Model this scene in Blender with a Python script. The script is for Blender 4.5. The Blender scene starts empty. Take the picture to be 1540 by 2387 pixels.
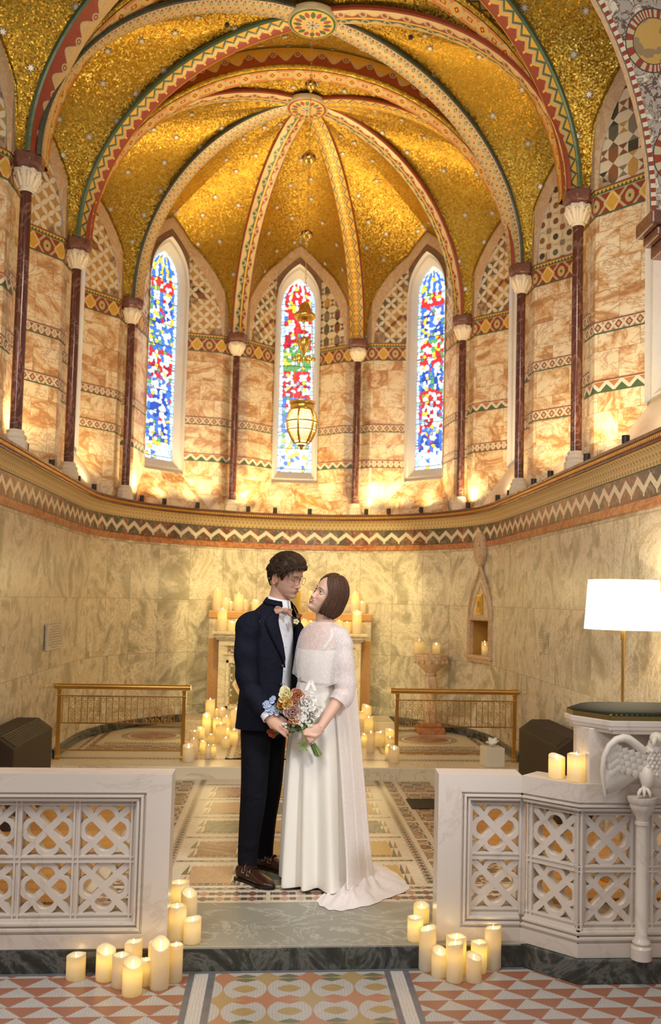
import bpy, bmesh, math, random
from math import sin, cos, pi, sqrt, radians, atan2, hypot, exp
from mathutils import Vector, Matrix, Euler, noise as mnoise
random.seed(7)
SC = bpy.context.scene
COL = SC.collection
V = Vector
# ------------------------------------------------------------------ camera model (eye 1.57 m above chancel floor)
F, CX, CY = 2100., 842., 1280.7
EYE = V((0, 0, 1.57))
def _rot():
    def m(a): return Matrix(a)
    y, p, r = radians(5.19), radians(3.27), radians(1.32)
    A = m(((cos(y), -sin(y), 0), (sin(y), cos(y), 0), (0, 0, 1)))
    B = m(((1, 0, 0), (0, cos(p), sin(p)), (0, -sin(p), cos(p))))
    D = m(((cos(r), 0, sin(r)), (0, 1, 0), (-sin(r), 0, cos(r))))
    return D @ B @ A
CR = _rot()
def at(px, py, Y):                                   # point of the place seen at a photo pixel, at depth Y
    d = CR.transposed() @ V(((px - CX) / F, 1, -(py - CY) / F))
    return EYE + d * (Y / d.y)
cam = bpy.data.cameras.new('camera'); co = bpy.data.objects.new('camera', cam); COL.objects.link(co)
co.location = EYE
inv = CR.transposed()
co.matrix_world = Matrix.Translation(EYE) @ Matrix((inv @ V((1, 0, 0)), inv @ V((0, 0, 1)), inv @ V((0, -1, 0)))).transposed().to_4x4()
cam.sensor_fit = 'VERTICAL'; cam.sensor_height = 36; cam.lens = F / 2387 * 36
cam.shift_x = (770 - CX) / 2387; cam.shift_y = (CY - 1193.5) / 2387
cam.dof.use_dof = True; cam.dof.focus_distance = 5.1; cam.dof.aperture_fstop = 2.4
cam.clip_start = .05
SC.camera = co
SC.view_settings.view_transform = 'Standard'; SC.view_settings.look = 'None'
SC.view_settings.gamma = 1; SC.view_settings.use_curve_mapping = False

# ------------------------------------------------------------------ mesh helpers
class MB:
    def __init__(s): s.v = []; s.f = []; s.uv = []; s.m = []
    def add(s, vs, fs, uvs=None, m=0):
        o = len(s.v); s.v += [tuple(v) for v in vs]
        for i, f in enumerate(fs):
            s.f.append([o + k for k in f]); s.m.append(m)
            s.uv.append(uvs[i] if uvs and not callable(uvs) else ([uvs(vs[k]) for k in f] if uvs else [(0, 0)] * len(f)))
        return s
    def grid(s, rows, uv=None, m=0, close=False, flip=False):     # rows of points
        n = len(rows[0]); vs = [p for r in rows for p in r]; fs = []; us = []
        for i in range(len(rows) - 1):
            for j in range(n if close else n - 1):
                k = (j + 1) % n
                q = [i * n + j, i * n + k, (i + 1) * n + k, (i + 1) * n + j]
                if uv:
                    jj = j + 1
                    u = [uv(i, j), uv(i, jj), uv(i + 1, jj), uv(i + 1, j)]
                else: u = [(0, 0)] * 4
                if flip: q.reverse(); u.reverse()
                fs.append(q); us.append(u)
        return s.add(vs, fs, us, m)
    def box(s, a, b, m=0, bev=0):
        x0, y0, z0 = a; x1, y1, z1 = b
        vs = [(x0, y0, z0), (x1, y0, z0), (x1, y1, z0), (x0, y1, z0), (x0, y0, z1), (x1, y0, z1), (x1, y1, z1), (x0, y1, z1)]
        fs = [(0, 3, 2, 1), (4, 5, 6, 7), (0, 1, 5, 4), (1, 2, 6, 5), (2, 3, 7, 6), (3, 0, 4, 7)]
        return s.add(vs, fs, lambda p: (p[0] + p[1], p[2]), m)
    def lathe(s, prof, c=(0, 0, 0), n=24, m=0, ang=0, sx=1, sy=1):  # prof [(r,z)]
        rows = [[(c[0] + sx * r * cos(ang + 2 * pi * j / n), c[1] + sy * r * sin(ang + 2 * pi * j / n), c[2] + z) for j in range(n)] for r, z in prof]
        s.grid(rows, lambda i, j: (j / n, prof[min(i, len(prof) - 1)][1]), m, close=True)
        return s
    def cap(s, ring, m=0, flip=False):
        idx = list(range(len(ring)))
        if flip: idx.reverse()
        return s.add(ring, [idx], lambda p: (p[0], p[1]), m)
    def tube(s, pts, r, n=8, m=0, caps=True, closed=False):
        pts = [V(p) for p in pts]; N = len(pts); rows = []
        up = None
        for i in range(N):
            a = pts[(i - 1) % N if closed else max(i - 1, 0)]; b = pts[(i + 1) % N if closed else min(i + 1, N - 1)]
            t = (b - a).normalized() if (b - a).length > 1e-9 else V((0, 0, 1))
            if up is None:
                up = V((0, 0, 1)) if abs(t.z) < .9 else V((1, 0, 0))
            sd = t.cross(up)
            if sd.length < 1e-6: sd = t.cross(V((1, 0, 0)))
            sd.normalize(); up = sd.cross(t)
            rr = r[i] if isinstance(r, (list, tuple)) else r
            ra, rb = rr if isinstance(rr, (list, tuple)) else (rr, rr)
            rows.append([pts[i] + sd * (ra * cos(2 * pi * k / n)) + up * (rb * sin(2 * pi * k / n)) for k in range(n)])
        if closed: rows.append(rows[0])
        s.grid(rows, lambda i, j: (i / max(N - 1, 1), j / n), m, close=True, flip=True)
        if caps and not closed:
            s.cap(rows[0], m, False); s.cap(rows[-1], m, True)
        return s
    def ball(s, c, r, n=16, k=10, m=0, rot=None):
        if not isinstance(r, (list, tuple)): r = (r, r, r)
        rows = []
        for i in range(k + 1):
            a = -pi / 2 + pi * i / k
            row = []
            for j in range(n):
                p = V((r[0] * cos(a) * cos(2 * pi * j / n), r[1] * cos(a) * sin(2 * pi * j / n), r[2] * sin(a)))
                if rot: p = rot @ p
                row.append(p + V(c))
            rows.append(row)
        return s.grid(rows, lambda i, j: (j / n, i / k), m, close=True)
    def prism(s, poly, h0, h1, fr, m=0):                    # poly 2-D -> fr(x,y,h)
        n = len(poly); a = [fr(x, y, h0) for x, y in poly]; b = [fr(x, y, h1) for x, y in poly]
        s.add(a + b, [list(range(n))[::-1], [n + i for i in range(n)]] + [[i, (i + 1) % n, n + (i + 1) % n, n + i] for i in range(n)],
              [[(poly[i][0], poly[i][1]) for i in range(n)][::-1], list(poly)] + [[(poly[i][0], poly[i][1]), (poly[(i + 1) % n][0], poly[(i + 1) % n][1]), (poly[(i + 1) % n][0], poly[(i + 1) % n][1] + .01), (poly[i][0], poly[i][1] + .01)] for i in range(n)], m)
        return s
    def build(s, name, mats=None, parent=None, smooth=False, loc=None, kind=None, weld=False, autosmooth=None, bevel=0, subsurf=0, solid=0):
        me = bpy.data.meshes.new(name); me.from_pydata(s.v, [], s.f)
        uvl = me.uv_layers.new(name='UVMap')
        li = 0; flat = []
        for u in s.uv:
            for q in u: flat += [q[0], q[1]]
        uvl.data.foreach_set('uv', flat)
        me.polygons.foreach_set('material_index', s.m)
        if mats is not None:
            for x in (mats if isinstance(mats, (list, tuple)) else [mats]): me.materials.append(x)
        if smooth: me.polygons.foreach_set('use_smooth', [True] * len(me.polygons))
        me.update()
        if weld or autosmooth:
            bm = bmesh.new(); bm.from_mesh(me)
            if weld: bmesh.ops.remove_doubles(bm, verts=bm.verts, dist=1e-4)
            if autosmooth:
                for e in bm.edges:
                    if len(e.link_faces) == 2 and e.calc_face_angle(0) > radians(autosmooth): e.smooth = False
                for f in bm.faces: f.smooth = True
            bm.to_mesh(me); bm.free()
        o = bpy.data.objects.new(name, me); COL.objects.link(o)
        if parent: o.parent = parent
        if loc: o.location = loc
        if bevel:
            b = o.modifiers.new('b', 'BEVEL'); b.width = bevel; b.segments = 2; b.limit_method = 'ANGLE'; b.angle_limit = radians(40)
        if solid:
            b = o.modifiers.new('t', 'SOLIDIFY'); b.thickness = solid; b.offset = 0
        if subsurf:
            b = o.modifiers.new('s', 'SUBSURF'); b.levels = subsurf; b.render_levels = subsurf
        if kind: o['kind'] = kind
        return o
def tag(o, label=None, cat=None, group=None, kind=None):
    if label: o['label'] = label
    if cat: o['category'] = cat
    if group: o['group'] = group
    if kind: o['kind'] = kind
    return o
def thing(name, label, cat, loc=(0, 0, 0), rz=0, group=None):
    o = bpy.data.objects.new(name, None); COL.objects.link(o); o.location = loc; o.rotation_euler = (0, 0, rz)
    o.empty_display_size = .1
    return tag(o, label, cat, group)
def dup(root, loc, rz=0, label=None, scale=None, group=None):
    r = root.copy(); COL.objects.link(r); r.location = loc; r.rotation_euler = (0, 0, rz)
    if scale: r.scale = scale
    if label: r['label'] = label
    if group: r['group'] = group
    for ch in list(root.children):
        c = ch.copy(); COL.objects.link(c); c.parent = r
        for g in ch.children:
            d = g.copy(); COL.objects.link(d); d.parent = c
    return r
def lerp(a, b, t): return a + (b - a) * t
def interp(x, xs, ys):
    if x <= xs[0]: return ys[0]
    for i in range(len(xs) - 1):
        if x <= xs[i + 1]:
            return lerp(ys[i], ys[i + 1], (x - xs[i]) / (xs[i + 1] - xs[i]))
    return ys[-1]

# ------------------------------------------------------------------ node maths
class E:
    def __init__(s, b, k): s.b = b; s.k = k
    def _m(s, op, *a): return s.b.math(op, s, *a)
    def __add__(s, o): return s._m('ADD', o)
    __radd__ = __add__
    def __sub__(s, o): return s._m('SUBTRACT', o)
    def __rsub__(s, o): return s.b.math('SUBTRACT', o, s)
    def __mul__(s, o): return s._m('MULTIPLY', o)
    __rmul__ = __mul__
    def __truediv__(s, o): return s._m('DIVIDE', o)
    def __lt__(s, o): return s._m('LESS_THAN', o)
    def __gt__(s, o): return s._m('GREATER_THAN', o)
    def fr(s): return s._m('FRACT')
    def ab(s): return s._m('ABSOLUTE')
    def fl(s): return s._m('FLOOR')
    def sn(s): return s._m('SINE')
    def sq(s): return s._m('SQRT')
    def mod2(s): return (s * .5).fr() * 2
class B:
    def __init__(s, name):
        s.mat = bpy.data.materials.new(name); s.mat.use_nodes = True; s.t = s.mat.node_tree; s.n = s.t.nodes; s.l = s.t.links
        s.n.clear(); s.out = s.n.new('ShaderNodeOutputMaterial'); s.p = s.n.new('ShaderNodeBsdfPrincipled')
        s.l.new(s.p.outputs[0], s.out.inputs[0]); s._tc = None
    def put(s, x, sock):
        if isinstance(x, E): s.l.new(x.k, sock)
        elif hasattr(x, 'is_output'): s.l.new(x, sock)
        elif isinstance(x, (tuple, list)):
            sock.default_value = tuple(x) + ((1,) if len(x) == 3 and len(sock.default_value) == 4 else ())
        else: sock.default_value = x
    def math(s, op, *a):
        n = s.n.new('ShaderNodeMath'); n.operation = op
        for i, x in enumerate(a): s.put(x, n.inputs[i])
        return E(s, n.outputs[0])
    def mx(s, a, b): return s.math('MAXIMUM', a, b)
    def mn(s, a, b): return s.math('MINIMUM', a, b)
    def tc(s):
        if not s._tc: s._tc = s.n.new('ShaderNodeTexCoord')
        return s._tc
    def obj(s): return s.tc().outputs['Object']
    def uv(s):
        n = s.n.new('ShaderNodeSeparateXYZ'); s.l.new(s.tc().outputs['UV'], n.inputs[0]); return E(s, n.outputs[0]), E(s, n.outputs[1])
    def xyz(s, v=None):
        n = s.n.new('ShaderNodeSeparateXYZ'); s.l.new(v or s.obj(), n.inputs[0]); return [E(s, n.outputs[i]) for i in range(3)]
    def comb(s, x, y, z=0):
        n = s.n.new('ShaderNodeCombineXYZ')
        for i, q in enumerate((x, y, z)): s.put(q, n.inputs[i])
        return n.outputs[0]
    def vm(s, op, *a):
        n = s.n.new('ShaderNodeVectorMath'); n.operation = op
        for i, x in enumerate(a):
            if op == 'SCALE' and i == 1: s.put(x, n.inputs[3])
            else: s.put(x, n.inputs[i])
        return n.outputs[1] if op in ('DOT_PRODUCT', 'LENGTH') else n.outputs[0]
    def noise(s, vec=None, scale=5, detail=4, rough=.5, dist=0, w=None):
        n = s.n.new('ShaderNodeTexNoise')
        if w is not None: n.noise_dimensions = '4D'; s.put(w, n.inputs['W'])
        s.l.new(vec or s.obj(), n.inputs['Vector']); n.inputs['Scale'].default_value = scale; n.inputs['Detail'].default_value = detail
        n.inputs['Roughness'].default_value = rough; n.inputs['Distortion'].default_value = dist
        return E(s, n.outputs[0])
    def vor(s, vec=None, scale=5, feat='F1', dim='3D', rand=1):
        n = s.n.new('ShaderNodeTexVoronoi'); n.feature = feat; n.voronoi_dimensions = dim; s.l.new(vec or s.obj(), n.inputs['Vector'])
        n.inputs['Scale'].default_value = scale; n.inputs['Randomness'].default_value = rand
        return n
    def white(s, vec):
        n = s.n.new('ShaderNodeTexWhiteNoise'); n.noise_dimensions = '3D'; s.l.new(vec, n.inputs['Vector']); return E(s, n.outputs['Value'])
    def mix(s, f, a, b):
        n = s.n.new('ShaderNodeMix'); n.data_type = 'RGBA'; n.clamp_factor = True
        s.put(f, n.inputs[0]); s.put(a, n.inputs[6]); s.put(b, n.inputs[7]); return n.outputs[2]
    def ramp(s, f, st, interp='LINEAR'):
        n = s.n.new('ShaderNodeValToRGB'); s.put(f, n.inputs[0]); r = n.color_ramp; r.interpolation = interp
        while len(r.elements) > 1: r.elements.remove(r.elements[-1])
        for i, (p, c) in enumerate(st):
            e = r.elements[0] if i == 0 else r.elements.new(p)
            e.position = p; e.color = tuple(c) + ((1,) if len(c) == 3 else ())
        return n.outputs[0]
    def attr(s, name):
        n = s.n.new('ShaderNodeAttribute'); n.attribute_name = name; return n.outputs['Color']
    def bump(s, h, st=.5, dist=.01):
        n = s.n.new('ShaderNodeBump'); s.put(h, n.inputs['Height']); n.inputs['Strength'].default_value = st; n.inputs['Distance'].default_value = dist
        s.l.new(n.outputs[0], s.p.inputs['Normal']); return n
    def fin(s, col=None, rough=None, metal=None, **k):
        P = s.p.inputs
        if col is not None: s.put(col, P['Base Color'])
        if rough is not None: s.put(rough, P['Roughness'])
        if metal is not None: s.put(metal, P['Metallic'])
        for q, x in k.items(): s.put(x, P[q.replace('_', ' ')])
        return s.mat
def simple(name, col, rough=.5, metal=0, bump=0, bscale=60, var=0, **k):
    b = B(name); c = col
    if var:
        n = b.noise(scale=bscale * .3, detail=3); c = b.mix(n, tuple(x * (1 - var) for x in col), tuple(min(1, x * (1 + var)) for x in col))
    if bump: b.bump(b.noise(scale=bscale, detail=4), bump, .002)
    return b.fin(c, rough, metal, **k)
CREAM = (.53, .44, .27); GOLD = (.78, .44, .045); RED = (.30, .045, .02); GREEN = (.06, .13, .07); DKG = (.035, .06, .045); WHT = (.82, .76, .64)
BLUE = (.2, .22, .3); BROWN = (.25, .1, .06)

def tess(b, vec, scale, dim='3D', rand=1):                       # mosaic cubes: random id, edge distance, tilted faces
    v = b.vor(vec, scale, 'F1', dim, rand)
    sc = b.vm('SCALE', vec, float(scale))
    pos = v.outputs['Position']
    ps = b.vm('SCALE', pos, float(scale)) if False else pos
    return v
def gold_mat(name='gold_mosaic', scale=88, tilt=.42):
    b = B(name); o = b.obj(); v = b.vor(o, scale, 'F1', '3D', .7)
    d = b.vm('SUBTRACT', o, v.outputs['Position'])
    rnd = b.vm('SUBTRACT', v.outputs['Color'], (.5, .5, .5))
    h = E(b, b.vm('DOT_PRODUCT', d, rnd))
    b.bump(h, tilt, 1.0)
    id = E(b, b.xyz(v.outputs['Color'])[0].k)
    col = b.ramp(id, [(0, (.54, .27, .02)), (.35, (.82, .47, .033)), (.75, (.95, .62, .065)), (1, (1., .80, .20))])
    e = E(b, v.outputs['Distance'])
    col = b.mix(b.math('MULTIPLY', e * 1.0 > .0135 * 55 / scale, .55), col, (.10, .045, .01))
    return b.fin(col, b.xyz(v.outputs['Color'])[1] * .2 + .28, .85)

def joints(b, u, v, w, h, off=.5, jw=.004, jit=0):                 # running-bond slab ids and joint mask
    r = (v / h).fl(); uu = u / w + (r.mod2() * off if off else 0)
    c = uu.fl(); fu = uu.fr(); fv = (v / h).fr()
    idv = b.comb(c, r, 3.3)
    eu = b.mn(fu, 1 - fu) * w; ev = b.mn(fv, 1 - fv) * h
    return b.white(idv), b.mn(eu, ev) < jw, idv
def marble_upper():
    b = B('veined_cream_marble'); u, v = b.uv(); rid, jm, idv = joints(b, u, v, .36, .235, .5, .0022)
    p = b.vm('ADD', b.vm('MULTIPLY', b.obj(), (1, 1, 1.5)), b.vm('SCALE', b.comb(rid * 7, rid * 13, rid * 5), 1.))
    n1 = b.noise(p, 1.5, 7, .62, 1.8); n2 = b.noise(p, 2.6, 8, .66, 2.6)
    vein = (n2 - .5).ab()
    col = b.ramp(n1, [(0, (.90, .80, .60)), (.47, (.88, .76, .54)), (.535, (.74, .50, .26)), (.59, (.46, .21, .08)), (.65, (.80, .62, .38)), (1, (.86, .73, .52))])
    col = b.mix(b.math('MULTIPLY', b.ramp(vein, [(0, (1, 1, 1)), (.014, (.5, .5, .5)), (.035, (0, 0, 0))]), .75), col, (.40, .17, .06))
    col = b.mix(rid * .16, col, (.76, .58, .36)); col = b.mix(jm * .65, col, (.28, .18, .1))
    return b.fin(col, .28)
def marble_lower():
    b = B('swirled_green_cream_marble'); u, v = b.uv(); rid, jm, idv = joints(b, u, v - .3, .43, .62, 0, .003)
    sc = b.vm('ADD', b.vm('MULTIPLY', b.obj(), (1, 1, .85)), b.comb(rid * 9, rid * 4, rid * 17))
    warp = b.noise(sc, 1.3, 5, .55, 1.2)
    sw = ((warp * 16).sn() * .5 + .5)
    fine = b.noise(sc, 1.7, 9, .62, 2.6)
    col = b.ramp(fine, [(0, (.30, .26, .17)), (.38, (.38, .35, .24)), (.45, (.58, .53, .39)), (.50, (.80, .74, .57)), (.56, (.84, .77, .60)), (.61, (.60, .52, .34)), (.68, (.74, .66, .48)), (1, (.45, .40, .3))])
    f2 = b.noise(sc, 2.1, 6, .6, 3.5)
    line = b.ramp((((f2 * 11).fr() - .5).ab()), [(0, (1, 1, 1)), (.07, (.7, .7, .7)), (.17, (0, 0, 0))])
    col = b.mix(E(b, line) * .62, col, (.24, .20, .12))
    col = b.mix(sw * .22, col, (.60, .50, .34)); col = b.mix(rid * .16, col, (.50, .46, .36)); col = b.mix(jm * .6, col, (.22, .19, .13))
    return b.fin(col, b.noise(scale=8) * .12 + .2)
def marble(name, base, vein, scale=2., amt=.6, rough=.25, dist=2.5, w=.05, base2=None):
    b = B(name); n = b.noise(scale=scale, detail=9, rough=.66, dist=dist); m = b.noise(scale=scale * .7, detail=4)
    col = b.mix(m, base, base2 or tuple(x * .82 for x in base))
    k = b.ramp((n - .5).ab(), [(0, (1, 1, 1)), (w, (.25,) * 3), (w * 2.2, (0, 0, 0))])
    col = b.mix(E(b, k) * amt, col, vein)
    b.bump(n, .06, .004)
    return b.fin(col, rough)

# ---- mosaic band patterns on uv (u metres along, v 0..1 across)
def pat(name, fn, rough=.34, metal=.0, grain=90):
    b = B(name); u, v = b.uv(); col = fn(b, u, v)
    vo = b.vor(b.comb(u, v * .2), grain, 'F1', '2D'); id = b.xyz(vo.outputs['Color'])[0]
    col = b.mix(id * .22, col, (.25, .16, .06))
    b.bump(id, .25, .002)
    return b.fin(col, rough, metal)
def tri(u, p): return ((u / p).fr() - .5).ab() * 2
def zig(b, u, v):                                       # green and red zigzags with gold hearts
    t = tri(u, .11) * .26; y = v + t
    c = b.mix(y > .30, GOLD, GREEN); c = b.mix(y > .42, c, CREAM); c = b.mix(y > .50, c, GOLD); c = b.mix(y > .58, c, CREAM)
    c = b.mix(y > .64, c, RED)
    cx = ((u / .11).fr() - .5).ab() * .11; r = (cx * cx * 90 + (v - .66) * (v - .66) * 1.4).sq()
    c = b.mix(b.math('MULTIPLY', r < .09, y > .6), c, (.85, .5, .07))
    c = b.mix(v < .07, c, GREEN); c = b.mix(v > .93, c, GOLD)
    return c
def zigsym(b, u, v):
    w = (v - .5).ab() * 2; t = tri(u, .13); y = w - t * .5
    c = b.mix(y > -.08, GOLD, RED); c = b.mix(y > .02, c, GOLD); c = b.mix(y > .14, c, CREAM); c = b.mix(y > .24, c, GREEN); c = b.mix(y > .40, c, GOLD)
    t2 = (((u / .13).fr() - .5).ab() * .26 + w * .12)
    c = b.mix(t2 < .05, c, (.9, .58, .1))
    c = b.mix(w > .9, c, RED)
    return c
def diam(b, u, v):
    a = (u / .075 + v * 2).fr(); d = (u / .075 - v * 2).fr()
    ea = b.mn(a, 1 - a); ed = b.mn(d, 1 - d); e = b.mn(ea, ed)
    row = (v * 4).fr(); ids = ((u / .075 + v * 2).fl() + (u / .075 - v * 2).fl()).mod2()
    c = b.mix(ids > .5, (.70, .44, .12), CREAM)
    c = b.mix(b.math('MULTIPLY', e > .28, ids > .5), c, GREEN)
    c = b.mix(b.math('MULTIPLY', e > .39, ids > .5), c, (.85, .6, .2))
    c = b.mix(b.math('MULTIPLY', e > .36, ids < .5), c, RED)
    c = b.mix(e < .13, c, CREAM)
    w = (v - .5).ab() * 2
    c = b.mix(b.math('MULTIPLY', w > .66, e > .16), c, RED)
    c = b.mix(w > .84, c, CREAM); c = b.mix(w > .93, c, DKG)
    return c
def scroll(b, u, v, ground=(.66, .46, .2), lo=RED, hi=None, p=.22):
    ph = (u / p).fr(); s = (ph * 2 * pi).sn() * .22 + .52
    d = v - s
    c = b.mix(d > 0, lo, hi or ground)
    c = b.mix(d.ab() < .035, c, CREAM)
    for (cx, cy) in ((.25, .60), (.75, .42)):
        dx = (ph - cx) * p * 5; dy = v - cy; r = (dx * dx + dy * dy).sq()
        c = b.mix((r - .13).ab() < .028, c, CREAM); c = b.mix(r < .05, c, CREAM)
    c = b.mix(v < .05, c, GREEN); c = b.mix(v > .94, c, GREEN)
    return c
def scroll2(b, u, v):                                    # green wave over red wave, gold line between
    w = b.mx(v - .5, .5 - v) * 2; ph = (u / .2).fr()
    up = v > .5
    s = (ph * 2 * pi).sn() * .2 + .5
    c = b.mix(w > s, b.mix(up, RED, GREEN), (.68, .52, .26))
    c = b.mix((w - s).ab() < .06, c, CREAM)
    dx = (ph - .25) * .2 * 9; r = (dx * dx + (w - .45) * (w - .45)).sq()
    c = b.mix((r - .26).ab() < .07, c, CREAM)
    c = b.mix(w < .09, c, (.85, .55, .08)); c = b.mix(w > .9, c, RED)
    return c
def hexc(b, u, v):
    ph = (u / .26).fr(); dx = ((ph - .25).ab()) * .26 * 6; w = (v - .5).ab()
    hx = b.mx(dx * .9 + w * .6, w) if False else (dx + w * .7)
    d2 = ((ph - .75).ab()) * .26 * 6; h2 = b.mx(d2 * 1.1, w * 1.3)
    c = b.mix((w - .42).ab() < .04, GOLD, CREAM)
    c = b.mix((hx - .38).ab() < .075, c, CREAM); c = b.mix((h2 - .30).ab() < .06, c, CREAM)
    c = b.mix((hx - .12).ab() < .05, c, RED); c = b.mix(b.math('MULTIPLY', h2 < .18, h2 > .1), c, RED)
    c = b.mix(b.math('MULTIPLY', w > .12, b.math('MULTIPLY', hx > .5, h2 > .4)), c, (.55, .2, .05))
    return c
def bigband(b, u, v):                                    # red ground, interlaced cream/gold diamonds and roundels, chevron border above
    p = .30; ph = (u / p).fr() - .5; w = ((v - .38) * .9).ab()
    c = RED; dx = ph.ab() * p * 5
    dm = dx + w * 1.15
    c = b.mix(((ph.ab() * p * 5 - .75).ab() * 1.0 + w) < .28, c, (.75, .42, .06))
    c = b.mix((dm - .52).ab() < .07, c, CREAM); c = b.mix((((dx - .75).ab() + w) - .33).ab() < .06, c, (.85, .62, .2))
    r = (dx * dx + w * w).sq()
    c = b.mix(r < .2, c, CREAM); c = b.mix(r < .15, c, (.7, .5, .15)); c = b.mix(r < .06, c, GREEN)
    c = b.mix(v > .74, c, CREAM); c = b.mix(v > .77, c, GREEN)
    t = tri(u, .035)
    c = b.mix((t * .12 + .80) < v, c, (.85, .52, .06)); c = b.mix(v > .93, c, (.28, .1, .06)); c = b.mix(v < .06, c, GREEN)
    return c
def smallband(kind):
    def f(b, u, v):
        w = (v - .5).ab()
        if kind == 0:
            t = tri(u, .13); c = b.mix(v > (t * .6 + .2), GREEN, (.5, .22, .08)); c = b.mix((v - (t * .6 + .2)).ab() < .18, c, WHT)
        elif kind == 1:
            a = tri(u, .09); e = (a * .5 - w); c = b.mix(e.ab() < .09, (.62, .5, .3), WHT); c = b.mix(b.math('MULTIPLY', e > .16, e < .3), c, RED); c = b.mix(e < -.22, c, (.4, .15, .06))
        else:
            a = tri(u, .07); e = (a * .5 - w); c = b.mix(e > 0, (.35, .12, .06), WHT); c = b.mix(e > .2, c, (.6, .5, .3))
        c = b.mix(v < .12, c, GREEN); c = b.mix(v > .88, c, (.32, .1, .05)); c = b.mix(b.math('MULTIPLY', v > .84, v < .89), c, WHT)
        return c
    return f
STONES = [(0, (.03, .04, .035)), (.16, (.28, .11, .05)), (.34, (.10, .12, .09)), (.5, (.55, .32, .08)), (.66, (.24, .20, .17)), (.82, (.20, .07, .04)), (1, (.06, .07, .06))]
def petals(b, u, v):                                    # interlaced circles: cream petals round coloured diamonds
    p = .15; a = (u / p).fr() - .5; d = (v / p).fr() - .5
    col = None
    def r(ax, dy): return (ax * ax + dy * dy).sq()
    x, y = a.ab(), d.ab()
    k = r(.5 - x, .0 - y) < .5; k2 = r(x, .5 - y) < .5
    both = b.math('MULTIPLY', k, k2)
    id = b.white(b.comb((u / p).fl(), (v / p).fl(), 1)); id2 = b.white(b.comb((u / p + .5).fl(), (v / p + .5).fl(), 2))
    c = b.mix(id > .62, b.ramp(id2, STONES, 'CONSTANT'), (.56, .34, .12))
    c = b.mix(both, c, (.84, .78, .62))
    q = b.math('MULTIPLY', both, ((u / p).fl() + (v / p).fl()).mod2() > .5)
    c = b.mix(b.math('MULTIPLY', q, id2 > .62), c, b.ramp(id, STONES, 'CONSTANT'))
    dist = r(x, y)
    c = b.mix(dist < .07, c, (.8, .66, .5))
    return c
def discs(b, u, v):
    p = .15; a = ((u / p).fr() - .5).ab(); d = ((v / p).fr() - .5).ab()
    id = b.white(b.comb((u / p).fl(), (v / p).fl(), 5)); id2 = b.white(b.comb((u / p + .5).fl(), (v / p + .5).fl(), 7))
    r = (a * a + d * d).sq(); e = ((.5 - a) * (.5 - a) + (.5 - d) * (.5 - d)).sq()
    c = (.78, .69, .5)
    c = b.mix((r - .48).ab() < .02, c, (.5, .38, .22)); c = b.mix(r < .2, c, b.ramp(id, STONES, 'CONSTANT')); c = b.mix(e < .2, c, b.ramp(id2, STONES, 'CONSTANT'))
    return c
def checks(b, u, v):
    p = .085; cu = (u / p).fl(); cv = (v / p).fl(); a = (u / p).fr() - .5; d = (v / p).fr() - .5
    id = b.white(b.comb(cu, cv, 4)); par = (cu + cv).mod2() > .5
    st = b.ramp(id, STONES, 'CONSTANT')
    c = b.mix((cu.mod2() + cv.mod2()) > 1.5, (.80, .72, .54), st)
    hour = a.ab() < d.ab()
    c = b.mix(par, c, b.mix(hour, (.80, .72, .54), b.ramp(b.white(b.comb(cu, cv, 9)), STONES, 'CONSTANT')))
    return c
def stone_pat(name, fn):
    b = B(name); u, v = b.uv(); c = fn(b, u, v); n = b.noise(scale=30, detail=5)
    c = b.mix(n * .25, c, (.3, .2, .1)); return b.fin(c, .3)
M = {}
M['gold'] = gold_mat(); M['gold_fine'] = gold_mat('gold_mosaic_moulding', 90, .5)
M['zig'] = pat('zigzag_mosaic', zig, .35, .15); M['zigs'] = pat('double_zigzag_mosaic', zigsym, .35, .15); M['diam'] = pat('diamond_lattice_mosaic', diam, .35, .1)
M['scroll'] = pat('wave_scroll_mosaic', scroll, .35, .15); M['scroll2'] = pat('double_wave_mosaic', scroll2, .35, .1); M['hex'] = pat('hexagon_chain_mosaic', hexc, .35, .2)
M['scrollg'] = pat('gold_wave_mosaic', lambda b, u, v: scroll(b, u, v, (.76, .43, .06)), .35, .3)
M['bigband'] = pat('interlace_mosaic_band', bigband, .4, .1)
for i in range(3): M['band%d' % i] = pat('narrow_mosaic_band_%d' % i, smallband(i), .4)
M['petals'] = stone_pat('petal_inlay', petals); M['discs'] = stone_pat('disc_inlay', discs); M['checks'] = stone_pat('chequer_inlay', checks)
M['mup'] = marble_upper(); M['mlow'] = marble_lower()
M['white'] = marble('white_marble', (.70, .62, .55), (.46, .35, .27), 1.3, .42, .3, 1.2, .010, (.61, .52, .45))
M['frame'] = marble('window_stone', (.80, .76, .69), (.6, .55, .48), 2, .2, .5)
M['brownm'] = marble('brown_marble', (.27, .15, .09), (.5, .36, .25), 4, .3, .3)
M['shaft'] = marble('red_brown_marble', (.115, .034, .02), (.42, .24, .18), 2.2, .55, .14, 1.4, .012, (.085, .026, .016))
M['abacus'] = marble('dark_red_marble', (.15, .055, .04), (.3, .16, .12), 6, .3, .25)
M['border'] = marble('arch_marble', (.76, .58, .38), (.48, .26, .13), 5, .6, .3)
M['redstrip'] = marble('red_marble_strip', (.42, .13, .05), (.66, .36, .16), 6, .7, .25)
M['greenst'] = marble('green_grey_marble', (.37, .355, .29), (.66, .63, .54), 3.0, .55, .42, 2.0, .014, (.19, .185, .145))
M['dkgreen'] = marble('dark_green_marble', (.030, .033, .029), (.20, .20, .18), 3, .6, .22)
M['cap'] = simple('carved_stone', (.80, .70, .55), .55, 0, .3, 80)
M['brass'] = simple('brass', (.62, .36, .09), .27, 1, .05, 40)
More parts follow.
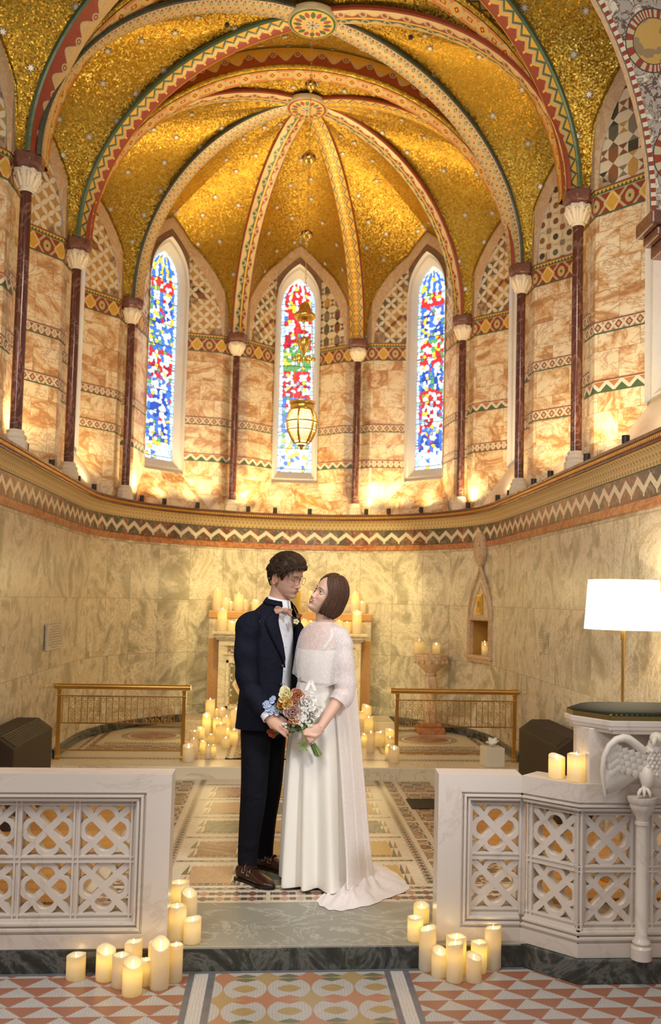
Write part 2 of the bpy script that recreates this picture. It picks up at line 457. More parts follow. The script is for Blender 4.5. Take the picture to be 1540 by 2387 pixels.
M['gilt'] = simple('gilt_metal', (.78, .5, .12), .28, 1, .2, 60)
M['black'] = simple('black_metal', (.03, .027, .024), .4, .3)
# ================================================================== light
wd = bpy.data.worlds.new('world'); SC.world = wd; wd.use_nodes = True
bg = wd.node_tree.nodes['Background']; bg.inputs[0].default_value = (.86, .88, .93, 1); bg.inputs[1].default_value = .42
def light(kind, name, loc, energy, color, size=.05, target=None, **k):
    l = bpy.data.lights.new(name, kind); o = bpy.data.objects.new(name, l); COL.objects.link(o); o.location = loc; l.energy = energy; l.color = color
    if kind in ('POINT', 'SPOT'): l.shadow_soft_size = size
    if kind == 'AREA': l.size = size
    for a, b in k.items(): setattr(l, a, b)
    if target is not None: o.rotation_euler = (V(target) - V(loc)).to_track_quat('-Z', 'Y').to_euler()
    return o
WARM = (1, .73, .36)
SC.view_settings.exposure = 0.0
# ================================================================== plan of the chapel
X0 = .158; HW = 2.12; AY = 9.1
C_ = {'A': (X0 - 2.129, 6.818), 'B': (X0 - 2.104, 8.407), 'C': (X0 - 1.864, 10.036), 'D': (X0 - .758, 11.163),
      'E': (X0 + .758, 11.163), 'F': (X0 + 1.864, 10.036), 'G': (X0 + 2.104, 8.407), 'H': (X0 + 2.129, 6.818),
      'I': (X0 + 2.14, 5.23), 'J': (X0 - 2.14, 5.23), 'K': (X0 - 2.15, 3.6), 'L': (X0 + 2.15, 3.6)}
ZL = 2.64; ZS = 4.84
def wall_path(y0=3.4, n=60):
    P = [(X0 - HW, y0 + (AY - y0) * i / 14) for i in range(14)]
    P += [(X0 - HW * cos(pi * i / n), AY + HW * sin(pi * i / n)) for i in range(n + 1)]
    P += [(X0 + HW, AY - (AY - y0) * (i + 1) / 14) for i in range(14)]
    N = []; L = [0]
    for i, p in enumerate(P):
        a = P[max(i - 1, 0)]; b = P[min(i + 1, len(P) - 1)]
        t = V((b[0] - a[0], b[1] - a[1])).normalized(); N.append((t.y, -t.x))
        if i: L.append(L[-1] + hypot(p[0] - P[i - 1][0], p[1] - P[i - 1][1]))
    return P, N, L
WP, WN, WL = wall_path()
def sweep(prof, i0=0, i1=None, vfun=None):             # prof [(inward offset, z)]
    mb = MB(); i1 = i1 or len(WP)
    rows = []
    for o, z in prof: rows.append([(WP[i][0] + WN[i][0] * o, WP[i][1] + WN[i][1] * o, z) for i in range(i0, i1)])
    cum = [0]
    for a, b in zip(prof, prof[1:]): cum.append(cum[-1] + hypot(b[0] - a[0], b[1] - a[1]))
    tot = cum[-1]
    mb.grid(rows, lambda i, j: (WL[min(i0 + j, len(WL) - 1)], (vfun(prof[i][1]) if vfun else cum[i] / tot)))
    return mb
def S(name, mb, mat, parent=None, **k):
    return mb.build(name, mat, parent, kind=None if parent else 'structure', **k)
# lower wall: left straight, apse, right straight
ident = lambda z: z
nseg = len(WP)
wl = S('wall_left', sweep([(0, -.1), (0, 2.19)], 0, 15, ident), M['mlow'])
mb_ = sweep([(0, -.1), (0, 2.19)], 14, 68, ident)
for pr_, i0_, i1_ in (((( 0, -.1), (0, 1.01)), 67, 72), (((0, 1.39), (0, 2.19)), 67, 72), (((0, -.1), (0, 2.19)), 71, nseg - 14)):
    m2_ = sweep(list(pr_), i0_, i1_, ident); mb_.add(m2_.v, m2_.f, m2_.uv)
wa = S('wall_apse', mb_, M['mlow'], smooth=True)
wr = S('wall_right', sweep([(0, -.1), (0, 2.19)], nseg - 15, nseg, ident), M['mlow'])
S('baseboard_apse', sweep([(.012, .1), (.022, .11), (.022, .185), (0, .195)], 12, nseg - 12), M['dkgreen'], smooth=True)

# ---- frieze and cornice
def zigzag_frieze(b, u, v):
    p = .2; t = tri(u, p) * .42; y = v + t - .46
    id = b.white(b.comb((u / (p * .5)).fl(), 0, 2)); vein = b.noise(scale=14, detail=8, dist=2)
    st = b.ramp(id, [(0, (.16, .05, .03)), (.3, (.06, .065, .05)), (.5, (.24, .10, .06)), (.75, (.12, .09, .07)), (1, (.33, .15, .06))], 'CONSTANT')
    st = b.mix(b.math('MULTIPLY', vein > .56, .45), st, (.45, .36, .26))
    c = b.mix((y - .28).ab() < .145, st, (.78, .70, .54))
    dx = ((u / p + .5).fr() - .5).ab() * p * 6; r = (dx * dx + (v - .17) * (v - .17)).sq()
    return b.mix(r < .075, c, (.8, .7, .5))
M['zfr'] = pat('zigzag_marble_inlay', zigzag_frieze, .3)
def carved(b, u, v):
    t = ((u / .05 + (v * 3).fl().mod2() * .5).fr() - .5).ab() * 2; w = ((v * 3).fr() - .5).ab() * 2
    h = b.mx(t, w)
    dark = b.math('MULTIPLY', (t + w) < .75, 1.)
    b.bump(b.math('SUBTRACT', 1., dark), .8, .006)
    return b.mix(dark * .75, (.66, .52, .28), (.35, .19, .05))
def carved_mat():
    b = B('carved_gilt_cornice'); u, v = b.uv(); t = ((u / .05 + (v * 3).fl().mod2() * .5).fr() - .5).ab() * 2; w = ((v * 3).fr() - .5).ab() * 2
    dark = (t + w) < .75; d2 = b.math('MULTIPLY', (u / .012).fr() < .5, ((v * 3).fr() - .08).ab() < .09)
    k = b.mx(dark, d2)
    b.bump(1 - k, .8, .005); c = b.mix(k * .7, (.64, .50, .27), (.36, .19, .05))
    c = b.mix(v < .05, c, (.07, .13, .08)); c = b.mix(v > .95, c, (.75, .48, .06))
    return b.fin(c, .45, .1)
M['carved'] = carved_mat()
def dotted_gold():
    b = B('gilt_bead_moulding'); u, v = b.uv(); t = tri(u, .028); k = t > (v * 1.1)
    b.bump(t, .6, .006); return b.fin(b.mix(k, (.86, .56, .12), (.38, .13, .05)), .3, .6)
M['gbead'] = dotted_gold()
fz = thing('trim_1', None, None); fz['kind'] = 'structure'
S('red_marble_strip', sweep([(0, 2.185), (.018, 2.19), (.018, 2.245), (.006, 2.25)]), M['redstrip'], fz)
S('zigzag_frieze', sweep([(.006, 2.25), (.006, 2.43)]), M['zfr'], fz)
S('carved_cornice', sweep([(.008, 2.43), (.016, 2.44), (.022, 2.475), (.045, 2.52), (.075, 2.545)]), M['carved'], fz, smooth=True)
S('red_fillet', sweep([(.075, 2.545), (.082, 2.55), (.082, 2.565)]), M['abacus'], fz)
S('gilt_bead', sweep([(.082, 2.565), (.094, 2.568), (.096, 2.588), (.088, 2.595)]), M['gbead'], fz)
S('cornice_lip', sweep([(.088, 2.595), (.098, 2.60), (.10, 2.618), (.085, 2.626), (-.2, 2.64), (-.75, 2.64)]), M['abacus'], fz)

# ================================================================== upper bays
def bay(k0, k1, name, band_z=(3.23, 3.68), kinds=(0, 1), mos=('petals', 'petals'), glass=None, wall_kind=True):
    P = V(C_[k0]); Q = V(C_[k1]); L = (Q - P).length; t = (Q - P) / L; n = V((t.y, -t.x))      # n points inward (left wall -> right)
    cc = V((X0, min((P.y + Q.y) / 2, 9.3)))
    if n.dot(cc - (P + Q) / 2) < 0: n = -n
    uj = L / 2 - .29
    def W(u, z, dd=None):
        d = dd if dd is not None else interp(u, [0, .15, uj, L - uj, L - .15, L], [.085, .09, .36, .36, .09, .085])
        p = P + t * u - n * d
        return V((p.x, p.y, z))
    u0 = .07; a = L / 2 - u0
    def arch(u, h, off):                                 # pointed arch height over springing, inset by off
        x = min(u, L - u) - u0 - off; aa = a - off
        if x <= 0: return 0
        R = (aa * aa + h * h) / (2 * aa)
        return sqrt(max(R * R - (R - x) ** 2, 0))
    H_out, H_in = 1.33, 1.19
    ao = lambda u: ZS + arch(u, H_out, 0); ai = lambda u: max(4.81, ZS + arch(u, H_in, .10) if arch(u, H_in, .10) > 0 else 4.81)
    root = thing(name, None, None); root['kind'] = 'structure'
    side = [-.055, 0, .075, .15, .2, .26, .32, .38, .44, uj] if uj > .44 else [-.055, 0, .075, .15, .2, .26, .32, .38, uj]
    us_l = side; us_r = [L - u for u in side[::-1]]
    flip = (n.x * t.y - n.y * t.x) < 0
    def strip(us, zf0, zf1, dd=0, ns=1, uvv=None):
        mb = MB(); rows = []; uu = [0]
        for i in range(1, len(us)): uu.append(uu[-1] + hypot(us[i] - us[i - 1], W(us[i], 0).y * 0 + (interp(us[i], [0, .15, uj, L - uj, L - .15, L], [.085, .09, .36, .36, .09, .085]) - interp(us[i - 1], [0, .15, uj, L - uj, L - .15, L], [.085, .09, .36, .36, .09, .085]))))
        off = us[0]
        for k in range(ns + 1):
            row = []
            for u in us:
                z = lerp(zf0(u), zf1(u), k / ns); p = W(u, z); row.append(V((p.x + n.x * dd, p.y + n.y * dd, z)))
            rows.append(row)
        mb.grid(rows, lambda i, j: (off + uu[min(j, len(uu) - 1)], uvv(i / ns, rows[i][min(j, len(us) - 1)].z) if uvv else rows[min(i, ns)][min(j, len(us) - 1)].z))
        return mb
    cst = lambda z: (lambda u: z)
    for us, mo in ((us_l, mos[0]), (us_r, mos[1])):
        S('marble_wall_panel', strip(us, cst(2.6), cst(4.60)), M['mup'], root)
        S('mosaic_frieze', strip(us, cst(4.59), cst(4.815), .006, 1, lambda v, z: v), M['bigband'], root)
        for bz, kd in zip(band_z, kinds):
            S('mosaic_band', strip(us, cst(bz), cst(bz + .10), .004, 1, lambda v, z: v), M['band%d' % kd], root)
        S('arch_springer', strip([u for u in us if min(u, L - u) < .27], cst(4.79), cst(4.90)), M['border'], root)
        inner = sorted([u for u in us if min(u, L - u) > .16] + [.16 if us[0] < L / 2 else L - .16])
        fine = []
        for i in range(len(inner) - 1):
            for k in range(4): fine.append(lerp(inner[i], inner[i + 1], k / 4))
        fine.append(inner[-1])
        S('inlay_spandrel', strip(fine, cst(4.815), lambda u: max(ai(u) + .02, 4.816), 0, 1), M[mo], root)
        u2 = []
        for i in range(len(us) - 1):
            for k in range(4): u2.append(lerp(us[i], us[i + 1], k / 4))
        u2.append(us[-1])
        S('arch_border', strip(u2, lambda u: max(ai(u) - .012, 4.81) if min(u, L - u) > .175 else 4.81, lambda u: max(ao(u), 4.811), .012), M['border'], root)
        S('gilt_archivolt', strip([u for u in u2 if min(u, L - u) > .08], lambda u: ao(u) - .012, lambda u: ao(u) + .022, .03), M['gold_fine'], root)
    # centre above the window head
    op = .29; zo = 5.40; ho = .52
    def lan(x, w, h):                                     # lancet height at x from centre, half width w
        if abs(x) >= w: return 0
        R = (w * w + h * h) / (2 * w); return sqrt(max(R * R - (R - (w - abs(x))) ** 2, 0))
    cs = [uj + .58 * k / 20 for k in range(21)]
    S('window_arch_stone', strip(cs, lambda u: zo + lan(u - L / 2, op, ho), lambda u: ai(u) + .02), M['brownm'], root)
    S('arch_border', strip(cs, lambda u: ai(u) - .012, ao, .012), M['border'], root)
    S('gilt_archivolt', strip(cs, lambda u: ao(u) - .012, lambda u: ao(u) + .022, .03), M['gold_fine'], root)
    # sloping sill
    mb = MB(); rows = []
    for z, d in ((3.085, .385), (2.63, .13)):
        rows.append([(W(u, z, d).x, W(u, z, d).y, z) for u in [uj - .25 + (.58 + .5) * k / 8 for k in range(9)]])
    if True:
        rows[0] = [W(u, 3.085, .385) for u in (uj, L / 2, L - uj)]; rows[1] = [W(u, 2.63, .13) for u in (uj - .26, L / 2, L - uj + .26)]
    mb.grid(rows, lambda i, j: (j * .4, i * .2)); S('sloping_sill', mb, M['mup'] if glass else M['white'], root)
    # window: stone frame, reveal, glass
    wn = thing('window_%d' % (len([o for o in bpy.data.objects if o.name.startswith('window_') and o.type == 'EMPTY' and not o.parent]) + 1), None, None); wn['kind'] = 'structure'
    def outline(w, z0, zs, h, k=10):
        pts = [(-w, z0)]
        for i in range(k + 1): x = -w + w * i / k; pts.append((x, zs + lan(x, w, h)))
        for i in range(1, k + 1): x = w * i / k; pts.append((x, zs + lan(x, w, h)))
        pts.append((w, z0)); return pts
    rings = [(outline(.29, 3.06, zo, ho), .34), (outline(.29, 3.09, zo, ho - .02), .385), (outline(.262, 3.12, zo + .01, ho - .07), .39), (outline(.2175, 3.215, zo + .02, ho - .17), .47), (outline(.2175, 3.215, zo + .02, ho - .17), .52)]
    mb = MB(); rows = []
    for r, d in rings:
        row = [W(L / 2 + x, z, d) for x, z in r]; row.append(row[0]); rows.append(row)
    mb.grid(rows, lambda i, j: (j * .1, i * .1)); S('window_frame', mb, M['frame'], wn, autosmooth=30)
    # stained glass, panes coloured by a design function
    g = MB(); nx, nz = (50, 300) if glass or k0 == 'H' else (10, 60); w = .2175; sites = {}; SR = random.Random(len(name) * 7 + ord(k0))
    for a_ in range(-1, 11):
        for b_ in range(-1, 62):
            sx = (a_ + .5 + SR.uniform(-.42, .42)) / 10 * 2 - 1; sz = (b_ + .5 + SR.uniform(-.42, .42)) / 60 * 2.56
            if a_ in (0, 9): sx = (a_ + .5) / 10 * 2 - 1
            sites[(a_, b_)] = (sx, sz, glass_col(glass or 'side', sx, sz, SR, b_))
    def pane(x, h):
        a0, b0 = int((x + 1) / 2 * 10), int(h / 2.56 * 60); best = []
        for a_ in (a0 - 1, a0, a0 + 1):
            for b_ in (b0 - 1, b0, b0 + 1):
                q = sites.get((a_, b_))
                if q: best.append((hypot((x - q[0]) * .2175, h - q[1]), q[2]))
        best.sort(key=lambda e_: e_[0])
        if best[1][0] - best[0][0] < .0042 and best[1][1] != best[0][1] or best[1][0] - best[0][0] < .0016: return (.03, .05, .06)
        return best[0][1]
    cols = []
    w = .2175; z0 = 3.215; zt = zo + .02; ht = ho - .17; cols = []
    zz = [z0 + (zt + ht - z0) * k / nz for k in range(nz + 1)]
    def halfw(z):
        if z <= zt: return w
        lo, hi = 0, w
        for _ in range(18):
            m = (lo + hi) / 2
            if zt + lan(m, w, ht) > z: lo = m
            else: hi = m
        return lo
    for k in range(nz):
        h0, h1 = halfw(zz[k]), halfw(zz[k + 1])
        for j in range(nx):
            x = [(-1 + 2 * j / nx), (-1 + 2 * (j + 1) / nx)]
            q = [(x[0] * h0, zz[k]), (x[1] * h0, zz[k]), (x[1] * h1, zz[k + 1]), (x[0] * h1, zz[k + 1])]
            g.add([W(L / 2 + a_, b_, .485) for a_, b_ in q], [(0, 1, 2, 3)], [[(a_, b_) for a_, b_ in q]])
            cols.append(pane((x[0] + x[1]) / 2, (zz[k] + zz[k + 1]) / 2 - z0))
    go = g.build('stained_glass', M['glass'], wn)
    ca = go.data.color_attributes.new('pane', 'FLOAT_COLOR', 'CORNER')
    ca.data.foreach_set('color', [c for f, cc_ in enumerate(cols) for _ in range(4) for c in (*cc_, 1)])
    # lead and saddle bars
    lb = MB()
    for k in range(9):
        z = z0 + .04 + k * .27
        if z < zt + ht - .03:
            hw = halfw(z); lb.tube([W(L / 2 - hw, z, .478), W(L / 2 + hw, z, .478)], .004, 6)
    lb.build('saddle_bar', M['black'], wn)
    return dict(P=P, Q=Q, L=L, W=W, ao=ao, t=t, n=n)
PAL = {'b': (.04, .16, .75), 'B': (.01, .06, .4), 'r': (.75, .02, .03), 'R': (.4, .01, .03), 'w': (.62, .74, .80), 'W': (.85, .88, .80), 'y': (.9, .62, .05), 'g': (.10, .34, .10), 'c': (.40, .62, .78), 'p': (.35, .06, .25), 'k': (.25, .35, .5)}
def glass_col(kind, x, h, rs, k):
    rnd = rs.random(); H = 2.56
    f = h / H; ax = abs(x)
    if ax > .86: return PAL['c'] if rnd < .4 else PAL['w']
    if f < .085: return PAL['w'] if rnd < .7 else PAL['y' if rnd < .85 else 'b']
    pal = {'C': 'bbrb', 'E': 'bbrb', 'D': 'rrgr', 'side': 'rbgb'}[kind]
    seg = [(.2, 'f'), (.38, 'F'), (.52, 'f'), (.64, 's'), (.80, 'f'), (.86, 's'), (1.1, 'c')]
    sg = next(s for lim, s in seg if f < lim)
    base = {'C': ['b', 'b', 'r', 'b', 'b', 'r', 'b'], 'E': ['b', 'r', 'b', 'r', 'b', 'r', 'b'], 'D': ['g', 'b', 'r', 'g', 'r', 'r', 'r'], 'side': ['b', 'r', 'g', 'r', 'b', 'r', 'w']}[kind][[s[0] for s in seg].index(next(l for l, s in seg if f < l))]
    if sg == 'c':
        col_ = int((x + 1) * 5) % 2
        if rnd < .15: return PAL['y']
        return PAL[base] if (col_ and f < .97) or rnd < .2 else PAL['w']
    if sg == 's':
        if rnd < .5: return PAL[base]
        return PAL['y'] if rnd < .62 else PAL['w'] if rnd < .9 else PAL['g']
    # figures: two robed white figures per register with halo heads
    lo = 0 if sg == 'F' else 1
    c0 = .42 if lo else .3
    prev = max([l for l, s in seg if l <= f] + [0.085]); nxt = next(l for l, s in seg if f < l); g = (f - prev) / (nxt - prev)
    fx = abs(ax - c0)
    if .72 < g < .92 and fx < .2: return PAL['W'] if rnd < .85 else PAL['y']
    if g < .72 and fx < .30 - .1 * g:
        return PAL['w'] if rnd < .48 else PAL['W'] if rnd < .60 else PAL[base.upper()] if base.upper() in PAL and rnd < .92 else PAL['y']
    if rnd < .10: return PAL['g']
    if rnd < .20: return PAL['w']
    return PAL[base] if rnd < .75 else PAL[rs.choice('brkp')]
def glass_mat():
    b = B('leaded_stained_glass'); u, v = b.uv(); vec = b.comb(u, v, 0)
    warp = b.vm('ADD', vec, b.vm('SCALE', b.noise_col(vec, 22), .012))
    vo = b.vor(warp, 26, 'DISTANCE_TO_EDGE', '2D'); lead = E(b, vo.outputs['Distance']) < .05
    c = b.attr('pane')
    b.p.inputs['Base Color'].default_value = (.02, .02, .02, 1); b.put(c, b.p.inputs['Emission Color']); b.p.inputs['Emission Strength'].default_value = 1.75
    b.p.inputs['Roughness'].default_value = .2
    return b.mat
def _nc(b, vec, sc):
    n = b.n.new('ShaderNodeTexNoise'); b.l.new(vec, n.inputs['Vector']); n.inputs['Scale'].default_value = sc; return n.outputs['Color']
B.noise_col = _nc
M['glass'] = glass_mat()
BAY = {}
BAY['AB'] = bay('A', 'B', 'wall_upper_left_near', (3.42, 3.86), (1, 2), ('petals', 'petals'))
BAY['BC'] = bay('B', 'C', 'wall_upper_left_far', (3.33, 3.70), (1, 2), ('petals', 'petals'))
BAY['CD'] = bay('C', 'D', 'wall_upper_apse_left', (3.23, 3.68), (0, 1), ('petals', 'petals'), 'C')
BAY['DE'] = bay('D', 'E', 'wall_upper_apse_middle', (3.23, 3.68), (0, 1), ('petals', 'checks'), 'D')
BAY['EF'] = bay('E', 'F', 'wall_upper_apse_right', (3.23, 3.68), (2, 1), ('petals', 'petals'), 'E')
BAY['FG'] = bay('F', 'G', 'wall_upper_right_far', (3.26, 3.72), (2, 0), ('petals', 'discs'))
BAY['GH'] = bay('G', 'H', 'wall_upper_right_middle', (3.30, 3.77), (1, 1), ('discs', 'discs'))
BAY['HI'] = bay('H', 'I', 'wall_upper_right_near', (3.20, 3.66), (0, 1), ('checks', 'checks'))
BAY['JA'] = bay('J', 'A', 'wall_upper_left_front', (3.35, 3.80), (1, 0), ('petals', 'petals'))

# ================================================================== vault
ceil = thing('ceiling', None, None); ceil['kind'] = 'structure'
def rib_curve(k, boss, bz, n=26, inset=.085):
    S_ = V((*C_[k], ZS)); B_ = V((boss[0], boss[1], bz)); d = (B_ - S_); d2 = V((d.x, d.y)).normalized()
    S_.x += d2.x * inset; S_.y += d2.y * inset
    return [V((S_.x + (B_.x - S_.x) * (1 - cos(t * pi / 2 / n)), S_.y + (B_.y - S_.y) * (1 - cos(t * pi / 2 / n)), S_.z + (B_.z - S_.z) * sin(t * pi / 2 / n))) for t in range(n + 1)]
def rib_mesh(c, width, depth=.034, flip=False):
    mb = MB(); n = len(c); rows = []; L = 0; Ls = []
    hd = (c[-1] - c[0]); lat = V((hd.y, -hd.x, 0)).normalized() * (-1 if flip else 1)
    for i in range(n):
        t = (c[min(i + 1, n - 1)] - c[max(i - 1, 0)]).normalized(); nr = lat.cross(t).normalized()
        if nr.z > 0: nr = -nr                       # down / inward
        if i == 0 or abs(nr.z) < .02:
            h = V((hd.x, hd.y, 0)).normalized(); nr = h if nr.dot(h) > 0 else -nr
            if nr.dot(h) < 0: nr = -nr
        if i: L += (c[i] - c[i - 1]).length
        Ls.append(L)
        w = width * (1 if i < n - 3 else .92) / 2
        prof = [(-w, -depth), (-w, -.008), (-w * .9, .004), (-w * .45, .014), (0, .018), (w * .45, .014), (w * .9, .004), (w, -.008), (w, -depth)]
        rows.append([c[i] + lat * a + nr * d for a, d in prof])
    vv = [0, .0, .04, .28, .5, .72, .96, 1., 1.]
    mb.grid(rows, lambda i, j: (Ls[min(i, n - 1)], vv[min(j, 8)])); return mb
def resample(P, n):
    L = [0]
    for a, b in zip(P, P[1:]): L.append(L[-1] + (b - a).length)
    out = []
    for k in range(n + 1):
        s = L[-1] * k / n; i = 0
        while i < len(L) - 2 and L[i + 1] < s: i += 1
        out.append(P[i].lerp(P[i + 1], (s - L[i]) / max(L[i + 1] - L[i], 1e-9)))
    return out
STARS = MB()
def star(c, nrm, r, rot=0):
    nrm = nrm.normalized(); a = nrm.orthogonal().normalized(); b_ = nrm.cross(a)
    for rad, off, m in ((1, .006, 0), (.66, .009, 1)):
        pts = [c + nrm * off + (a * cos(rot + pi * k / 7) + b_ * sin(rot + pi * k / 7)) * (r * rad if k % 2 == 0 else r * rad * .48) for k in range(14)]
        STARS.add(pts, [[k for k in range(14)]], None, m)
def web(rib, bound, centre, bulge=.05, mode='h', stars=3, name='gold_web'):
    n = 30
    if mode == 'h':                                   # pair by height
        R = resample(rib, n); out = []
        zmax = max(p.z for p in bound)
        bl = bound
        for p in R:
            f = (p.z - R[0].z) / (R[-1].z - R[0].z); z = lerp(bl[0].z, bl[-1].z, f); i = 0
            while i < len(bl) - 2 and bl[i + 1].z < z: i += 1
            d = bl[i + 1].z - bl[i].z
            out.append(bl[i].lerp(bl[i + 1], min(1, max(0, (z - bl[i].z) / d if d > 1e-6 else 0))))
        Bd = out
    else: R = resample(rib, n); Bd = resample(bound, n)
    mb = MB(); rows = []; m = 8
    for a, b_ in zip(R, Bd):
        row = []
        for k in range(m + 1):
            s = k / m; p = a.lerp(b_, s); up = (p - centre); up.normalize()
            row.append(p + up * (bulge * sin(pi * s) * min(1, (a - b_).length)))
        rows.append(row)
    mb.grid(rows, lambda i, j: (i * .1, j * .1))
    mb.build(name, M['gold'], ceil, smooth=True)
    if stars:
        done = []
        for fi in range(3, n - 1, 1):
            for k in range(1, m):
                p = rows[fi][k]
                if (rows[fi][0] - rows[fi][-1]).length < .2: continue
                if random.random() < .35 and all((p - q).length > .27 for q in done):
                    e1 = rows[fi + 1][k] - p; e2 = rows[fi][k + 1] - p; nn = e1.cross(e2)
                    if nn.length < 1e-8: continue
                    nn.normalize()
                    if nn.dot(centre - p) < 0: nn = -nn
                    star(p, nn, .042, random.random()); done.append(p)
def bay_bound(bd, rev, boss, bz, ridge=8):              # springer -> crown -> boss along the wall arch
    L = bd['L']; us = [.0 + (L / 2) * k / 16 for k in range(17)]
    pts = [bd['W'](L - u if rev else u, bd['ao'](u) if u > 0 else ZS) for u in us]
    c = pts[-1]; b_ = V((boss[0], boss[1], bz))
    return pts + [c.lerp(b_, k / ridge) + V((0, 0, .10 * sin(pi * k / ridge))) for k in range(1, ridge + 1)]
boss2 = (X0, 9.3); bz2 = 6.80; boss1 = (X0, 7.6); bz1 = 6.62; boss0 = (X0, 6.02); bz0 = 6.62
pats2 = {'B': 'scroll2', 'C': 'diam', 'D': 'scroll2', 'E': 'zigs', 'F': 'scroll2', 'G': 'zigs'}
R2 = {k: rib_curve(k, boss2, bz2) for k in 'BCDEFG'}
for k in 'BCDEFG': rib_mesh(R2[k], .195, flip=k in 'BC').build('vault_rib', M[pats2[k]], ceil)
ctr = V((X0, 9.2, 4.6))
up = .022
lift = lambda P: [p + V((0, 0, up)) for p in P]
for a, b_ in ('BC', 'CD', 'DE', 'EF', 'FG'):
    bd = BAY[a + b_]
    web(lift(R2[a]), bay_bound(bd, False, boss2, bz2 + up), ctr)
    web(lift(R2[b_]), bay_bound(bd, True, boss2, bz2 + up), ctr)
# transverse arches
def tarch(y0, y1, face, name, r_out=.21, lx=-1, zc=6.66):
    ks = {8.407: ('B', 'G'), 6.818: ('A', 'H')}
    n = 48; xw = 2.03
    def ring(dr, y):
        out = []
        for k in range(n + 1):
            q = dr * (min(1, .12 + 1.7 * sin(pi * k / n)) if dr > .06 else 1); out.append(V((X0 - (xw + q) * cos(pi * k / n), y, ZS + (zc - ZS + q) * sin(pi * k / n))))
        return out
    Ls = [0]
    rg = ring(0, y0)
    for k in range(n): Ls.append(Ls[-1] + (rg[k + 1] - rg[k]).length)
    root = ceil
    def part(nm, prof, mat, vflip=False):
        mb = MB(); rows = [ring(dr, y) for dr, y in prof]; N = len(prof)
        mb.grid(rows, lambda i, j: (Ls[min(j, n)], (1 - i / (N - 1)) if vflip else i / (N - 1)), flip=True); mb.build(nm, mat, root, smooth=len(prof) > 2)
    part('arch_face', [(.02, y0), (r_out, y0)], face)
    mo = [(.022 + .026 * cos(a), y0 + .016 - .026 * sin(a)) for a in [0, .5, 1, 1.5, 2, 2.6, 3.1]]
    part('gilt_moulding', [(dr, y) for dr, y in mo], M['gold_fine'])
    part('arch_soffit', [(-.004, y0 + .03), (-.004, y0 + .19)], M['hex'])
    part('arch_soffit_gold', [(-.002, y0 + .19), (0, y1)], M['gold_fine'])
    part('arch_back', [(0, y1), (r_out + .1, y1)], M['gold_fine'])
    part('gilt_edge', [(r_out, y0), (r_out + .03, y0 + .02)], M['gold_fine'])
    return ring
rg1 = tarch(8.39, 8.60, M['scrollg'], 'B')
rg0 = tarch(6.80, 7.02, M['zig'], 'A')
ra = 0.21
def half(ringf, dr, y, left, crown_to=None, ridge=8):
    r = ringf(dr, y); n = len(r) - 1
    pts = r[:n // 2 + 1] if left else r[n // 2:][::-1]
    if crown_to is not None: pts = pts + [pts[-1].lerp(crown_to, k / ridge) for k in range(1, ridge + 1)]
    return pts
# bay 1 between A-H and B-G
R1 = {k: rib_curve(k, boss1, bz1) for k in 'ABGH'}
for k, p in zip('ABGH', ('diam', 'zig', 'diam', 'scroll2')): rib_mesh(R1[k], .22, flip=k in 'AB').build('vault_rib', M[p], ceil)
c1 = V((X0, 7.6, 4.6)); b1 = V((*boss1, bz1 + up))
for k, rev in (('A', False), ('B', True)): web(lift(R1[k]), bay_bound(BAY['AB'], rev, boss1, bz1 + up), c1, .03)
for k, rev in (('G', False), ('H', True)): web(lift(R1[k]), bay_bound(BAY['GH'], rev, boss1, bz1 + up), c1, .03)
web(lift(R1['B']), half(rg1, ra, 8.39, True, b1), c1, .02, 'l', 2); web(lift(R1['G']), half(rg1, ra, 8.39, False, b1), c1, .02, 'l', 2)
web(lift(R1['A']), half(rg0, ra, 7.02, True, b1), c1, .02, 'l', 2); web(lift(R1['H']), half(rg0, ra, 7.02, False, b1), c1, .02, 'l', 2)
# bay 0 in front of A-H
R0 = {k: rib_curve(k, boss0, bz0) for k in 'JAHI'}
for k, p in zip('JAHI', ('diam', 'scroll', 'zig', 'scroll2')): rib_mesh(R0[k], .22, flip=k in 'JA').build('vault_rib', M[p], ceil)
c0 = V((X0, 6.02, 4.6)); b0 = V((*boss0, bz0 + up))
for k, rev in (('J', False), ('A', True)): web(lift(R0[k]), bay_bound(BAY['JA'], rev, boss0, bz0 + up), c0, .03)
for k, rev in (('H', False), ('I', True)): web(lift(R0[k]), bay_bound(BAY['HI'], rev, boss0, bz0 + up), c0, .03)
web(lift(R0['A']), half(rg0, ra, 6.80, True, b0), c0, .02, 'l', 2); web(lift(R0['H']), half(rg0, ra, 6.80, False, b0), c0, .02, 'l', 2)
# apse side of arch B-G : small webs joining ribs B/G of the apse
bb = V((*boss2, bz2 + up))
web(lift(R2['B']), half(rg1, ra + .03, 8.60, True, bb), ctr, .02, 'l', 1); web(lift(R2['G']), half(rg1, ra + .03, 8.60, False, bb), ctr, .02, 'l', 1)
STARS.build('silver_star', [simple('star_outline', (.30, .25, .22), .5), simple('star_silver', (.62, .56, .42), .35, .3)], ceil)
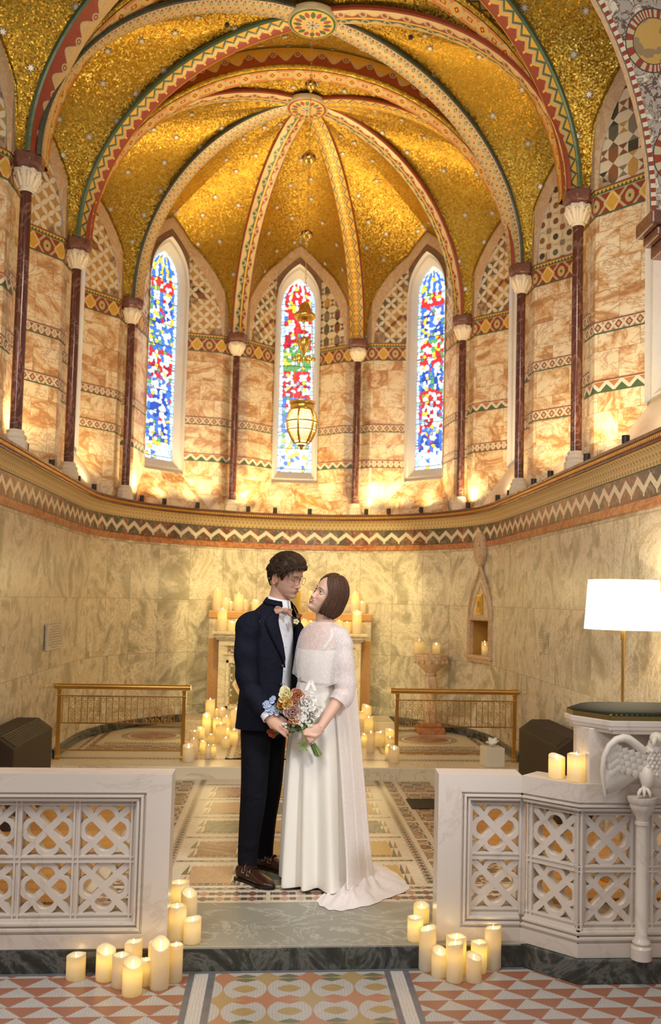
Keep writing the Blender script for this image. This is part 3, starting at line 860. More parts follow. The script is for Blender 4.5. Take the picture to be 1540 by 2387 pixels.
# bosses
def boss_mat(name, ring, k1, k2):
    b = B(name); u, v = b.uv(); r = (u * u + v * v).sq(); a = b.math('ARCTAN2', v, u) / (2 * pi)
    c = b.mix(r < .93, CREAM, ring); c = b.mix(r < .85, c, (.76, .48, .09))
    n = 8
    for off, col_, lo, hi in ((0, k1, .45, .80), (.5, k2, .42, .80)):
        fa = ((a * n + off).fr() - .5).ab() / n * 2 * pi * r; q = ((r - (lo + hi) / 2).ab() / ((hi - lo) / 2)); w = (1 - q * q) * .10
        c = b.mix(fa < (w + .018), c, CREAM); c = b.mix(fa < w, c, col_)
    c = b.mix(r < .42, c, CREAM); c = b.mix(r < .39, c, (.74, .46, .08)); c = b.mix(r < .30, c, CREAM); c = b.mix(r < .27, c, (.30, .26, .2))
    fa = ((a * 8).fr() - .5).ab(); c = b.mix(b.math('MULTIPLY', fa < .16, r < .26), c, (.78, .7, .5)); c = b.mix(r < .06, c, (.1, .06, .03))
    b.bump(b.xyz(b.vor(b.comb(u, v, 0), 60, 'F1', '2D').outputs['Color'])[0], .2, .002)
    return b.fin(c, .4, .15)
for (bx, by), bz, rr, mt in ((boss1, bz1, .215, boss_mat('boss_petals_green', (.05, .16, .05), (.36, .06, .03), (.05, .13, .06))), (boss2, bz2, .215, boss_mat('boss_petals_red', (.33, .05, .03), (.38, .05, .03), (.13, .2, .13))), (boss0, bz0, .215, None)):
    mb = MB(); rows = []; zs = [.0, -.045, -.055, -.062, -.062]; rs = [1.04, 1.0, .8, .4, .001]
    rows = [[V((bx + rr * q * cos(2 * pi * j / 40), by + rr * q * sin(2 * pi * j / 40), bz + z + .01)) for j in range(40)] for q, z in zip(rs, zs)]
    mb.grid(rows, lambda i, j: (rs[min(i, 4)] * cos(2 * pi * j / 40), rs[min(i, 4)] * sin(2 * pi * j / 40)), close=True)
    mb.build('vault_boss', mt or bpy.data.materials['boss_petals_green'], ceil, smooth=True)
# small dark ceiling roses over the side cells
for px, py in ((529, 58), (957, 87)):
    p = at(px, py, 7.35); m_ = MB(); m_.ball(p, .022, 12, 8); m_.build('ceiling_hook', M['black'], ceil, smooth=True)

# chancel arch nearer the camera, on the right edge of the view
def sp_mat():
    b = B('spandrel_mosaic'); u, v = b.uv(); c = (.42, .35, .29)
    p = .62; ph = (u / p).fr() - .5; r = (ph * ph * p * p * 9 + (v - .5) * (v - .5) * 1.6).sq()
    n = b.noise(scale=11, detail=4, dist=2); c = b.mix((n - .5).ab() < .03, c, (.12, .07, .05)); c = b.mix(n > .62, c, (.72, .62, .45))
    c = b.mix(r < .52, c, (.06, .05, .04)); a = b.math('ARCTAN2', v - .5, ph * p) * 24 / (2 * pi); t = (a.fr() - .5).ab() * 2
    c = b.mix(r < .50, c, b.mix(t > .5, CREAM, RED)); c = b.mix(r < .38, c, (.06, .05, .04)); c = b.mix(r < .365, c, b.mix(b.noise(scale=9, detail=3) > .52, (.55, .33, .08), (.30, .2, .1)))
    e = b.mn(v, 1 - v); t2 = (u / .05).fr() > .5; c = b.mix(e < .09, c, b.mix(t2, (.72, .62, .45), RED)); c = b.mix(e < .02, c, (.15, .14, .12))
    return b.fin(c, .4, .1)
M['spand'] = sp_mat()
ca_ = thing('trim_2', None, None); ca_['kind'] = 'structure'
mb = MB(); n = 40
def car(dr, y): return [V((X0 + ((2.02 if k < n / 2 else 2.26) + dr) * cos(pi * k / n), y, 3.95 + (2.35 + dr) * sin(pi * k / n))) for k in range(n + 1)]
rows = [car(.0, 5.16), car(.42, 5.10)]
mb.grid(rows, lambda i, j: (j * .17, i)); mb.build('chancel_arch_face', M['spand'], ca_)
mb = MB(); mb.grid([car(0, 5.16), car(0, 5.21)], lambda i, j: (j * .17, i)); mb.build('chancel_arch_soffit', M['border'], ca_)
mb = MB(); mb.box((X0 + 2.0, 5.08, 3.86), (X0 + 2.5, 5.34, 3.95)); mb.box((X0 + 2.04, 5.1, 3.80), (X0 + 2.5, 5.32, 3.86)); mb.box((X0 + 2.08, 5.12, 3.72), (X0 + 2.5, 5.30, 3.80)); mb.build('arch_corbel', M['abacus'], ca_, bevel=.012)

# ================================================================== columns
def column(lbl, k):
    x, y = C_[k]; r = thing('marble_column', lbl, 'column', (x, y, 0), 0, 'red marble wall columns')
    ang = atan2(9.0 - y if abs(x - X0) < 1.9 else 0, X0 - x)
    mb = MB(); mb.lathe([(.045, ZL + .13), (.0445, ZL + .15), (.0435, 3.6), (.0415, 4.575)], n=28); mb.build('shaft', M['shaft'], r, smooth=True)
    mb = MB(); a8 = ang + pi / 8
    mb.lathe([(.0, ZL - .02), (.092, ZL - .02), (.092, ZL + .05), (.08, ZL + .058), (.078, ZL + .062), (.083, ZL + .075), (.083, ZL + .088), (.076, ZL + .1), (.062, ZL + .104), (.066, ZL + .115), (.066, ZL + .125), (.058, ZL + .135), (.045, ZL + .137)], n=8, ang=a8)
    mb.build('base', M['cap'], r, autosmooth=35, bevel=.003)
    # carved capital: bell with leaf lobes and volutes
    mb = MB(); rows = []; N = 48
    for z, rr in ((4.572, .046), (4.585, .052), (4.592, .050), (4.60, .052), (4.63, .062), (4.66, .077), (4.69, .089), (4.715, .096), (4.735, .094)):
        rows.append([(rr * (1 + (.09 * cos(8 * 2 * pi * j / N) * (z > 4.6) + .05 * cos(16 * 2 * pi * j / N + z * 60) * (z > 4.61))) * cos(2 * pi * j / N), rr * (1 + (.09 * cos(8 * 2 * pi * j / N) * (z > 4.6) + .05 * cos(16 * 2 * pi * j / N + z * 60) * (z > 4.61))) * sin(2 * pi * j / N), z) for j in range(N)])
    mb.grid(rows, None, 0, True); mb.build('capital', M['cap'], r, smooth=True)
    lf = MB()
    for q in range(8):
        a = a8 + 2 * pi * q / 8
        for s in (-1, 1):
            pts = []
            for i in range(14):
                th = i / 13 * 2.2 * pi; rad = .020 * (1 - i / 15)
                aa = a + s * (.13 + rad * 8 * sin(th) * .9); zz = 4.695 + rad * cos(th); R_ = .094 + .006 * (i < 3)
                pts.append((R_ * cos(aa), R_ * sin(aa), zz))
            lf.tube(pts, [.0055 * (1 - i / 18) for i in range(14)], 6)
        lf.tube([(.058 * cos(a), .058 * sin(a), 4.605), (.074 * cos(a), .074 * sin(a), 4.645), (.092 * cos(a), .092 * sin(a), 4.675), (.104 * cos(a), .104 * sin(a), 4.695), (.104 * cos(a), .104 * sin(a), 4.708)], [.012, .013, .011, .008, .004], 8)
    lf.build('carved_leaves', M['cap'], r, smooth=True)
    mb = MB(); mb.lathe([(0, 4.735), (.104, 4.735), (.106, 4.752), (.118, 4.765), (.124, 4.785), (.126, 4.80), (.126, 4.845), (0, 4.845)], n=8, ang=a8)
    mb.build('abacus', M['abacus'], r, autosmooth=30, bevel=.003)
column('red marble column at the far left edge, nearest on the left wall', 'A')
column('second red marble column from the left edge, left of the petal inlay', 'B')
column('third red marble column from the left, hiding the side of the left apse window', 'C')
column('red marble column between the left and the middle apse windows', 'D')
column('red marble column between the middle and the right apse windows', 'E')
column('red marble column just right of the right apse window', 'F')
column('second red marble column from the right, behind the tallest one', 'G')
column('tallest-looking red marble column on the right wall, nearest the chequer inlay', 'H')

# ================================================================== lower floor levels
FL = thing('floor', None, None); FL['kind'] = 'structure'
M['fcream'] = marble('floor_cream_marble', (.74, .66, .50), (.55, .45, .3), 3, .4, .34)
M['fred'] = marble('floor_brown_porphyry', (.27, .11, .06), (.6, .45, .32), 2.5, .5, .34)
M['fpeach'] = marble('floor_peach_marble', (.52, .33, .18), (.36, .18, .1), 6, .6, .34)
M['fgreen'] = marble('floor_green_marble', (.10, .105, .075), (.4, .38, .28), 4, .5, .34)
M['fyel'] = marble('floor_yellow_marble', (.58, .38, .12), (.42, .24, .08), 5, .5, .34)
def cosm(name, p, fn):
    return stone_pat(name, fn)
def dia_strip(b, u, v):
    t = tri(u, .06); w = (v - .5).ab(); id = b.white(b.comb((u / .06).fl(), 1, 1))
    c = b.mix(w < (.42 - t * .42), (.58, .47, .36), b.mix(id > .5, (.05, .065, .05), (.12, .09, .07)))
    return b.mix(b.math('MULTIPLY', t > .8, w > .2), c, (.22, .1, .06))
def tri_strip(b, u, v):
    t = (u / .035).fr(); id = b.white(b.comb((u / .035).fl(), (v * 2).fl(), 1))
    return b.mix(t > ((v * 2).fr()), (.66, .56, .42), b.ramp(id, [(0, (.07, .07, .05)), (.4, (.32, .15, .09)), (.7, (.14, .12, .09)), (1, (.4, .25, .14))], 'CONSTANT'))
def star_pat(b, u, v):
    p = .085; a = (u / p).fr() - .5; d = (v / p).fr() - .5; cu = (u / p).fl(); cv = (v / p).fl(); id = b.white(b.comb(cu, cv, 3)); par = (cu + cv).mod2() > .5
    s = a.ab() + d.ab(); st = b.ramp(id, [(0, (.30, .12, .07)), (.35, (.08, .09, .06)), (.6, (.42, .24, .12)), (.85, (.13, .1, .08))], 'CONSTANT')
    c = b.mix(s < .5, b.mix(par, (.60, .48, .34), (.10, .09, .07)), st)
    return b.mix(b.mx(a.ab(), d.ab()) < .17, c, b.mix(par, (.56, .44, .30), (.33, .16, .09)))
def front_dia(b, u, v):
    p = .085; r = v * 2; a = ((u / p).fr() - .5).ab() * 2; d = (r.fr() - .5).ab() * 2; id = b.white(b.comb((u / p).fl(), r.fl(), 3))
    c = b.mix((a + d) < .92, (.70, .62, .5), b.ramp(id, [(0, (.16, .08, .06)), (.3, (.45, .24, .15)), (.55, (.24, .12, .09)), (.8, (.52, .40, .30))], 'CONSTANT'))
    e = b.math('MULTIPLY', a > .55, ((r.fr() - .5).ab() - .25).ab() > .17)
    return b.mix(b.math('MULTIPLY', a > .62, d < .55), c, (.07, .075, .06))
for k, f in (('fdia', dia_strip), ('ftri', tri_strip), ('fstar', star_pat), ('ffront', front_dia)): M[k] = stone_pat('floor_' + k, f)
def slab(name, x0, x1, y0, y1, z, mat, uvm='xy', parent=FL, t=.0):
    mb = MB(); lx, ly = x1 - x0, y1 - y0
    vs = [(x0, y0, z), (x1, y0, z), (x1, y1, z), (x0, y1, z)]
    if uvm == 'xy': uv = [(x0, y0), (x1, y0), (x1, y1), (x0, y1)]
    elif uvm == 'u': uv = [(0, 0), (lx, 0), (lx, 1), (0, 1)]
    else: uv = [(0, 0), (0, 1), (ly, 1), (ly, 0)]
    mb.add(vs, [(0, 1, 2, 3)], [uv]); return mb.build(name, mat, parent)
e = .0006
XL, XR = X0 - HW - .05, X0 + HW + .05
slab('chancel_paving', XL, XR, 4.19, 8.1, 0, M['fcream'])
# green step slab with riser
mb = MB(); mb.box((XL, 4.19, -.2), (XR, 4.79, .0005)); mb.build('green_step', M['greenst'], FL, bevel=.006)
mb = MB(); mb.box((XL, 4.183, -.106), (XR, 4.195, -.008)); mb.build('green_step_riser', M['dkgreen'], FL)
slab('diamond_border', -.9, 1.25, 4.80, 4.965, e, M['ffront'], 'u')
for xx in (-.02, .52, .98): slab('border_divider', xx, xx + .022, 4.80, 4.965, 2 * e, M['fcream'])
slab('diamond_strip', -.9, 1.25, 4.985, 5.03, e, M['fdia'], 'u')
rows_ = [(5.10, 5.42, ('fpeach', 'fgreen', 'fyel')), (5.64, 5.96, ('fred', 'fyel', 'fyel')), (6.20, 6.51, ('fgreen', 'fpeach', 'fgreen')), (6.74, 7.08, ('fpeach', 'fgreen', 'fpeach')), (7.29, 7.64, ('fred', 'fyel', 'fred'))]
for y0, y1, ms in rows_:
    for (x0, x1), m_ in zip(((-.455, -.215), (-.10, .39), (.51, .755)), ms):
        slab('triangle_surround', x0 - .05, x1 + .05, y0 - .035, y1 + .035, e, M['ftri'], 'u'); slab('stone_panel', x0, x1, y0, y1, 2 * e, M[m_])
    slab('diamond_strip', -.56, .86, y1 + .088, y1 + .125, e, M['fdia'], 'u')
for x in (-.62, .872): slab('diamond_strip', x, x + .055, 5.08, 7.95, e, M['fdia'], 'v')
for x in (-.90, 1.09): pass
for k in range(6):
    y = 5.07 + k * .48
    slab('star_panel', -.90, -.66, y, y + .44, e, M['fstar']); slab('star_panel', .955, 1.035, y, y + .44, e, M['fstar'])
    slab('star_panel', 1.075, 1.36, y, y + .44, e, M['fstar'])
M['fwood'] = None
def wood():
    b = B('oak_floor_boards'); u, v = b.uv(); idp = b.white(b.comb((u / .12).fl(), 0, 1)); n = b.noise(b.vm('MULTIPLY', b.obj(), (14, 1.2, 1)), 3, 6, .6, 1.)
    c = b.mix(n, (.50, .22, .05), (.72, .38, .10)); c = b.mix(idp * .35, c, (.38, .16, .04)); c = b.mix(((u / .12).fr() < .03), c, (.08, .03, .01))
    return b.fin(c, .3)
M['fwood'] = wood()
for x0, x1 in ((XL, -.98), (1.40, XR)):
    mb = MB(); mb.box((x0, 4.72, 0), (x1, 7.2, .03)); mb.add([(x0, 4.72, .0305), (x1, 4.72, .0305), (x1, 7.2, .0305), (x0, 7.2, .0305)], [(0, 1, 2, 3)], [[(4.72, x0), (4.72, x1), (7.2, x1), (7.2, x0)]]); mb.build('timber_floor', M['fwood'], FL)
# sanctuary platform
M['fsanc'] = marble('sanctuary_marble', (.80, .70, .50), (.36, .27, .14), 1.6, .55, .3, 2.2, .014)
mb = MB(); mb.box((XL, 7.985, -.02), (XR, 8.30, .105)); mb.build('sanctuary_step', M['fsanc'], FL, bevel=.008)
mb = MB(); mb.box((XL, 8.29, 0), (XR, 11.4, .1045)); mb.build('sanctuary_paving', M['fcream'], FL)
zf = .105 + e
slab('tri_strip', XL, XR, 8.34, 8.42, zf, M['ftri'], 'u')
def disc(x, y, r, z, mat, r0=0, ry=None):
    mb = MB(); N = 48; rows = [[(x + q * cos(2 * pi * j / N), y + q * sin(2 * pi * j / N), z) for j in range(N)] for q in (max(r0, .0005), r)]
    Lc = 2 * pi * r
    mb.grid(rows, lambda i, j: (Lc * j / N, i), close=True, flip=True); mb.build('floor_roundel', mat, FL)
for cx_, cy_ in ((X0 - 1.42, 9.72), (X0 + 1.46, 9.62), (X0, 9.3)):
    slab('star_panel', cx_ - .6, cx_ + .6, cy_ - .95, cy_ + .75, zf, M['fstar']); slab('cream_frame', cx_ - .48, cx_ + .48, cy_ - .62, cy_ + .55, zf + e, M['fcream'])
    disc(cx_, cy_, .34, zf + 2 * e, M['ftri'], .27); disc(cx_, cy_, .24, zf + 2 * e, M['fred'])
    slab('tri_strip', cx_ - .42, cx_ + .42, cy_ - .58, cy_ - .44, zf + 2 * e, M['ftri'], 'u')
    for sx in (-1, 1): slab('green_bar', cx_ + sx * .55 - .02, cx_ + sx * .55 + .02, cy_ - .9, cy_ + .7, zf + e, M['fcream'])
# nave mosaic floor
def tesser(b, u, v, c, grout=(.34, .32, .31), s=62):
    vo = b.vor(b.comb(u, v, 0), s, 'DISTANCE_TO_EDGE', '2D', .55); return b.mix(E(b, vo.outputs['Distance']) < .07, c, grout)
WT = (.54, .53, .52); TC = (.37, .14, .085)
def nave_tri(b, u, v):
    h = .094; r = (v / h).fl(); fv = (v / h).fr(); uu = (u / .166 + r * .47).fr()
    a = .42; k = b.mx(0, 0)
    up = b.mn(uu / a, (1 - uu) / (1 - a)); white = fv < up * 1.0
    id = b.white(b.comb((u / .166 + r * .47).fl(), r, 1)); n = b.noise(scale=60, detail=3)
    w = tesser(b, u, v, WT, (.33, .31, .3), 75); t = b.mix(n * .4 + id * .25, TC, (.30, .12, .08))
    return b.mix(white, t, w)
def nave_mid(b, u, v):
    px, py = .188, .216; a = ((u / px).fr() - .5); d = ((v / py).fr() - .5); cu = (u / px + .5).fl(); cv = (v / py + .5).fl()
    r = (a * a + d * d).sq()
    w = tesser(b, u, v, WT, (.33, .31, .3), 75)
    id = b.white(b.comb((u / px).fl() * 0, (v / py).fl(), 2)); ad = a.ab(); dd = d.ab()
    eye = dd < (.17 - ad * ad * 1.7 - ad * .1)
    c = b.mix(eye, w, b.mix(b.noise(scale=50), (.46, .34, .15), (.34, .24, .1)))
    s = (.5 - ad) + (.5 - dd)
    par = (cu + cv).mod2() > .5
    gap = r > .485
    gc = b.mix(par, (.42, .22, .13), (.15, .17, .10))
    lens = b.math('MULTIPLY', (.5 - dd) < (.20 - (ad) * .44), 1.)
    c = b.mix(lens, c, b.mix(cv.mod2() > .5, (.45, .20, .13), (.14, .17, .10)))
    lens2 = b.math('MULTIPLY', (.5 - ad) < (.14 - dd * .3), 1.)
    c = b.mix(lens2, c, w)
    c = b.mix(gap, c, b.mix(par, (.45, .21, .12), (.42, .30, .14)))
    return c
M['ntri'] = stone_pat('triangle_mosaic', nave_tri); M['nmid'] = stone_pat('circle_mosaic', nave_mid)
M['nband'] = stone_pat('white_tessera_band', lambda b, u, v: tesser(b, u, v, (.66, .64, .62), (.36, .34, .33), 70)); M['ngrey'] = simple('grey_marble_border', (.15, .15, .17), .3, 0, .1, 60, .3)
zn = -.105
slab('nave_triangle_mosaic', -3.2, -.349, 2.6, 4.19, zn, M['ntri']); slab('nave_triangle_mosaic', .637, 3.4, 2.6, 4.19, zn, M['ntri'])
slab('nave_circle_mosaic', -.231, .525, 2.6, 4.19, zn, M['nmid'])
for x0, x1, m_ in ((-.349, -.322, 'ngrey'), (-.322, -.262, 'nband'), (-.262, -.231, 'ngrey'), (.525, .552, 'ngrey'), (.552, .610, 'nband'), (.610, .637, 'ngrey')): slab('nave_border', x0, x1, 2.6, 4.19, zn, M[m_])
slab('nave_edge', -3.2, 3.4, 4.16, 4.19, zn + e, M['ngrey'])
def fl_at(px, py, z=0.):
    d = CR.transposed() @ V(((px - CX) / F, 1, -(py - CY) / F)); t = (z - 1.57) / d.z; return EYE + d * t
# ================================================================== marble screens
def frame_fr(p0, p1):
    p0 = V((*p0, 0)); p1 = V((*p1, 0)); t = (p1 - p0).normalized(); n = V((t.y, -t.x, 0)) * -1      # n points away from the nave
    if n.y < 0: n = -n
    L = (p1 - p0).length
    return L, (lambda u, d, z: p0 + t * u + n * d + V((0, 0, z)))
CELL, BAR, PZ0, PZ1 = .222, .033, .106, .65
def tracery(mb, fr, u0, z0, c=CELL, d0=.055, th=.05):
    cx, cz = u0 + c / 2, z0 + c / 2; h = c / 2 + .004; w = .0155
    for s in (-1, 1):                                    # diagonal bars
        a = (-h, -h * s); b = (h, h * s); dx, dz = (b[0] - a[0]), (b[1] - a[1]); l = hypot(dx, dz); nx, nz = -dz / l * w, dx / l * w
        poly = [(cx + a[0] - nx, cz + a[1] - nz), (cx + b[0] - nx, cz + b[1] - nz), (cx + b[0] + nx, cz + b[1] + nz), (cx + a[0] + nx, cz + a[1] + nz)]
        k = .0008 * s
        poly_i = [(x, z) for x, z in poly]
        mb.prism(poly_i if s > 0 else poly_i, d0 + k, d0 + th, lambda x, z, d: fr(x, d, z))
    rows = []; N = 64; cc, rm, bw = .058, .0475, .0135
    def ring(off, d):
        out = []
        for i in range(N):
            th_ = 2 * pi * i / N; ph = (th_ + pi / 4) % (pi / 2) - pi / 4
            r = cc * cos(ph) + sqrt(max(rm * rm - (cc * sin(ph)) ** 2, 0)) + off
            out.append(fr(cx + r * cos(th_), d, cz + r * sin(th_)))
        return out
    rows = [ring(-bw, d0 + th), ring(-bw, d0 + .002), ring(-bw + .002, d0), ring(bw - .002, d0), ring(bw, d0 + .002), ring(bw, d0 + th), ring(-bw, d0 + th)]
    mb.grid(rows, lambda i, j: (j * .01, i * .01), close=True, flip=True)
def screen(root, p0, p1, lo, hi, us, ends=(True, True), z1=.766, top=True):
    """one straight length: lo/hi margins of plain slab, us = left edges of cells"""
    L, fr = frame_fr(p0, p1); o0, o1 = lo, L - hi
    mb = MB()
    def slab3(u0, u1, z0, z, d0=0, d1=.15): mb.prism([(u0, z0), (u1, z0), (u1, z), (u0, z)], d0, d1, lambda x, zz, d: fr(x, d, zz))
    slab3(0, L, 0, PZ0 - .045); mb.build('base_slab', M['white'], root); mb = MB(); slab3(0, L, PZ1 + .035, z1); mb.build('top_slab', M['white'], root); mb = MB()
    if lo > .05: slab3(0, lo - .04, PZ0 - .045, PZ1 + .035)
    if mb.v: mb.build('end_slab', M['white'], root); mb = MB()
    if hi > .05: slab3(L - hi + .04, L, PZ0 - .045, PZ1 + .035)
    if mb.v: mb.build('end_slab', M['white'], root)
    mm = MB(); ml = MB();                                            # stepped moulding round the opening
    a0 = o0 - .04 if lo > .05 else 0; a1 = o1 + .04 if hi > .05 else L
    for k, (ins, dd) in enumerate(((0, .012), (.012, .0), (.024, .022), (.032, .012), (.04, .035))):
        q0 = a0 + (ins if lo > .05 else 0); q1 = a1 - (ins if hi > .05 else 0); zz0 = PZ0 - .045 + ins * 1.1; zz1 = PZ1 + .035 - ins * .9; w = .012
        def bar(u0, u1, z0, z): mm.prism([(u0, z0), (u1, z0), (u1, z), (u0, z)], dd, .11, lambda x, zz, d: fr(x, d, zz))
        ml.prism([(q0, zz0), (q1, zz0), (q1, zz0 + w), (q0, zz0 + w)], dd, .11, lambda x, zz, d: fr(x, d, zz)); bar(q0, q1, zz1 - w, zz1)
        if lo > .05: bar(q0, q0 + w, zz0 + w, zz1 - w)
        if hi > .05: bar(q1 - w, q1, zz0 + w, zz1 - w)
    mm.build('upper_moulding', M['white'], root, bevel=.002); ml.build('lower_moulding', M['white'], root, bevel=.002)
    tr = MB(); zs = (PZ0 + BAR, PZ0 + 2 * BAR + CELL)
    for u in us:
        for z in zs: tracery(tr, fr, u, z)
    tr.build('tracery', M['white'], root)
    bb_ = MB()
    def rbar(u0, u1, z0, z, d0=.045): bb_.prism([(u0, z0), (u1, z0), (u1, z), (u0, z)], d0, .105, lambda x, zz, d: fr(x, d, zz))
    ub = sorted(set([round(u - BAR, 4) for u in us] + [round(u + CELL, 4) for u in us]))
    for u in ub:
        rbar(u, u + BAR, PZ0, PZ1, .05)
        for q in (.004, .026): rbar(u + q - .0025, u + q + .0055, PZ0, PZ1, .043)
    for z in (PZ0, PZ0 + BAR + CELL, PZ1 - BAR):
        rbar(o0 if lo > .05 else 0, o1 if hi > .05 else L, z, z + BAR, .051)
        for q in (.004, .026): rbar(o0 if lo > .05 else 0, o1 if hi > .05 else L, z + q - .0025, z + q + .0055, .0435)
    bb_.build('glazing_bars', M['white'], root)
rt = thing('marble_balustrade', 'pierced white marble balustrade at left, in front of the altar steps', 'balustrade', (0, 0, 0))
ur = 2.1 - .455
screen(rt, (-2.1, 4.185), (-.455, 4.185), .04, .15, [ur - .15 - BAR - CELL - k * .255 for k in range(5)])
rt = thing('marble_balustrade', 'angled pierced white marble balustrade at right, leading to the eagle pulpit', 'balustrade', (0, 0, 0))
P0, P1, P2, P3 = (.775, 4.235), (1.168, 4.215), (1.375, 4.01), (2.3, 4.0)
screen(rt, P0, P1, .15, .0, [.15 + BAR - .012]); screen(rt, P1, P2, 0, 0, [BAR + .002])
screen(rt, P2, P3, 0, 0, [BAR + .004, .365, .62], z1=.7672)
mb = MB(); pol = [(P0[0] - .005, P0[1] + .0), (P1[0] - .004, P1[1] - .025), (P2[0] - .008, P2[1] - .028), (2.35, 3.97), (2.35, 4.6), (P0[0] - .005, 4.6)]
mb.prism(pol, -.107, -.002, lambda x, y, h: V((x, y, h))); mb.build('pulpit_plinth', M['dkgreen'], FL, bevel=.006)
# ================================================================== pulpit with cushion
rt = thing('pulpit', 'white marble pulpit top with green cushion at the right edge', 'pulpit', (1.9, 4.3, 0))
off = V((-1.9, -4.3, 0))
def poly_prism(nm, pol, z0, z1, mat, bev=.004, ins=0):
    mb = MB(); mb.prism(pol, z0, z1, lambda x, y, h: V((x, y, h)) + off); return mb.build(nm, mat, rt, bevel=bev)
b1_ = [(1.43, 4.035), (2.28, 4.035), (2.28, 4.33), (1.52, 4.33), (1.41, 4.20), (1.405, 4.14)]
poly_prism('pulpit_body', b1_, .765, 1.015, M['white'])
def offp(pol, k): c = V((1.93, 4.17)); return [((x - c.x) * k[0] + c.x, (y - c.y) * k[1] + c.y) for x, y in pol]
b2_ = [(1.495, 3.945), (2.28, 3.94), (2.28, 4.39), (1.48, 4.39), (1.378, 4.24), (1.378, 4.14)]
mb = MB(); rows = []
for z, k in ((1.0, .955), (1.012, .965), (1.02, .985), (1.032, .99), (1.036, 1.0), (1.058, 1.0), (1.06, .99)): rows.append([V((x, y, z)) + off for x, y in offp(b2_, (k, k))])
mb.grid(rows, None, 0, True); mb.cap(rows[0], 0, True); mb.cap(rows[-1]); mb.build('cornice', M['white'], rt, bevel=.002)
eg = MB()
for k in range(30):
    x = 1.50 + k * .027; eg.ball(V((x, 3.958, 1.022)) + off, (.009, .007, .011), 8, 6)
for k in range(8): p = V((1.495, 3.95, 1.022)).lerp(V((1.385, 4.15, 1.022)), (k + .5) / 8); eg.ball(p + V((.012, .012, 0)) + off, (.008, .008, .011), 8, 6)
eg.build('egg_moulding', M['white'], rt, smooth=True)
poly_prism('brass_trim', offp(b2_, (.985, .985)), 1.06, 1.082, simple('worn_brass_trim', (.23, .15, .04), .4, .7, .2, 80), .002)
def cushion_mat():
    return simple('green_leather', (.005, .012, .0065), .6, 0, .15, 120, Specular_IOR_Level=.2)
mb = MB(); rows = []
for i in range(9):
    k = i / 8; s = cos(k * pi / 2) ** .55 if k < 1 else .0; rows.append([V((x, y, 1.08 + .028 * sin(k * pi / 2) + .0)) + off for x, y in offp(b2_, (.985 * (1 - .9 * (1 - s)), .985 * (1 - .9 * (1 - s))))])
mb.grid(rows, None, 0, True); mb.cap(rows[-1]); mb.build('cushion', cushion_mat(), rt, smooth=True)
st = MB()
for k in range(34): st.ball(V((1.50 + k * .024, 3.955, 1.083)) + off, (.010, .006, .006), 8, 6)
st.build('scalloped_edge', bpy.data.materials['worn_brass_trim'], rt, smooth=True)
# colonnette under the eagle
q = at(1495, 2000, 3.945)
rt = thing('colonnette', 'slim marble colonnette carrying the carved eagle', 'column', (q.x, q.y, 0))
mb = MB(); mb.lathe([(.045, .02), (.045, .07), (.036, .08), (.04, .092), (.034, .105), (.026, .115), (.0255, .60), (.031, .605), (.031, .618), (.026, .622)], n=28); mb.build('shaft', M['white'], rt, autosmooth=40)
mb = MB(); mb.lathe([(.026, .622), (.03, .64), (.045, .665), (.055, .68), (.055, .695), (.06, .70), (.066, .715), (.066, .728), (0, .73)], n=12); mb.build('capital', M['white'], rt, autosmooth=40)
# ---------------- eagle
M['stonew'] = simple('carved_white_marble', (.74, .66, .57), .42, 0, .15, 50, .06)
rt = thing('carved_eagle', 'carved white marble eagle with spread wings on the pulpit front', 'sculpture', (q.x + .045, 3.985, .73))
ec = V(rt.location)
def EP(px, py, dy=0): return at(px, py, 3.935 + dy) - ec
bd_ = MB(); cx_ = 1531
bd_.ball(EP(cx_, 1782, .015), (.078, .055, .105), 24, 16); bd_.ball(EP(cx_, 1745, .01), (.045, .042, .06), 18, 12)
bd_.ball(EP(cx_ - 1, 1722, -.02), (.031, .036, .030), 18, 12)
for s in (-1, 1):
    bd_.ball(EP(cx_ + s * 24, 1812, -.01), (.030, .038, .052), 16, 12)
    bd_.tube([EP(cx_ + s * 26, 1822, -.01), EP(cx_ + s * 30, 1838, -.015)], [.018, .012], 10)
bd_.ball(EP(cx_, 1835, .03), (.04, .03, .055), 16, 10)
bo = bd_.build('body', M['stonew'], rt, smooth=True)
mm_ = bo.modifiers.new('r', 'REMESH'); mm_.mode = 'VOXEL'; mm_.voxel_size = .004; mm_.use_smooth_shade = True
bk = MB(); bk.tube([EP(cx_ - 4, 1722, -.045), EP(cx_ - 7, 1727, -.068), EP(cx_ - 8, 1736, -.075), EP(cx_ - 7, 1742, -.070)], [(.013, .015), (.011, .012), (.007, .008), .002], 10); bk.build('beak', M['stonew'], rt, smooth=True)
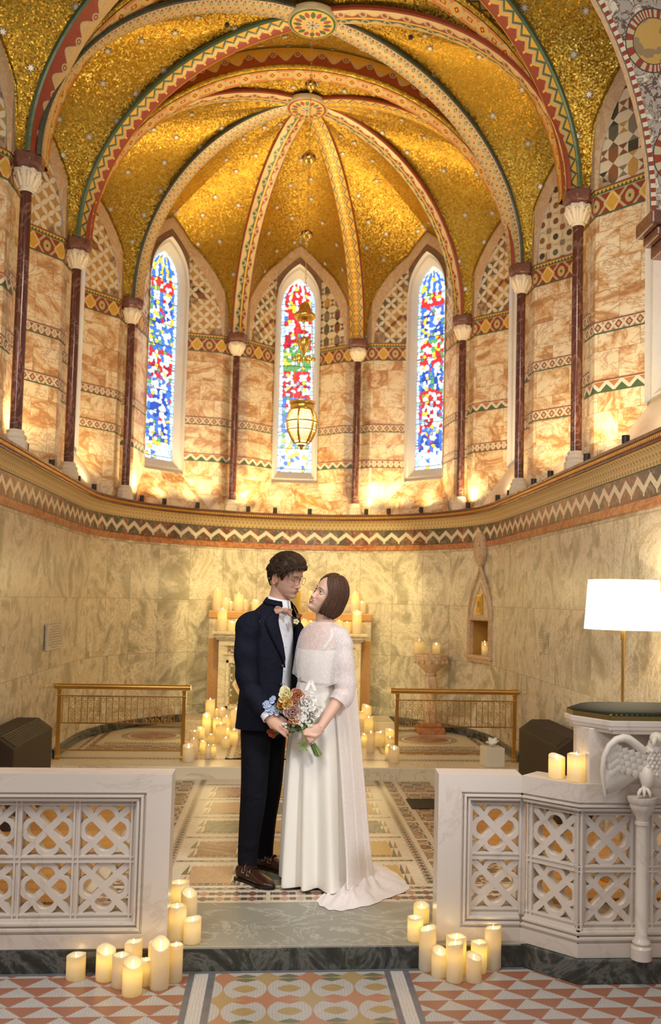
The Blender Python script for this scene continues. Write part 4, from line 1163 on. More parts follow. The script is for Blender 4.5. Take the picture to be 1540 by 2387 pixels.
for s in (-1, 1):
    fm = MB(); X = lambda px: cx_ + s * (cx_ - px)
    # leading edge of the wing
    le = [(1500, 1752), (1478, 1733), (1464, 1723), (1452, 1720), (1436, 1724), (1420, 1738), (1408, 1762), (1403, 1795), (1405, 1825), (1410, 1852)]
    le = [(X(a) if s < 0 else cx_ - (a - cx_), b) for a, b in le] if s > 0 else le
    pts = [EP(a, b, .0 - .022 * sin(i / 9 * pi)) for i, (a, b) in enumerate(le)]
    fm.tube(pts, [.022, .02, .02, .018, .016, .014, .012, .010, .008, .004], 12)
    fo = MB()
    for k in range(11):                                 # long primaries
        f = k / 10; a = interp(f, [0, .5, 1], [1408, 1425, 1462]); b = interp(f, [0, .4, 1], [1765, 1748, 1752]); c = interp(f, [0, 1], [1411, 1470]); d = interp(f, [0, .4, 1], [1858, 1850, 1822])
        if s > 0: a = 2 * cx_ - a; c = 2 * cx_ - c
        A = EP(a, b, .0 + .012 * f); Bq = EP(c, d, .012 + .01 * f); m = A.lerp(Bq, .5) + V((0, -.012, 0))
        fo.tube([A, m, A.lerp(Bq, .85), Bq], [(.006, .017), (.007, .019), (.006, .015), (.002, .004)], 8)
    for r in range(4):                                  # rows of coverts
        for k in range(9):
            f = k / 8; a = interp(f, [0, .5, 1], [1414, 1440, 1500]) + r * 3; b = interp(f, [0, .35, 1], [1748, 1733, 1757]) + r * 15
            if s > 0: a = 2 * cx_ - a
            A = EP(a, b, -.004 - .002 * (3 - r)); Bq = EP(a + (2 if s < 0 else -2), b + 22, .004)
            fo.tube([A, A.lerp(Bq, .5) + V((0, -.008, 0)), Bq], [(.008, .016), (.008, .019), (.003, .008)], 8)
    bk0 = []
    for k in range(9):
        f = k / 8; a1_ = interp(f, [0, .5, 1], [1408, 1440, 1505]); b1y = interp(f, [0, .3, 1], [1770, 1732, 1758]); a2_ = interp(f, [0, 1], [1412, 1500]); b2y = interp(f, [0, .45, 1], [1850, 1835, 1800])
        if s > 0: a1_ = 2 * cx_ - a1_; a2_ = 2 * cx_ - a2_
        bk0.append([EP(lerp(a1_, a2_, g_), lerp(b1y, b2y, g_), .012) for g_ in (0, .33, .66, 1)])
    wb = MB(); wb.grid(bk0); wb.build('wing_plate', M['stonew'], rt, smooth=True, solid=.022)
    fo.build('wing_feathers', M['stonew'], rt, smooth=True); fm.build('wing_edge', M['stonew'], rt, smooth=True)
    tl = MB()
    for k in (-1, 0, 1):
        b0_ = EP(cx_ + s * 30, 1838, -.02); tl.tube([b0_, EP(cx_ + s * 30 + k * 9, 1842, -.035), EP(cx_ + s * 30 + k * 13, 1850, -.045), EP(cx_ + s * 30 + k * 14, 1858, -.043)], [.010, .0085, .0075, .003], 8)
    tl.build('talons', M['stonew'], rt, smooth=True)
# breast feathers
bf = MB()
for r in range(7):
    for k in range(-3, 4):
        p = EP(cx_ + k * 10 + (r % 2) * 5, 1752 + r * 9, -.035 + .0035 * abs(k) * abs(k) - (.006 if 1 < r < 5 else 0)); bf.ball(p, (.008, .005, .010), 8, 6)
bf.build('breast_feathers', M['stonew'], rt, smooth=True)

# ================================================================== brass rails
def scrollpts(c, r, a0, turns, sgn, n=14):
    return [(c[0] + sgn * r * (1 - .62 * i / n) * cos(a0 + turns * 2 * pi * i / n), c[1] + r * (1 - .62 * i / n) * sin(a0 + turns * 2 * pi * i / n)) for i in range(n + 1)]
def railing(lbl, x0, x1, r0, r1, y):
    t = thing('altar_rail', lbl, 'railing', ((x0 + x1) / 2, y, .105), 0); ox = (x0 + x1) / 2
    mb = MB(); zt = .645; mb.tube([(r0 - ox, 0, zt), (r0 - ox + .001, 0, zt), (r1 - ox, 0, zt)], .024, 20)
    for x in (r0 - ox + .03, r1 - ox - .03): mb.tube([(x - .012, 0, zt), (x + .012, 0, zt)], .0275, 20)
    mb.build('top_rail', M['brass'], t, autosmooth=40)
    for x in (x0 - ox, x1 - ox):
        mb = MB(); mb.box((x - .017, -.012, .004), (x + .017, .012, .625)); mb.box((x - .022, -.017, 0), (x + .022, .017, .03)); mb.box((x - .021, -.016, .555), (x + .021, .016, .572)); mb.box((x - .020, -.015, .60), (x + .020, .015, .625)); mb.build('post', M['brass'], t, bevel=.003)
    mb = MB()
    for z in (.555, .315): mb.box((x0 - ox, -.006, z), (x1 - ox, .006, z + .010))
    mb.box((x0 - ox, -.006, .075), (x1 - ox, .006, .085)); mb.build('cross_bars', M['brass'], t)
    L = x1 - x0; n = 19; sp = (L - .06) / n; vb = MB(); sc = MB()
    for k in range(n + 1):
        x = x0 - ox + .03 + k * sp; vb.box((x - .003, -.004, .32), (x + .003, .004, .56))
        if k < n and k % 6 not in (0,):
            cx_ = x + sp / 2
            for i in range(4):
                cz = .345 + i * .05
                for sg in ((1,) if (k + i) % 2 else (-1,)):
                    pts = scrollpts((cx_, cz), sp * .36, pi / 2, 1.1, sg); pts2 = scrollpts((cx_, cz + .0), sp * .36, -pi / 2, 0.0, sg)
                    sc.tube([(a, 0, b_) for a, b_ in pts], .0028, 6)
                sc.tube([(cx_ - sp * .4, 0, cz + .026), (cx_ + sp * .4, 0, cz + .026 * (1 if i % 2 else -1) + .0)], .0022, 6)
        elif k < n:
            for sg in (-1, 1): sc.tube([(x + sp / 2 + sg * a, 0, b_) for a, b_ in [(0, .50), (.012, .515), (.014, .535), (.004, .54), (.003, .53)]], .0028, 6)
        if k < n:
            sc.tube([(x + .003, 0, .535), (x + sp / 2, 0, .553), (x + sp - .003, 0, .535)], .0025, 6)
    vb.build('balusters', M['brass'], t); sc.build('scrollwork', M['brass'], t, smooth=True)
railing('brass altar rail with scrollwork at left, on the sanctuary step', -1.917, -.819, -1.955, -.763, 8.31)
railing('brass altar rail with scrollwork at right, in front of the stone basin', 1.117, 2.221, 1.054, 2.262, 8.305)
# ================================================================== fan heaters
M['heat'] = simple('dark_brown_enamel', (.040, .024, .015), .6, 0, Specular_IOR_Level=.3)
def heater(lbl, xf, xb, y0, y1):
    s = 1 if xb > xf else -1; t = thing('convector_heater', lbl, 'heater', (xf, (y0 + y1) / 2, .03)); h = (y1 - y0) / 2; D = abs(xb - xf)
    mb = MB(); pol = [(0, 0), (s * D, 0), (s * D, .60), (s * .105, .60), (0, .525)]
    mb.prism(pol, -h, h, lambda x, z, d: V((x, d, z))); mb.build('casing', M['heat'], t, bevel=.006)
    g = MB()
    nx_, nz_ = -.075 * s, .105
    ln = hypot(nx_, nz_); nx_ /= ln; nz_ /= ln
    for k in range(9):
        f = (k + .7) / 9.6; x = s * .105 * f; z = .525 + .075 * f
        a = V((x + nx_ * .0035, -h + .05, z + nz_ * .0035)); b_ = V((x + nx_ * .0035, h - .05, z + nz_ * .0035)); g.tube([a, b_], .0036, 5)
    g.build('grille', M['black'], t); k_ = MB(); k_.ball((s * D - s * .02, -h, .50), .008, 10, 8); k_.build('screw', simple('steel', (.6, .6, .6), .3, 1), t, smooth=True)
heater('dark brown convector heater against the left wall, cut by the photo edge', -1.68, -1.945, 6.09, 7.10)
heater('dark brown convector heater against the right wall, behind the two ledge candles', 2.0, 2.255, 6.29, 7.33)
# ================================================================== altar
ax, ay = .155, 10.45
t = thing('altar', 'marble altar with inlaid front and candle-covered shelf behind the couple', 'altar', (ax, ay, .105))
M['altm'] = marble('altar_marble', (.76, .66, .46), (.25, .2, .13), 2.4, .6, .3, 3, .02); M['orange'] = marble('orange_marble', (.62, .34, .12), (.45, .2, .08), 5, .5, .3)
mb = MB(); mb.box((-.82, .03, 0), (.82, .58, .99)); mb.box((-.86, 0, 0), (.86, .6, .10)); mb.build('body', M['altm'], t, bevel=.005)
mb = MB(); mb.box((-.895, -.03, 1.045), (.895, .3, 1.078)); mb.box((-.87, -.01, 1.01), (.87, .3, 1.045)); mb.box((-.85, .01, .985), (.85, .3, 1.01)); mb.build('table_top', M['altm'], t, bevel=.006)
mb = MB(); mb.box((-.96, .30, 0), (.96, .60, 1.30)); mb.build('retable', M['altm'], t, bevel=.005)
mb = MB(); mb.box((-.965, .285, 1.225), (.965, .61, 1.31)); mb.build('shelf', M['orange'], t, bevel=.006)
for s in (-1, 1):
    mb = MB(); mb.box((min(s * .955, s * .84), .29, 0), (max(s * .955, s * .84), .33, .99)); mb.build('pilaster', M['orange'], t, bevel=.004)
def ptn(nm, x0, x1, z0, z1, d, mat): 
    m = MB(); m.add([(x0, d, z0), (x1, d, z0), (x1, d, z1), (x0, d, z1)], [(0, 1, 2, 3)], [[(x0, z0), (x1, z0), (x1, z1), (x0, z1)]]); return m.build(nm, mat, t)
for cx_ in (-.52, 0, .52):
    ptn('inlay_strip', cx_ - .20, cx_ + .20, .83, .915, .028, M['fstar']); mb = MB()
    for x0, x1, z0, z1 in ((-.23, .23, .815, .828), (-.23, .23, .917, .93), (-.21, .21, .72, .755), (-.21, .21, .20, .235), (-.21, -.175, .2, .755), (.175, .21, .2, .755)): mb.box((cx_ + x0, .012, z0), (cx_ + x1, .05, z1))
    mb.build('panel_moulding', M['altm'], t, bevel=.003)
    ptn('panel_ground', cx_ - .17, cx_ + .17, .24, .72, .027, M['fstar']); ptn('green_panel', cx_ - .13, cx_ + .13, .28, .68, .025, simple('olive_inlay', (.16, .13, .03), .3, 0, 0, 60, .3))
    mb = MB(); mb.prism([(cx_, .27), (cx_ + .135, .48), (cx_, .69), (cx_ - .135, .48)], .018, .026, lambda x, z, d: V((x, d, z))); mb.build('lozenge', M['altm'], t)
    mb = MB(); mb.prism([(cx_, .33), (cx_ + .10, .48), (cx_, .63), (cx_ - .10, .48)], .012, .019, lambda x, z, d: V((x, d, z))); mb.build('lozenge_centre', M['orange'], t)
mb = MB(); mb.box((ax - 1.15, 9.88, .1), (ax + 1.15, 10.46, .25)); mb.build('altar_step', M['fsanc'], FL, bevel=.006)
t = thing('tabernacle', 'small orange-gold tabernacle on the altar shelf, behind the man\'s chin', 'tabernacle', (ax - .02, 10.9, 1.415))
mb = MB(); mb.box((-.13, -.10, 0), (.13, .1, .26)); mb.build('body', simple('gilt_copper', (.75, .42, .06), .35, .7, .1), t, bevel=.004)
mb = MB(); mb.box((-.10, -.108, .03), (.10, -.098, .23)); mb.build('door', M['gilt'], t, bevel=.003)
# ================================================================== stone basin on twisted shaft
q = at(1003, 1600, 10.12)
t = thing('stone_basin', 'carved stone basin on a twisted shaft, at the wall right of the altar', 'basin', (q.x, 10.12, .105))
mb = MB(); mb.box((-.15, -.15, 0), (.15, .15, .07)); mb.box((-.12, -.12, .07), (.12, .12, .12)); mb.build('plinth', M['redstrip'], t, bevel=.008)
mb = MB(); rows = []
for i in range(33):
    z = .12 + .52 * i / 32; tw = i / 32 * 2.6 * pi / 2; R = .062 + .01 * sin(i / 32 * pi)
    rows.append([(R * (1 + .26 * cos(3 * (2 * pi * j / 36) + tw * 2.2)) * cos(2 * pi * j / 36), R * (1 + .26 * cos(3 * (2 * pi * j / 36) + tw * 2.2)) * sin(2 * pi * j / 36), z) for j in range(36)])
mb.grid(rows, None, 0, True); mb.build('twisted_shaft', M['border'], t, smooth=True)
mb = MB(); mb.lathe([(.05, .63), (.075, .65), (.06, .67), (.09, .70), (.14, .745), (.185, .80), (.195, .84), (.19, .85), (.20, .86), (.20, .885), (.17, .885), (.12, .83), (.0005, .80)], n=8, ang=pi / 8); mb.build('bowl', M['border'], t, autosmooth=35, bevel=.004)
mb = MB()
for k in range(14): a = 2 * pi * k / 14; mb.ball((.178 * cos(a), .178 * sin(a), .80), (.022, .022, .026), 10, 8)
mb.build('carved_leaves', M['border'], t, smooth=True)
# ================================================================== wall niche with pointed frame, medallion
nc = V((X0 + HW * cos(radians(15)), AY + HW * sin(radians(15)), 0)); nn_ = V((X0 - nc.x, AY - nc.y, 0)).normalized(); nt_ = V((-nn_.y, nn_.x, 0))
if nt_.y > 0: nt_ = -nt_
t = thing('wall_niche', 'carved pointed marble niche on the right apse wall, holding two candles', 'niche', (nc.x + nn_.x * .006, nc.y + nn_.y * .006, 0), 0)
t.rotation_euler = (0, 0, atan2(nt_.y, nt_.x))           # local x along the wall towards the camera, local -y or +y into the room
SG = -1 if (Matrix.Rotation(t.rotation_euler.z, 3, 'Z') @ V((0, -1, 0))).dot(nn_) > 0 else 1
def nbox(mb, x0, x1, z0, z1, d0, d1): mb.box((x0, min(SG * d0, SG * d1), z0), (x1, max(SG * d0, SG * d1), z1))
mb = MB(); hw_ = .222
mb.grid([[(x, SG * d, z) for x, d in ((-hw_, .0), (-hw_ + .02, -.20), (hw_ - .02, -.20), (hw_, .0))] for z in (1.005, 1.395)])
mb.add([(-hw_, 0, 1.005), (hw_, 0, 1.005), (hw_, -SG * .2, 1.005), (-hw_, -SG * .2, 1.005), (-hw_, 0, 1.395), (hw_, 0, 1.395), (hw_, -SG * .2, 1.395), (-hw_, -SG * .2, 1.395)], [(0, 1, 2, 3), (4, 5, 6, 7)])
mb.build('recess', simple('gilded_recess', (.46, .27, .07), .5, .1, .1), t)
mb = MB(); nbox(mb, -.29, .29, .97, 1.012, -.02, .05); nbox(mb, -.27, .27, .94, .97, -.02, .035); mb.build('sill', M['border'], t, bevel=.004)
for s in (-1, 1): mb = MB(); nbox(mb, min(s * .27, s * .215), max(s * .27, s * .215), 1.012, 1.42, -.02, .035); mb.build('jamb', M['border'], t, bevel=.006)
mb = MB(); nbox(mb, -.215, .215, 1.385, 1.42, -.02, .035); mb.build('lintel', M['border'], t, bevel=.004)
mb = MB()
for k in range(15):
    for s in (-1, 1): mb.ball((s * .243, SG * .037, 1.03 + k * .027), (.018, .010, .012), 8, 6)
    mb.ball((-.21 + k * .03, SG * .037, 1.40), (.012, .010, .012), 8, 6); mb.ball((-.26 + k * .037, SG * .05, .99), (.014, .008, .012), 8, 6)
mb.build('carved_leaves', M['border'], t, smooth=True)
def ogee(k): return (interp(k, [0, .2, .4, .55, .68, .8, .9, 1], [.262, .252, .218, .175, .118, .066, .030, 0]), 1.40 + .58 * k)
mb = MB(); pl = [ogee(k / 20) for k in range(21)]; poly = [(x, z) for x, z in pl] + [(-x, z) for x, z in pl[:-1]][::-1]
mb.prism(poly, -.01, .012, lambda x, z, d: V((x, SG * d, z))); mb.build('gable_field', M['altm'], t)
for s in (-1, 1):
    mb = MB(); mb.tube([(s * x, SG * .018, z) for x, z in pl], .019, 10)
    for k in range(2, 20): x, z = ogee(k / 20); mb.ball((s * (x - .012), SG * .034, z), (.010, .009, .012), 8, 6)
    mb.build('ogee_moulding', M['border'], t, smooth=True)
    mb = MB(); mb.tube([(s * x * .70, SG * .016, 1.42 + (z - 1.42) * .66) for x, z in pl], .009, 8); mb.build('inner_arch_moulding', M['border'], t, smooth=True)
mb = MB(); nbox(mb, -.055, .055, 1.45, 1.67, .01, .034); mb.build('gilt_door', M['gilt'], t, bevel=.004)
mb = MB(); nbox(mb, -.038, .038, 1.468, 1.652, .033, .040); mb.build('glass_door', simple('amber_pane', (.62, .36, .04), .2, .3), t)
mb = MB(); mb.ball((0, SG * .042, 1.565), (.014, .008, .035), 10, 8); mb.build('enamel_figure', M['gold_fine'], t, smooth=True)
t2 = thing('oval_medallion', 'oval carved marble medallion on the frieze above the wall niche', 'medallion', (t.location.x, t.location.y, 2.16)); t2.rotation_euler = t.rotation_euler
mb = MB(); N = 40; rows = []
for r, d in ((.0005, .03), (.6, .045), (.78, .03), (.82, .05), (.95, .055), (1, .04), (1, 0)): rows.append([(.10 * r * cos(2 * pi * j / N), SG * d, .185 * r * sin(2 * pi * j / N)) for j in range(N)])
mb.grid(rows, None, 0, True, ); mb.build('frame', M['border'], t2, smooth=True)
mb = MB(); mb.ball((0, SG * .05, .06), (.026, .02, .034), 12, 10); mb.ball((0, SG * .045, -.03), (.045, .022, .075), 12, 10); mb.ball((-.045, SG * .04, -.02), (.018, .015, .06), 10, 8); mb.ball((.045, SG * .04, -.02), (.018, .015, .06), 10, 8); mb.build('relief_figure', M['border'], t2, smooth=True)
# ================================================================== plaque with inscription on the left wall, faint one on the right
def plaque(nm, lbl, x, y0, y1, z0, z1, lines, s, mat, ink, lab='plaque', th=.02):
    t = thing(nm, lbl, lab, (x, (y0 + y1) / 2, (z0 + z1) / 2)); h = (y1 - y0) / 2; v = (z1 - z0) / 2
    mb = MB(); mb.box((min(0, s * th), -h, -v), (max(0, s * th), h, v)); mb.build('panel', mat, t, bevel=.003)
    g = MB()
    for i in range(lines):
        z = v - (i + .9) * 2 * v / (lines + .9); ext = h * (.80 if i not in (0, lines - 1) else .45); y = -ext
        while y < ext:
            w = random.uniform(.010, .030); x_ = s * (th + .0008)
            for q in range(int(w / .006)): 
                yy = y + q * .007; hh = random.choice((.006, .0085)); g.add([(x_, yy, z - .004), (x_, yy + .0042, z - .004), (x_, yy + .0042, z - .004 + hh), (x_, yy, z - .004 + hh)], [(0, 1, 2, 3)])
            y += w + .012
    g.build('lettering', ink, t)
plaque('wall_plaque', 'pale inscribed plaque on the left marble wall', -1.955, 7.86, 8.42, 1.085, 1.305, 9, 1, simple('plaque_stone', (.62, .57, .48), .5), simple('plaque_ink', (.12, .10, .09), .6))
plaque('wall_inscription', 'faint inscribed tablet on the right wall, left of the standard lamp', X0 + HW - .002, 7.45, 7.72, 1.16, 1.34, 8, -1, M['mlow'], simple('faint_ink', (.34, .28, .18), .6), 'plaque', .004)
# ================================================================== white marble box with paper flower
q = fl_at(1150, 1788, .105)
t = thing('tissue_box', 'small white marble box with folded tissue on the right sanctuary step', 'box', (q.x, q.y + .06, .106), .1)
mb = MB(); mb.box((-.088, -.088, 0), (.088, .088, .17)); mb.build('box_body', simple('white_onyx', (.78, .72, .58), .35, 0, 0, 30, .08), t, bevel=.004)
mb = MB()
for a0, l, hgt in ((0.2, .07, .05), (2.6, .06, .035), (1.2, .05, .07), (4.2, .05, .03)):
    rows = []
    for i in range(6):
        f = i / 5; rows.append([(cos(a0) * l * f + sin(a0) * w * .04 * sin(pi * f * .8 + .3), sin(a0) * l * f - cos(a0) * w * .04 * sin(pi * f * .8 + .3), .168 + hgt * sin(f * 2) + .012 * w * w) for w in (-1, -.5, 0, .5, 1)])
    mb.grid(rows)
mb.build('tissue', simple('tissue', (.9, .86, .78), .7), t, smooth=True, solid=.002)
# ================================================================== floor grate
t = thing('floor_grate', 'black metal ventilation grate set in the mosaic floor at right', 'grate', (1.18, 7.04, .001))
mb = MB(); mb.box((-.125, -.16, 0), (.125, .16, .0015)); mb.build('tray', simple('grate_black', (.012, .012, .012), .6), t)
mb = MB()
for k in range(22): x = -.12 + k * .0114; mb.box((x - .0022, -.155, .0015), (x + .0022, .155, .006))
for y in (-.16, .15): mb.box((-.125, y, .0015), (.125, y + .01, .007))
mb.build('bars', M['black'], t)
# ================================================================== standard lamp
q = at(1452, 1410, 5.05)
t = thing('standard_lamp', 'lit standard lamp with white drum shade at the right edge', 'lamp', (q.x, 5.05, .03)); zc = q.z - .03
def shade_mat():
    b = B('lamp_shade_fabric'); P = b.p.inputs; P['Base Color'].default_value = (.9, .85, .72, 1); P['Emission Color'].default_value = (1, .86, .62, 1); P['Emission Strength'].default_value = 3.2; return b.mat
mb = MB(); mb.lathe([(.218, zc - .142), (.197, zc + .142)], n=48); mb.build('lamp_shade', shade_mat(), t, smooth=True, solid=.003)
mb = MB(); mb.tube([(0, 0, .02), (0, 0, zc - .05)], .009, 14); mb.lathe([(.0, 0), (.14, 0), (.14, .012), (.02, .022), (.012, .05)], n=36); mb.tube([(0, 0, zc - .20), (0, 0, zc - .15)], .014, 14); mb.build('pole', M['brass'], t, autosmooth=40)
mb = MB(); mb.tube([(0, 0, zc - .05), (0, 0, zc + .0)], .012, 12); mb.ball((0, 0, zc + .03), .03, 14, 10); mb.build('bulb', simple('warm_bulb', (1, .8, .5), .4, Emission_Color=(1, .75, .42, 1), Emission_Strength=20.), t, smooth=True)
light('POINT', 'lamp_bulb_light', (q.x, 5.05, q.z + .04), 34, (1, .74, .42), .03)
# ================================================================== hanging sanctuary lamp
hx, hy = X0, 7.6
def hz(py): return at(715, py, hy).z
t = thing('hanging_lamp', 'pierced gilt sanctuary lamp hanging on a long chain from the vault boss', 'lamp', (hx, hy, hz(1045)))
z_ = lambda py: hz(py) - t.location.z
ch = MB(); z0, z1 = z_(740), z_(50); n = int((z1 - z0) / .034)
for k in range(n):
    z = z0 + (k + .5) * (z1 - z0) / n; a = (k % 2) * pi / 2
    ch.tube([(.007 * cos(a) * cos(th), .007 * sin(a) * cos(th), z + .020 * sin(th)) for th in [2 * pi * i / 10 for i in range(10)]], .0022, 5, closed=True)
ch.build('chain', M['gilt'], t, smooth=True)
for py, r in ((197, .046), (368, .058), (545, .046)):
    mb = MB(); mb.ball((0, 0, z_(py)), r, 24, 16); mb.lathe([(.0, r + .02), (.014, r + .012), (.018, r - .004)], (0, 0, z_(py)), 14); mb.lathe([(.018, -r + .004), (.012, -r - .015), (0, -r - .02)], (0, 0, z_(py)), 14)
    o = mb.build('pierced_ball', M['gilt'], t, smooth=True)
    cr = MB()
    for k in range(6):
        a = 2 * pi * k / 6 + .3
        for s in (-1, 1): cr.tube([((r + .001) * cos(a + s * .0) * 1 - .012 * s * sin(a), (r + .001) * sin(a) + .012 * s * cos(a), z_(py) - .012), ((r + .001) * cos(a) + .012 * s * sin(a), (r + .001) * sin(a) - .012 * s * cos(a), z_(py) + .012)], .0035, 5)
    cr.build('cross_piercing', M['black'], t)
def crown(py, R, n, rr, name):
    mb = MB()
    for k in range(n): a = 2 * pi * k / n; mb.ball((R * cos(a), R * sin(a), z_(py) + .004), (rr, rr, rr * .75), 12, 8); mb.tube([(R * .3 * cos(a), R * .3 * sin(a), z_(py) + .01), (R * cos(a), R * sin(a), z_(py))], .004, 6)
    mb.lathe([(R * .35, z_(py) - .006), (R * .35, z_(py) + .008)], n=20); mb.build(name, M['gilt'], t, smooth=True)
mb = MB(); mb.lathe([(.012, z_(704)), (.035, z_(709)), (.048, z_(718)), (.052, z_(726)), (.088, z_(733)), (.094, z_(739)), (.08, z_(744)), (.04, z_(738)), (.01, z_(736))], n=24); mb.build('canopy', M['gilt'], t, smooth=True); crown(742, .078, 10, .014, 'canopy_beads')
mb = MB(); mb.lathe([(.012, z_(785)), (.05, z_(792)), (.06, z_(800)), (.045, z_(812)), (.02, z_(822)), (.006, z_(830))], n=10); mb.build('upper_knop', M['gilt'], t, smooth=True); crown(796, .055, 8, .014, 'knop_beads'); crown(838, .082, 6, .022, 'leaf_ring')
cc = MB()
for k in range(3):
    a = 2 * pi * k / 3 + .4
    for j in range(26):
        f = (j + .5) / 26; z = lerp(z_(744), z_(938), f); R = lerp(.07, .10, f); aa = (j % 2) * pi / 2 + a
        cc.tube([(R * cos(a) + .005 * cos(aa) * cos(th), R * sin(a) + .005 * sin(aa) * cos(th), z + .013 * sin(th)) for th in [2 * pi * i / 8 for i in range(8)]], .0018, 5, closed=True)
    cc.tube([(0, 0, z_(740)), (0, 0, z_(838))], .003, 6)
cc.build('suspension_chains', M['gilt'], t, smooth=True)
mb = MB(); mb.lathe([(.100, z_(936)), (.112, z_(937)), (.112, z_(942)), (.10, z_(946)), (.104, z_(950)), (.094, z_(956))], n=32); mb.build('rim', M['gilt'], t, autosmooth=50)
prof = [(.094, 956), (.118, 966), (.130, 980), (.128, 992), (.116, 1006), (.094, 1020), (.064, 1032), (.035, 1038)]
def rad(py): return interp(py, [p[1] for p in prof], [p[0] for p in prof])
mb = MB()
for k in range(6):
    a = 2 * pi * k / 6 + .25; mb.tube([((rad(py) + .001) * cos(a), (rad(py) + .001) * sin(a), z_(py)) for py in range(956, 1039, 6)], (.010), 6)
for py, w in ((958, .006), (985, .008), (1004, .006), (1034, .008)): mb.tube([((rad(py)) * cos(2 * pi * j / 40), rad(py) * sin(2 * pi * j / 40), z_(py)) for j in range(40)], w, 8, closed=True)
mb.build('ribs', M['gilt'], t, smooth=True)
for lo, hi, rr, nn in ((961, 982, .0085, 34), (989, 1001, .0075, 34), (1008, 1031, .006, 36)):
    mb = MB(); rws = int((hi - lo) * .0036 / (rr * 1.8)) + 1
    for i in range(rws):
        py = lo + (hi - lo) * (i + .5) / rws; R = rad(py)
        for j in range(nn):
            a = 2 * pi * (j + .5 * (i % 2)) / nn; c = V((R * cos(a), R * sin(a), z_(py))); tn = V((-sin(a), cos(a), 0)); up_ = V((0, 0, 1)); q_ = min(rr, pi * R / nn)
            mb.tube([c + tn * (q_ * cos(th)) + up_ * (q_ * sin(th)) for th in [2 * pi * w / 7 for w in range(7)]], .0026, 4, closed=True)
    mb.build('pierced_panel', M['gilt'], t, smooth=True)
mb = MB(); mb.lathe([(r * .9, z_(p)) for r, p in prof], n=28); mb.build('glowing_glass', simple('lamp_glow', (1, .85, .5), .4, Emission_Color=(1, .82, .45, 1), Emission_Strength=4.), t, smooth=True)
mb = MB(); mb.lathe([(.036, z_(1036)), (.03, z_(1040)), (.012, z_(1043)), (.016, z_(1045)), (.006, z_(1048)), (0, z_(1050))], n=16); mb.build('finial', M['gilt'], t, smooth=True)
light('POINT', 'sanctuary_lamp_light', (hx, hy, hz(985)), 6, (1, .72, .36), .1)
# ================================================================== LED pillar candles
def wax():
    b = B('candle_wax'); b.n.remove(b.p); d = b.n.new('ShaderNodeBsdfDiffuse'); tr = b.n.new('ShaderNodeBsdfTranslucent'); g = b.n.new('ShaderNodeBsdfGlossy'); g.inputs['Roughness'].default_value = .4
    d.inputs[0].default_value = (.86, .82, .70, 1); tr.inputs[0].default_value = (.96, .76, .30, 1)
    m = b.n.new('ShaderNodeMixShader'); m.inputs[0].default_value = .45; b.l.new(d.outputs[0], m.inputs[1]); b.l.new(tr.outputs[0], m.inputs[2])
    m2 = b.n.new('ShaderNodeMixShader'); m2.inputs[0].default_value = .04; b.l.new(m.outputs[0], m2.inputs[1]); b.l.new(g.outputs[0], m2.inputs[2]); b.l.new(m2.outputs[0], b.out.inputs[0]); return b.mat
M['wax'] = wax()
M['flame'] = simple('led_flame', (1, .8, .4), .5, Emission_Color=(1, .80, .36, 1), Emission_Strength=22.)
def led(nm, s): return simple(nm, (1, .7, .3), .6, Emission_Color=(1, .80, .26, 1), Emission_Strength=s)
M['led'] = [led('led_core_dim', 1.2), led('led_core', 2.8), led('led_core_bright', 5.5)]
_proto = {}
def candle_proto(shape, glow):                           # unit candle r=.04 h=.15, scaled per copy
    t = thing('led_candle', 'x', 'candle', (0, 0, -5)); N = 28; r, h = .04, .15
    mb = MB(); sl = {0: .10, 1: .22, 2: .04}[shape]; ph = shape * 2.1
    def top(a): return h * (1 - .07) + h * (sl * .5 * cos(a - ph) + .018 * sin(3 * a + ph)) * .8
    rows = []
    for q, z in ((.0, 0), (.94, 0), (1, .006)): rows.append([(r * q * cos(2 * pi * j / N), r * q * sin(2 * pi * j / N), z) for j in range(N)])
    for f in (.3, .6, .9, 1.0): rows.append([(r * cos(2 * pi * j / N), r * sin(2 * pi * j / N), top(2 * pi * j / N) * f) for j in range(N)])
    rows.append([(r * .95 * cos(2 * pi * j / N), r * .95 * sin(2 * pi * j / N), top(2 * pi * j / N) + .0015) for j in range(N)])
    rows.append([(r * .86 * cos(2 * pi * j / N), r * .86 * sin(2 * pi * j / N), top(2 * pi * j / N) - .003) for j in range(N)])
    zb = h * .80
    for q, z in ((.84, zb + .004), (.6, zb), (.0, zb - .001)): rows.append([(r * q * cos(2 * pi * j / N), r * q * sin(2 * pi * j / N), min(z, top(2 * pi * j / N) - .004)) for j in range(N)])
    mb.grid(rows, None, 0, True); mb.build('wax_body', M['wax'], t, smooth=True)
    fm = MB(); fm.lathe([(.0005, zb - .001), (.0035, zb + .006), (.0045, zb + .012), (.003, zb + .020), (.0003, zb + .030)], n=10, sy=.5); fm.build('flame', M['flame'], t, smooth=True)
    lc = MB(); lc.lathe([(.0005, h * .50), (r * .42, h * .52), (r * .42, h * .72), (.0005, h * .74)], n=10); lc.build('light_core', M['led'][glow], t)
    return t
for s in range(3):
    for g in range(3): _proto[(s, g)] = candle_proto(s, g)
_used = set(); CN = 0; PL = []
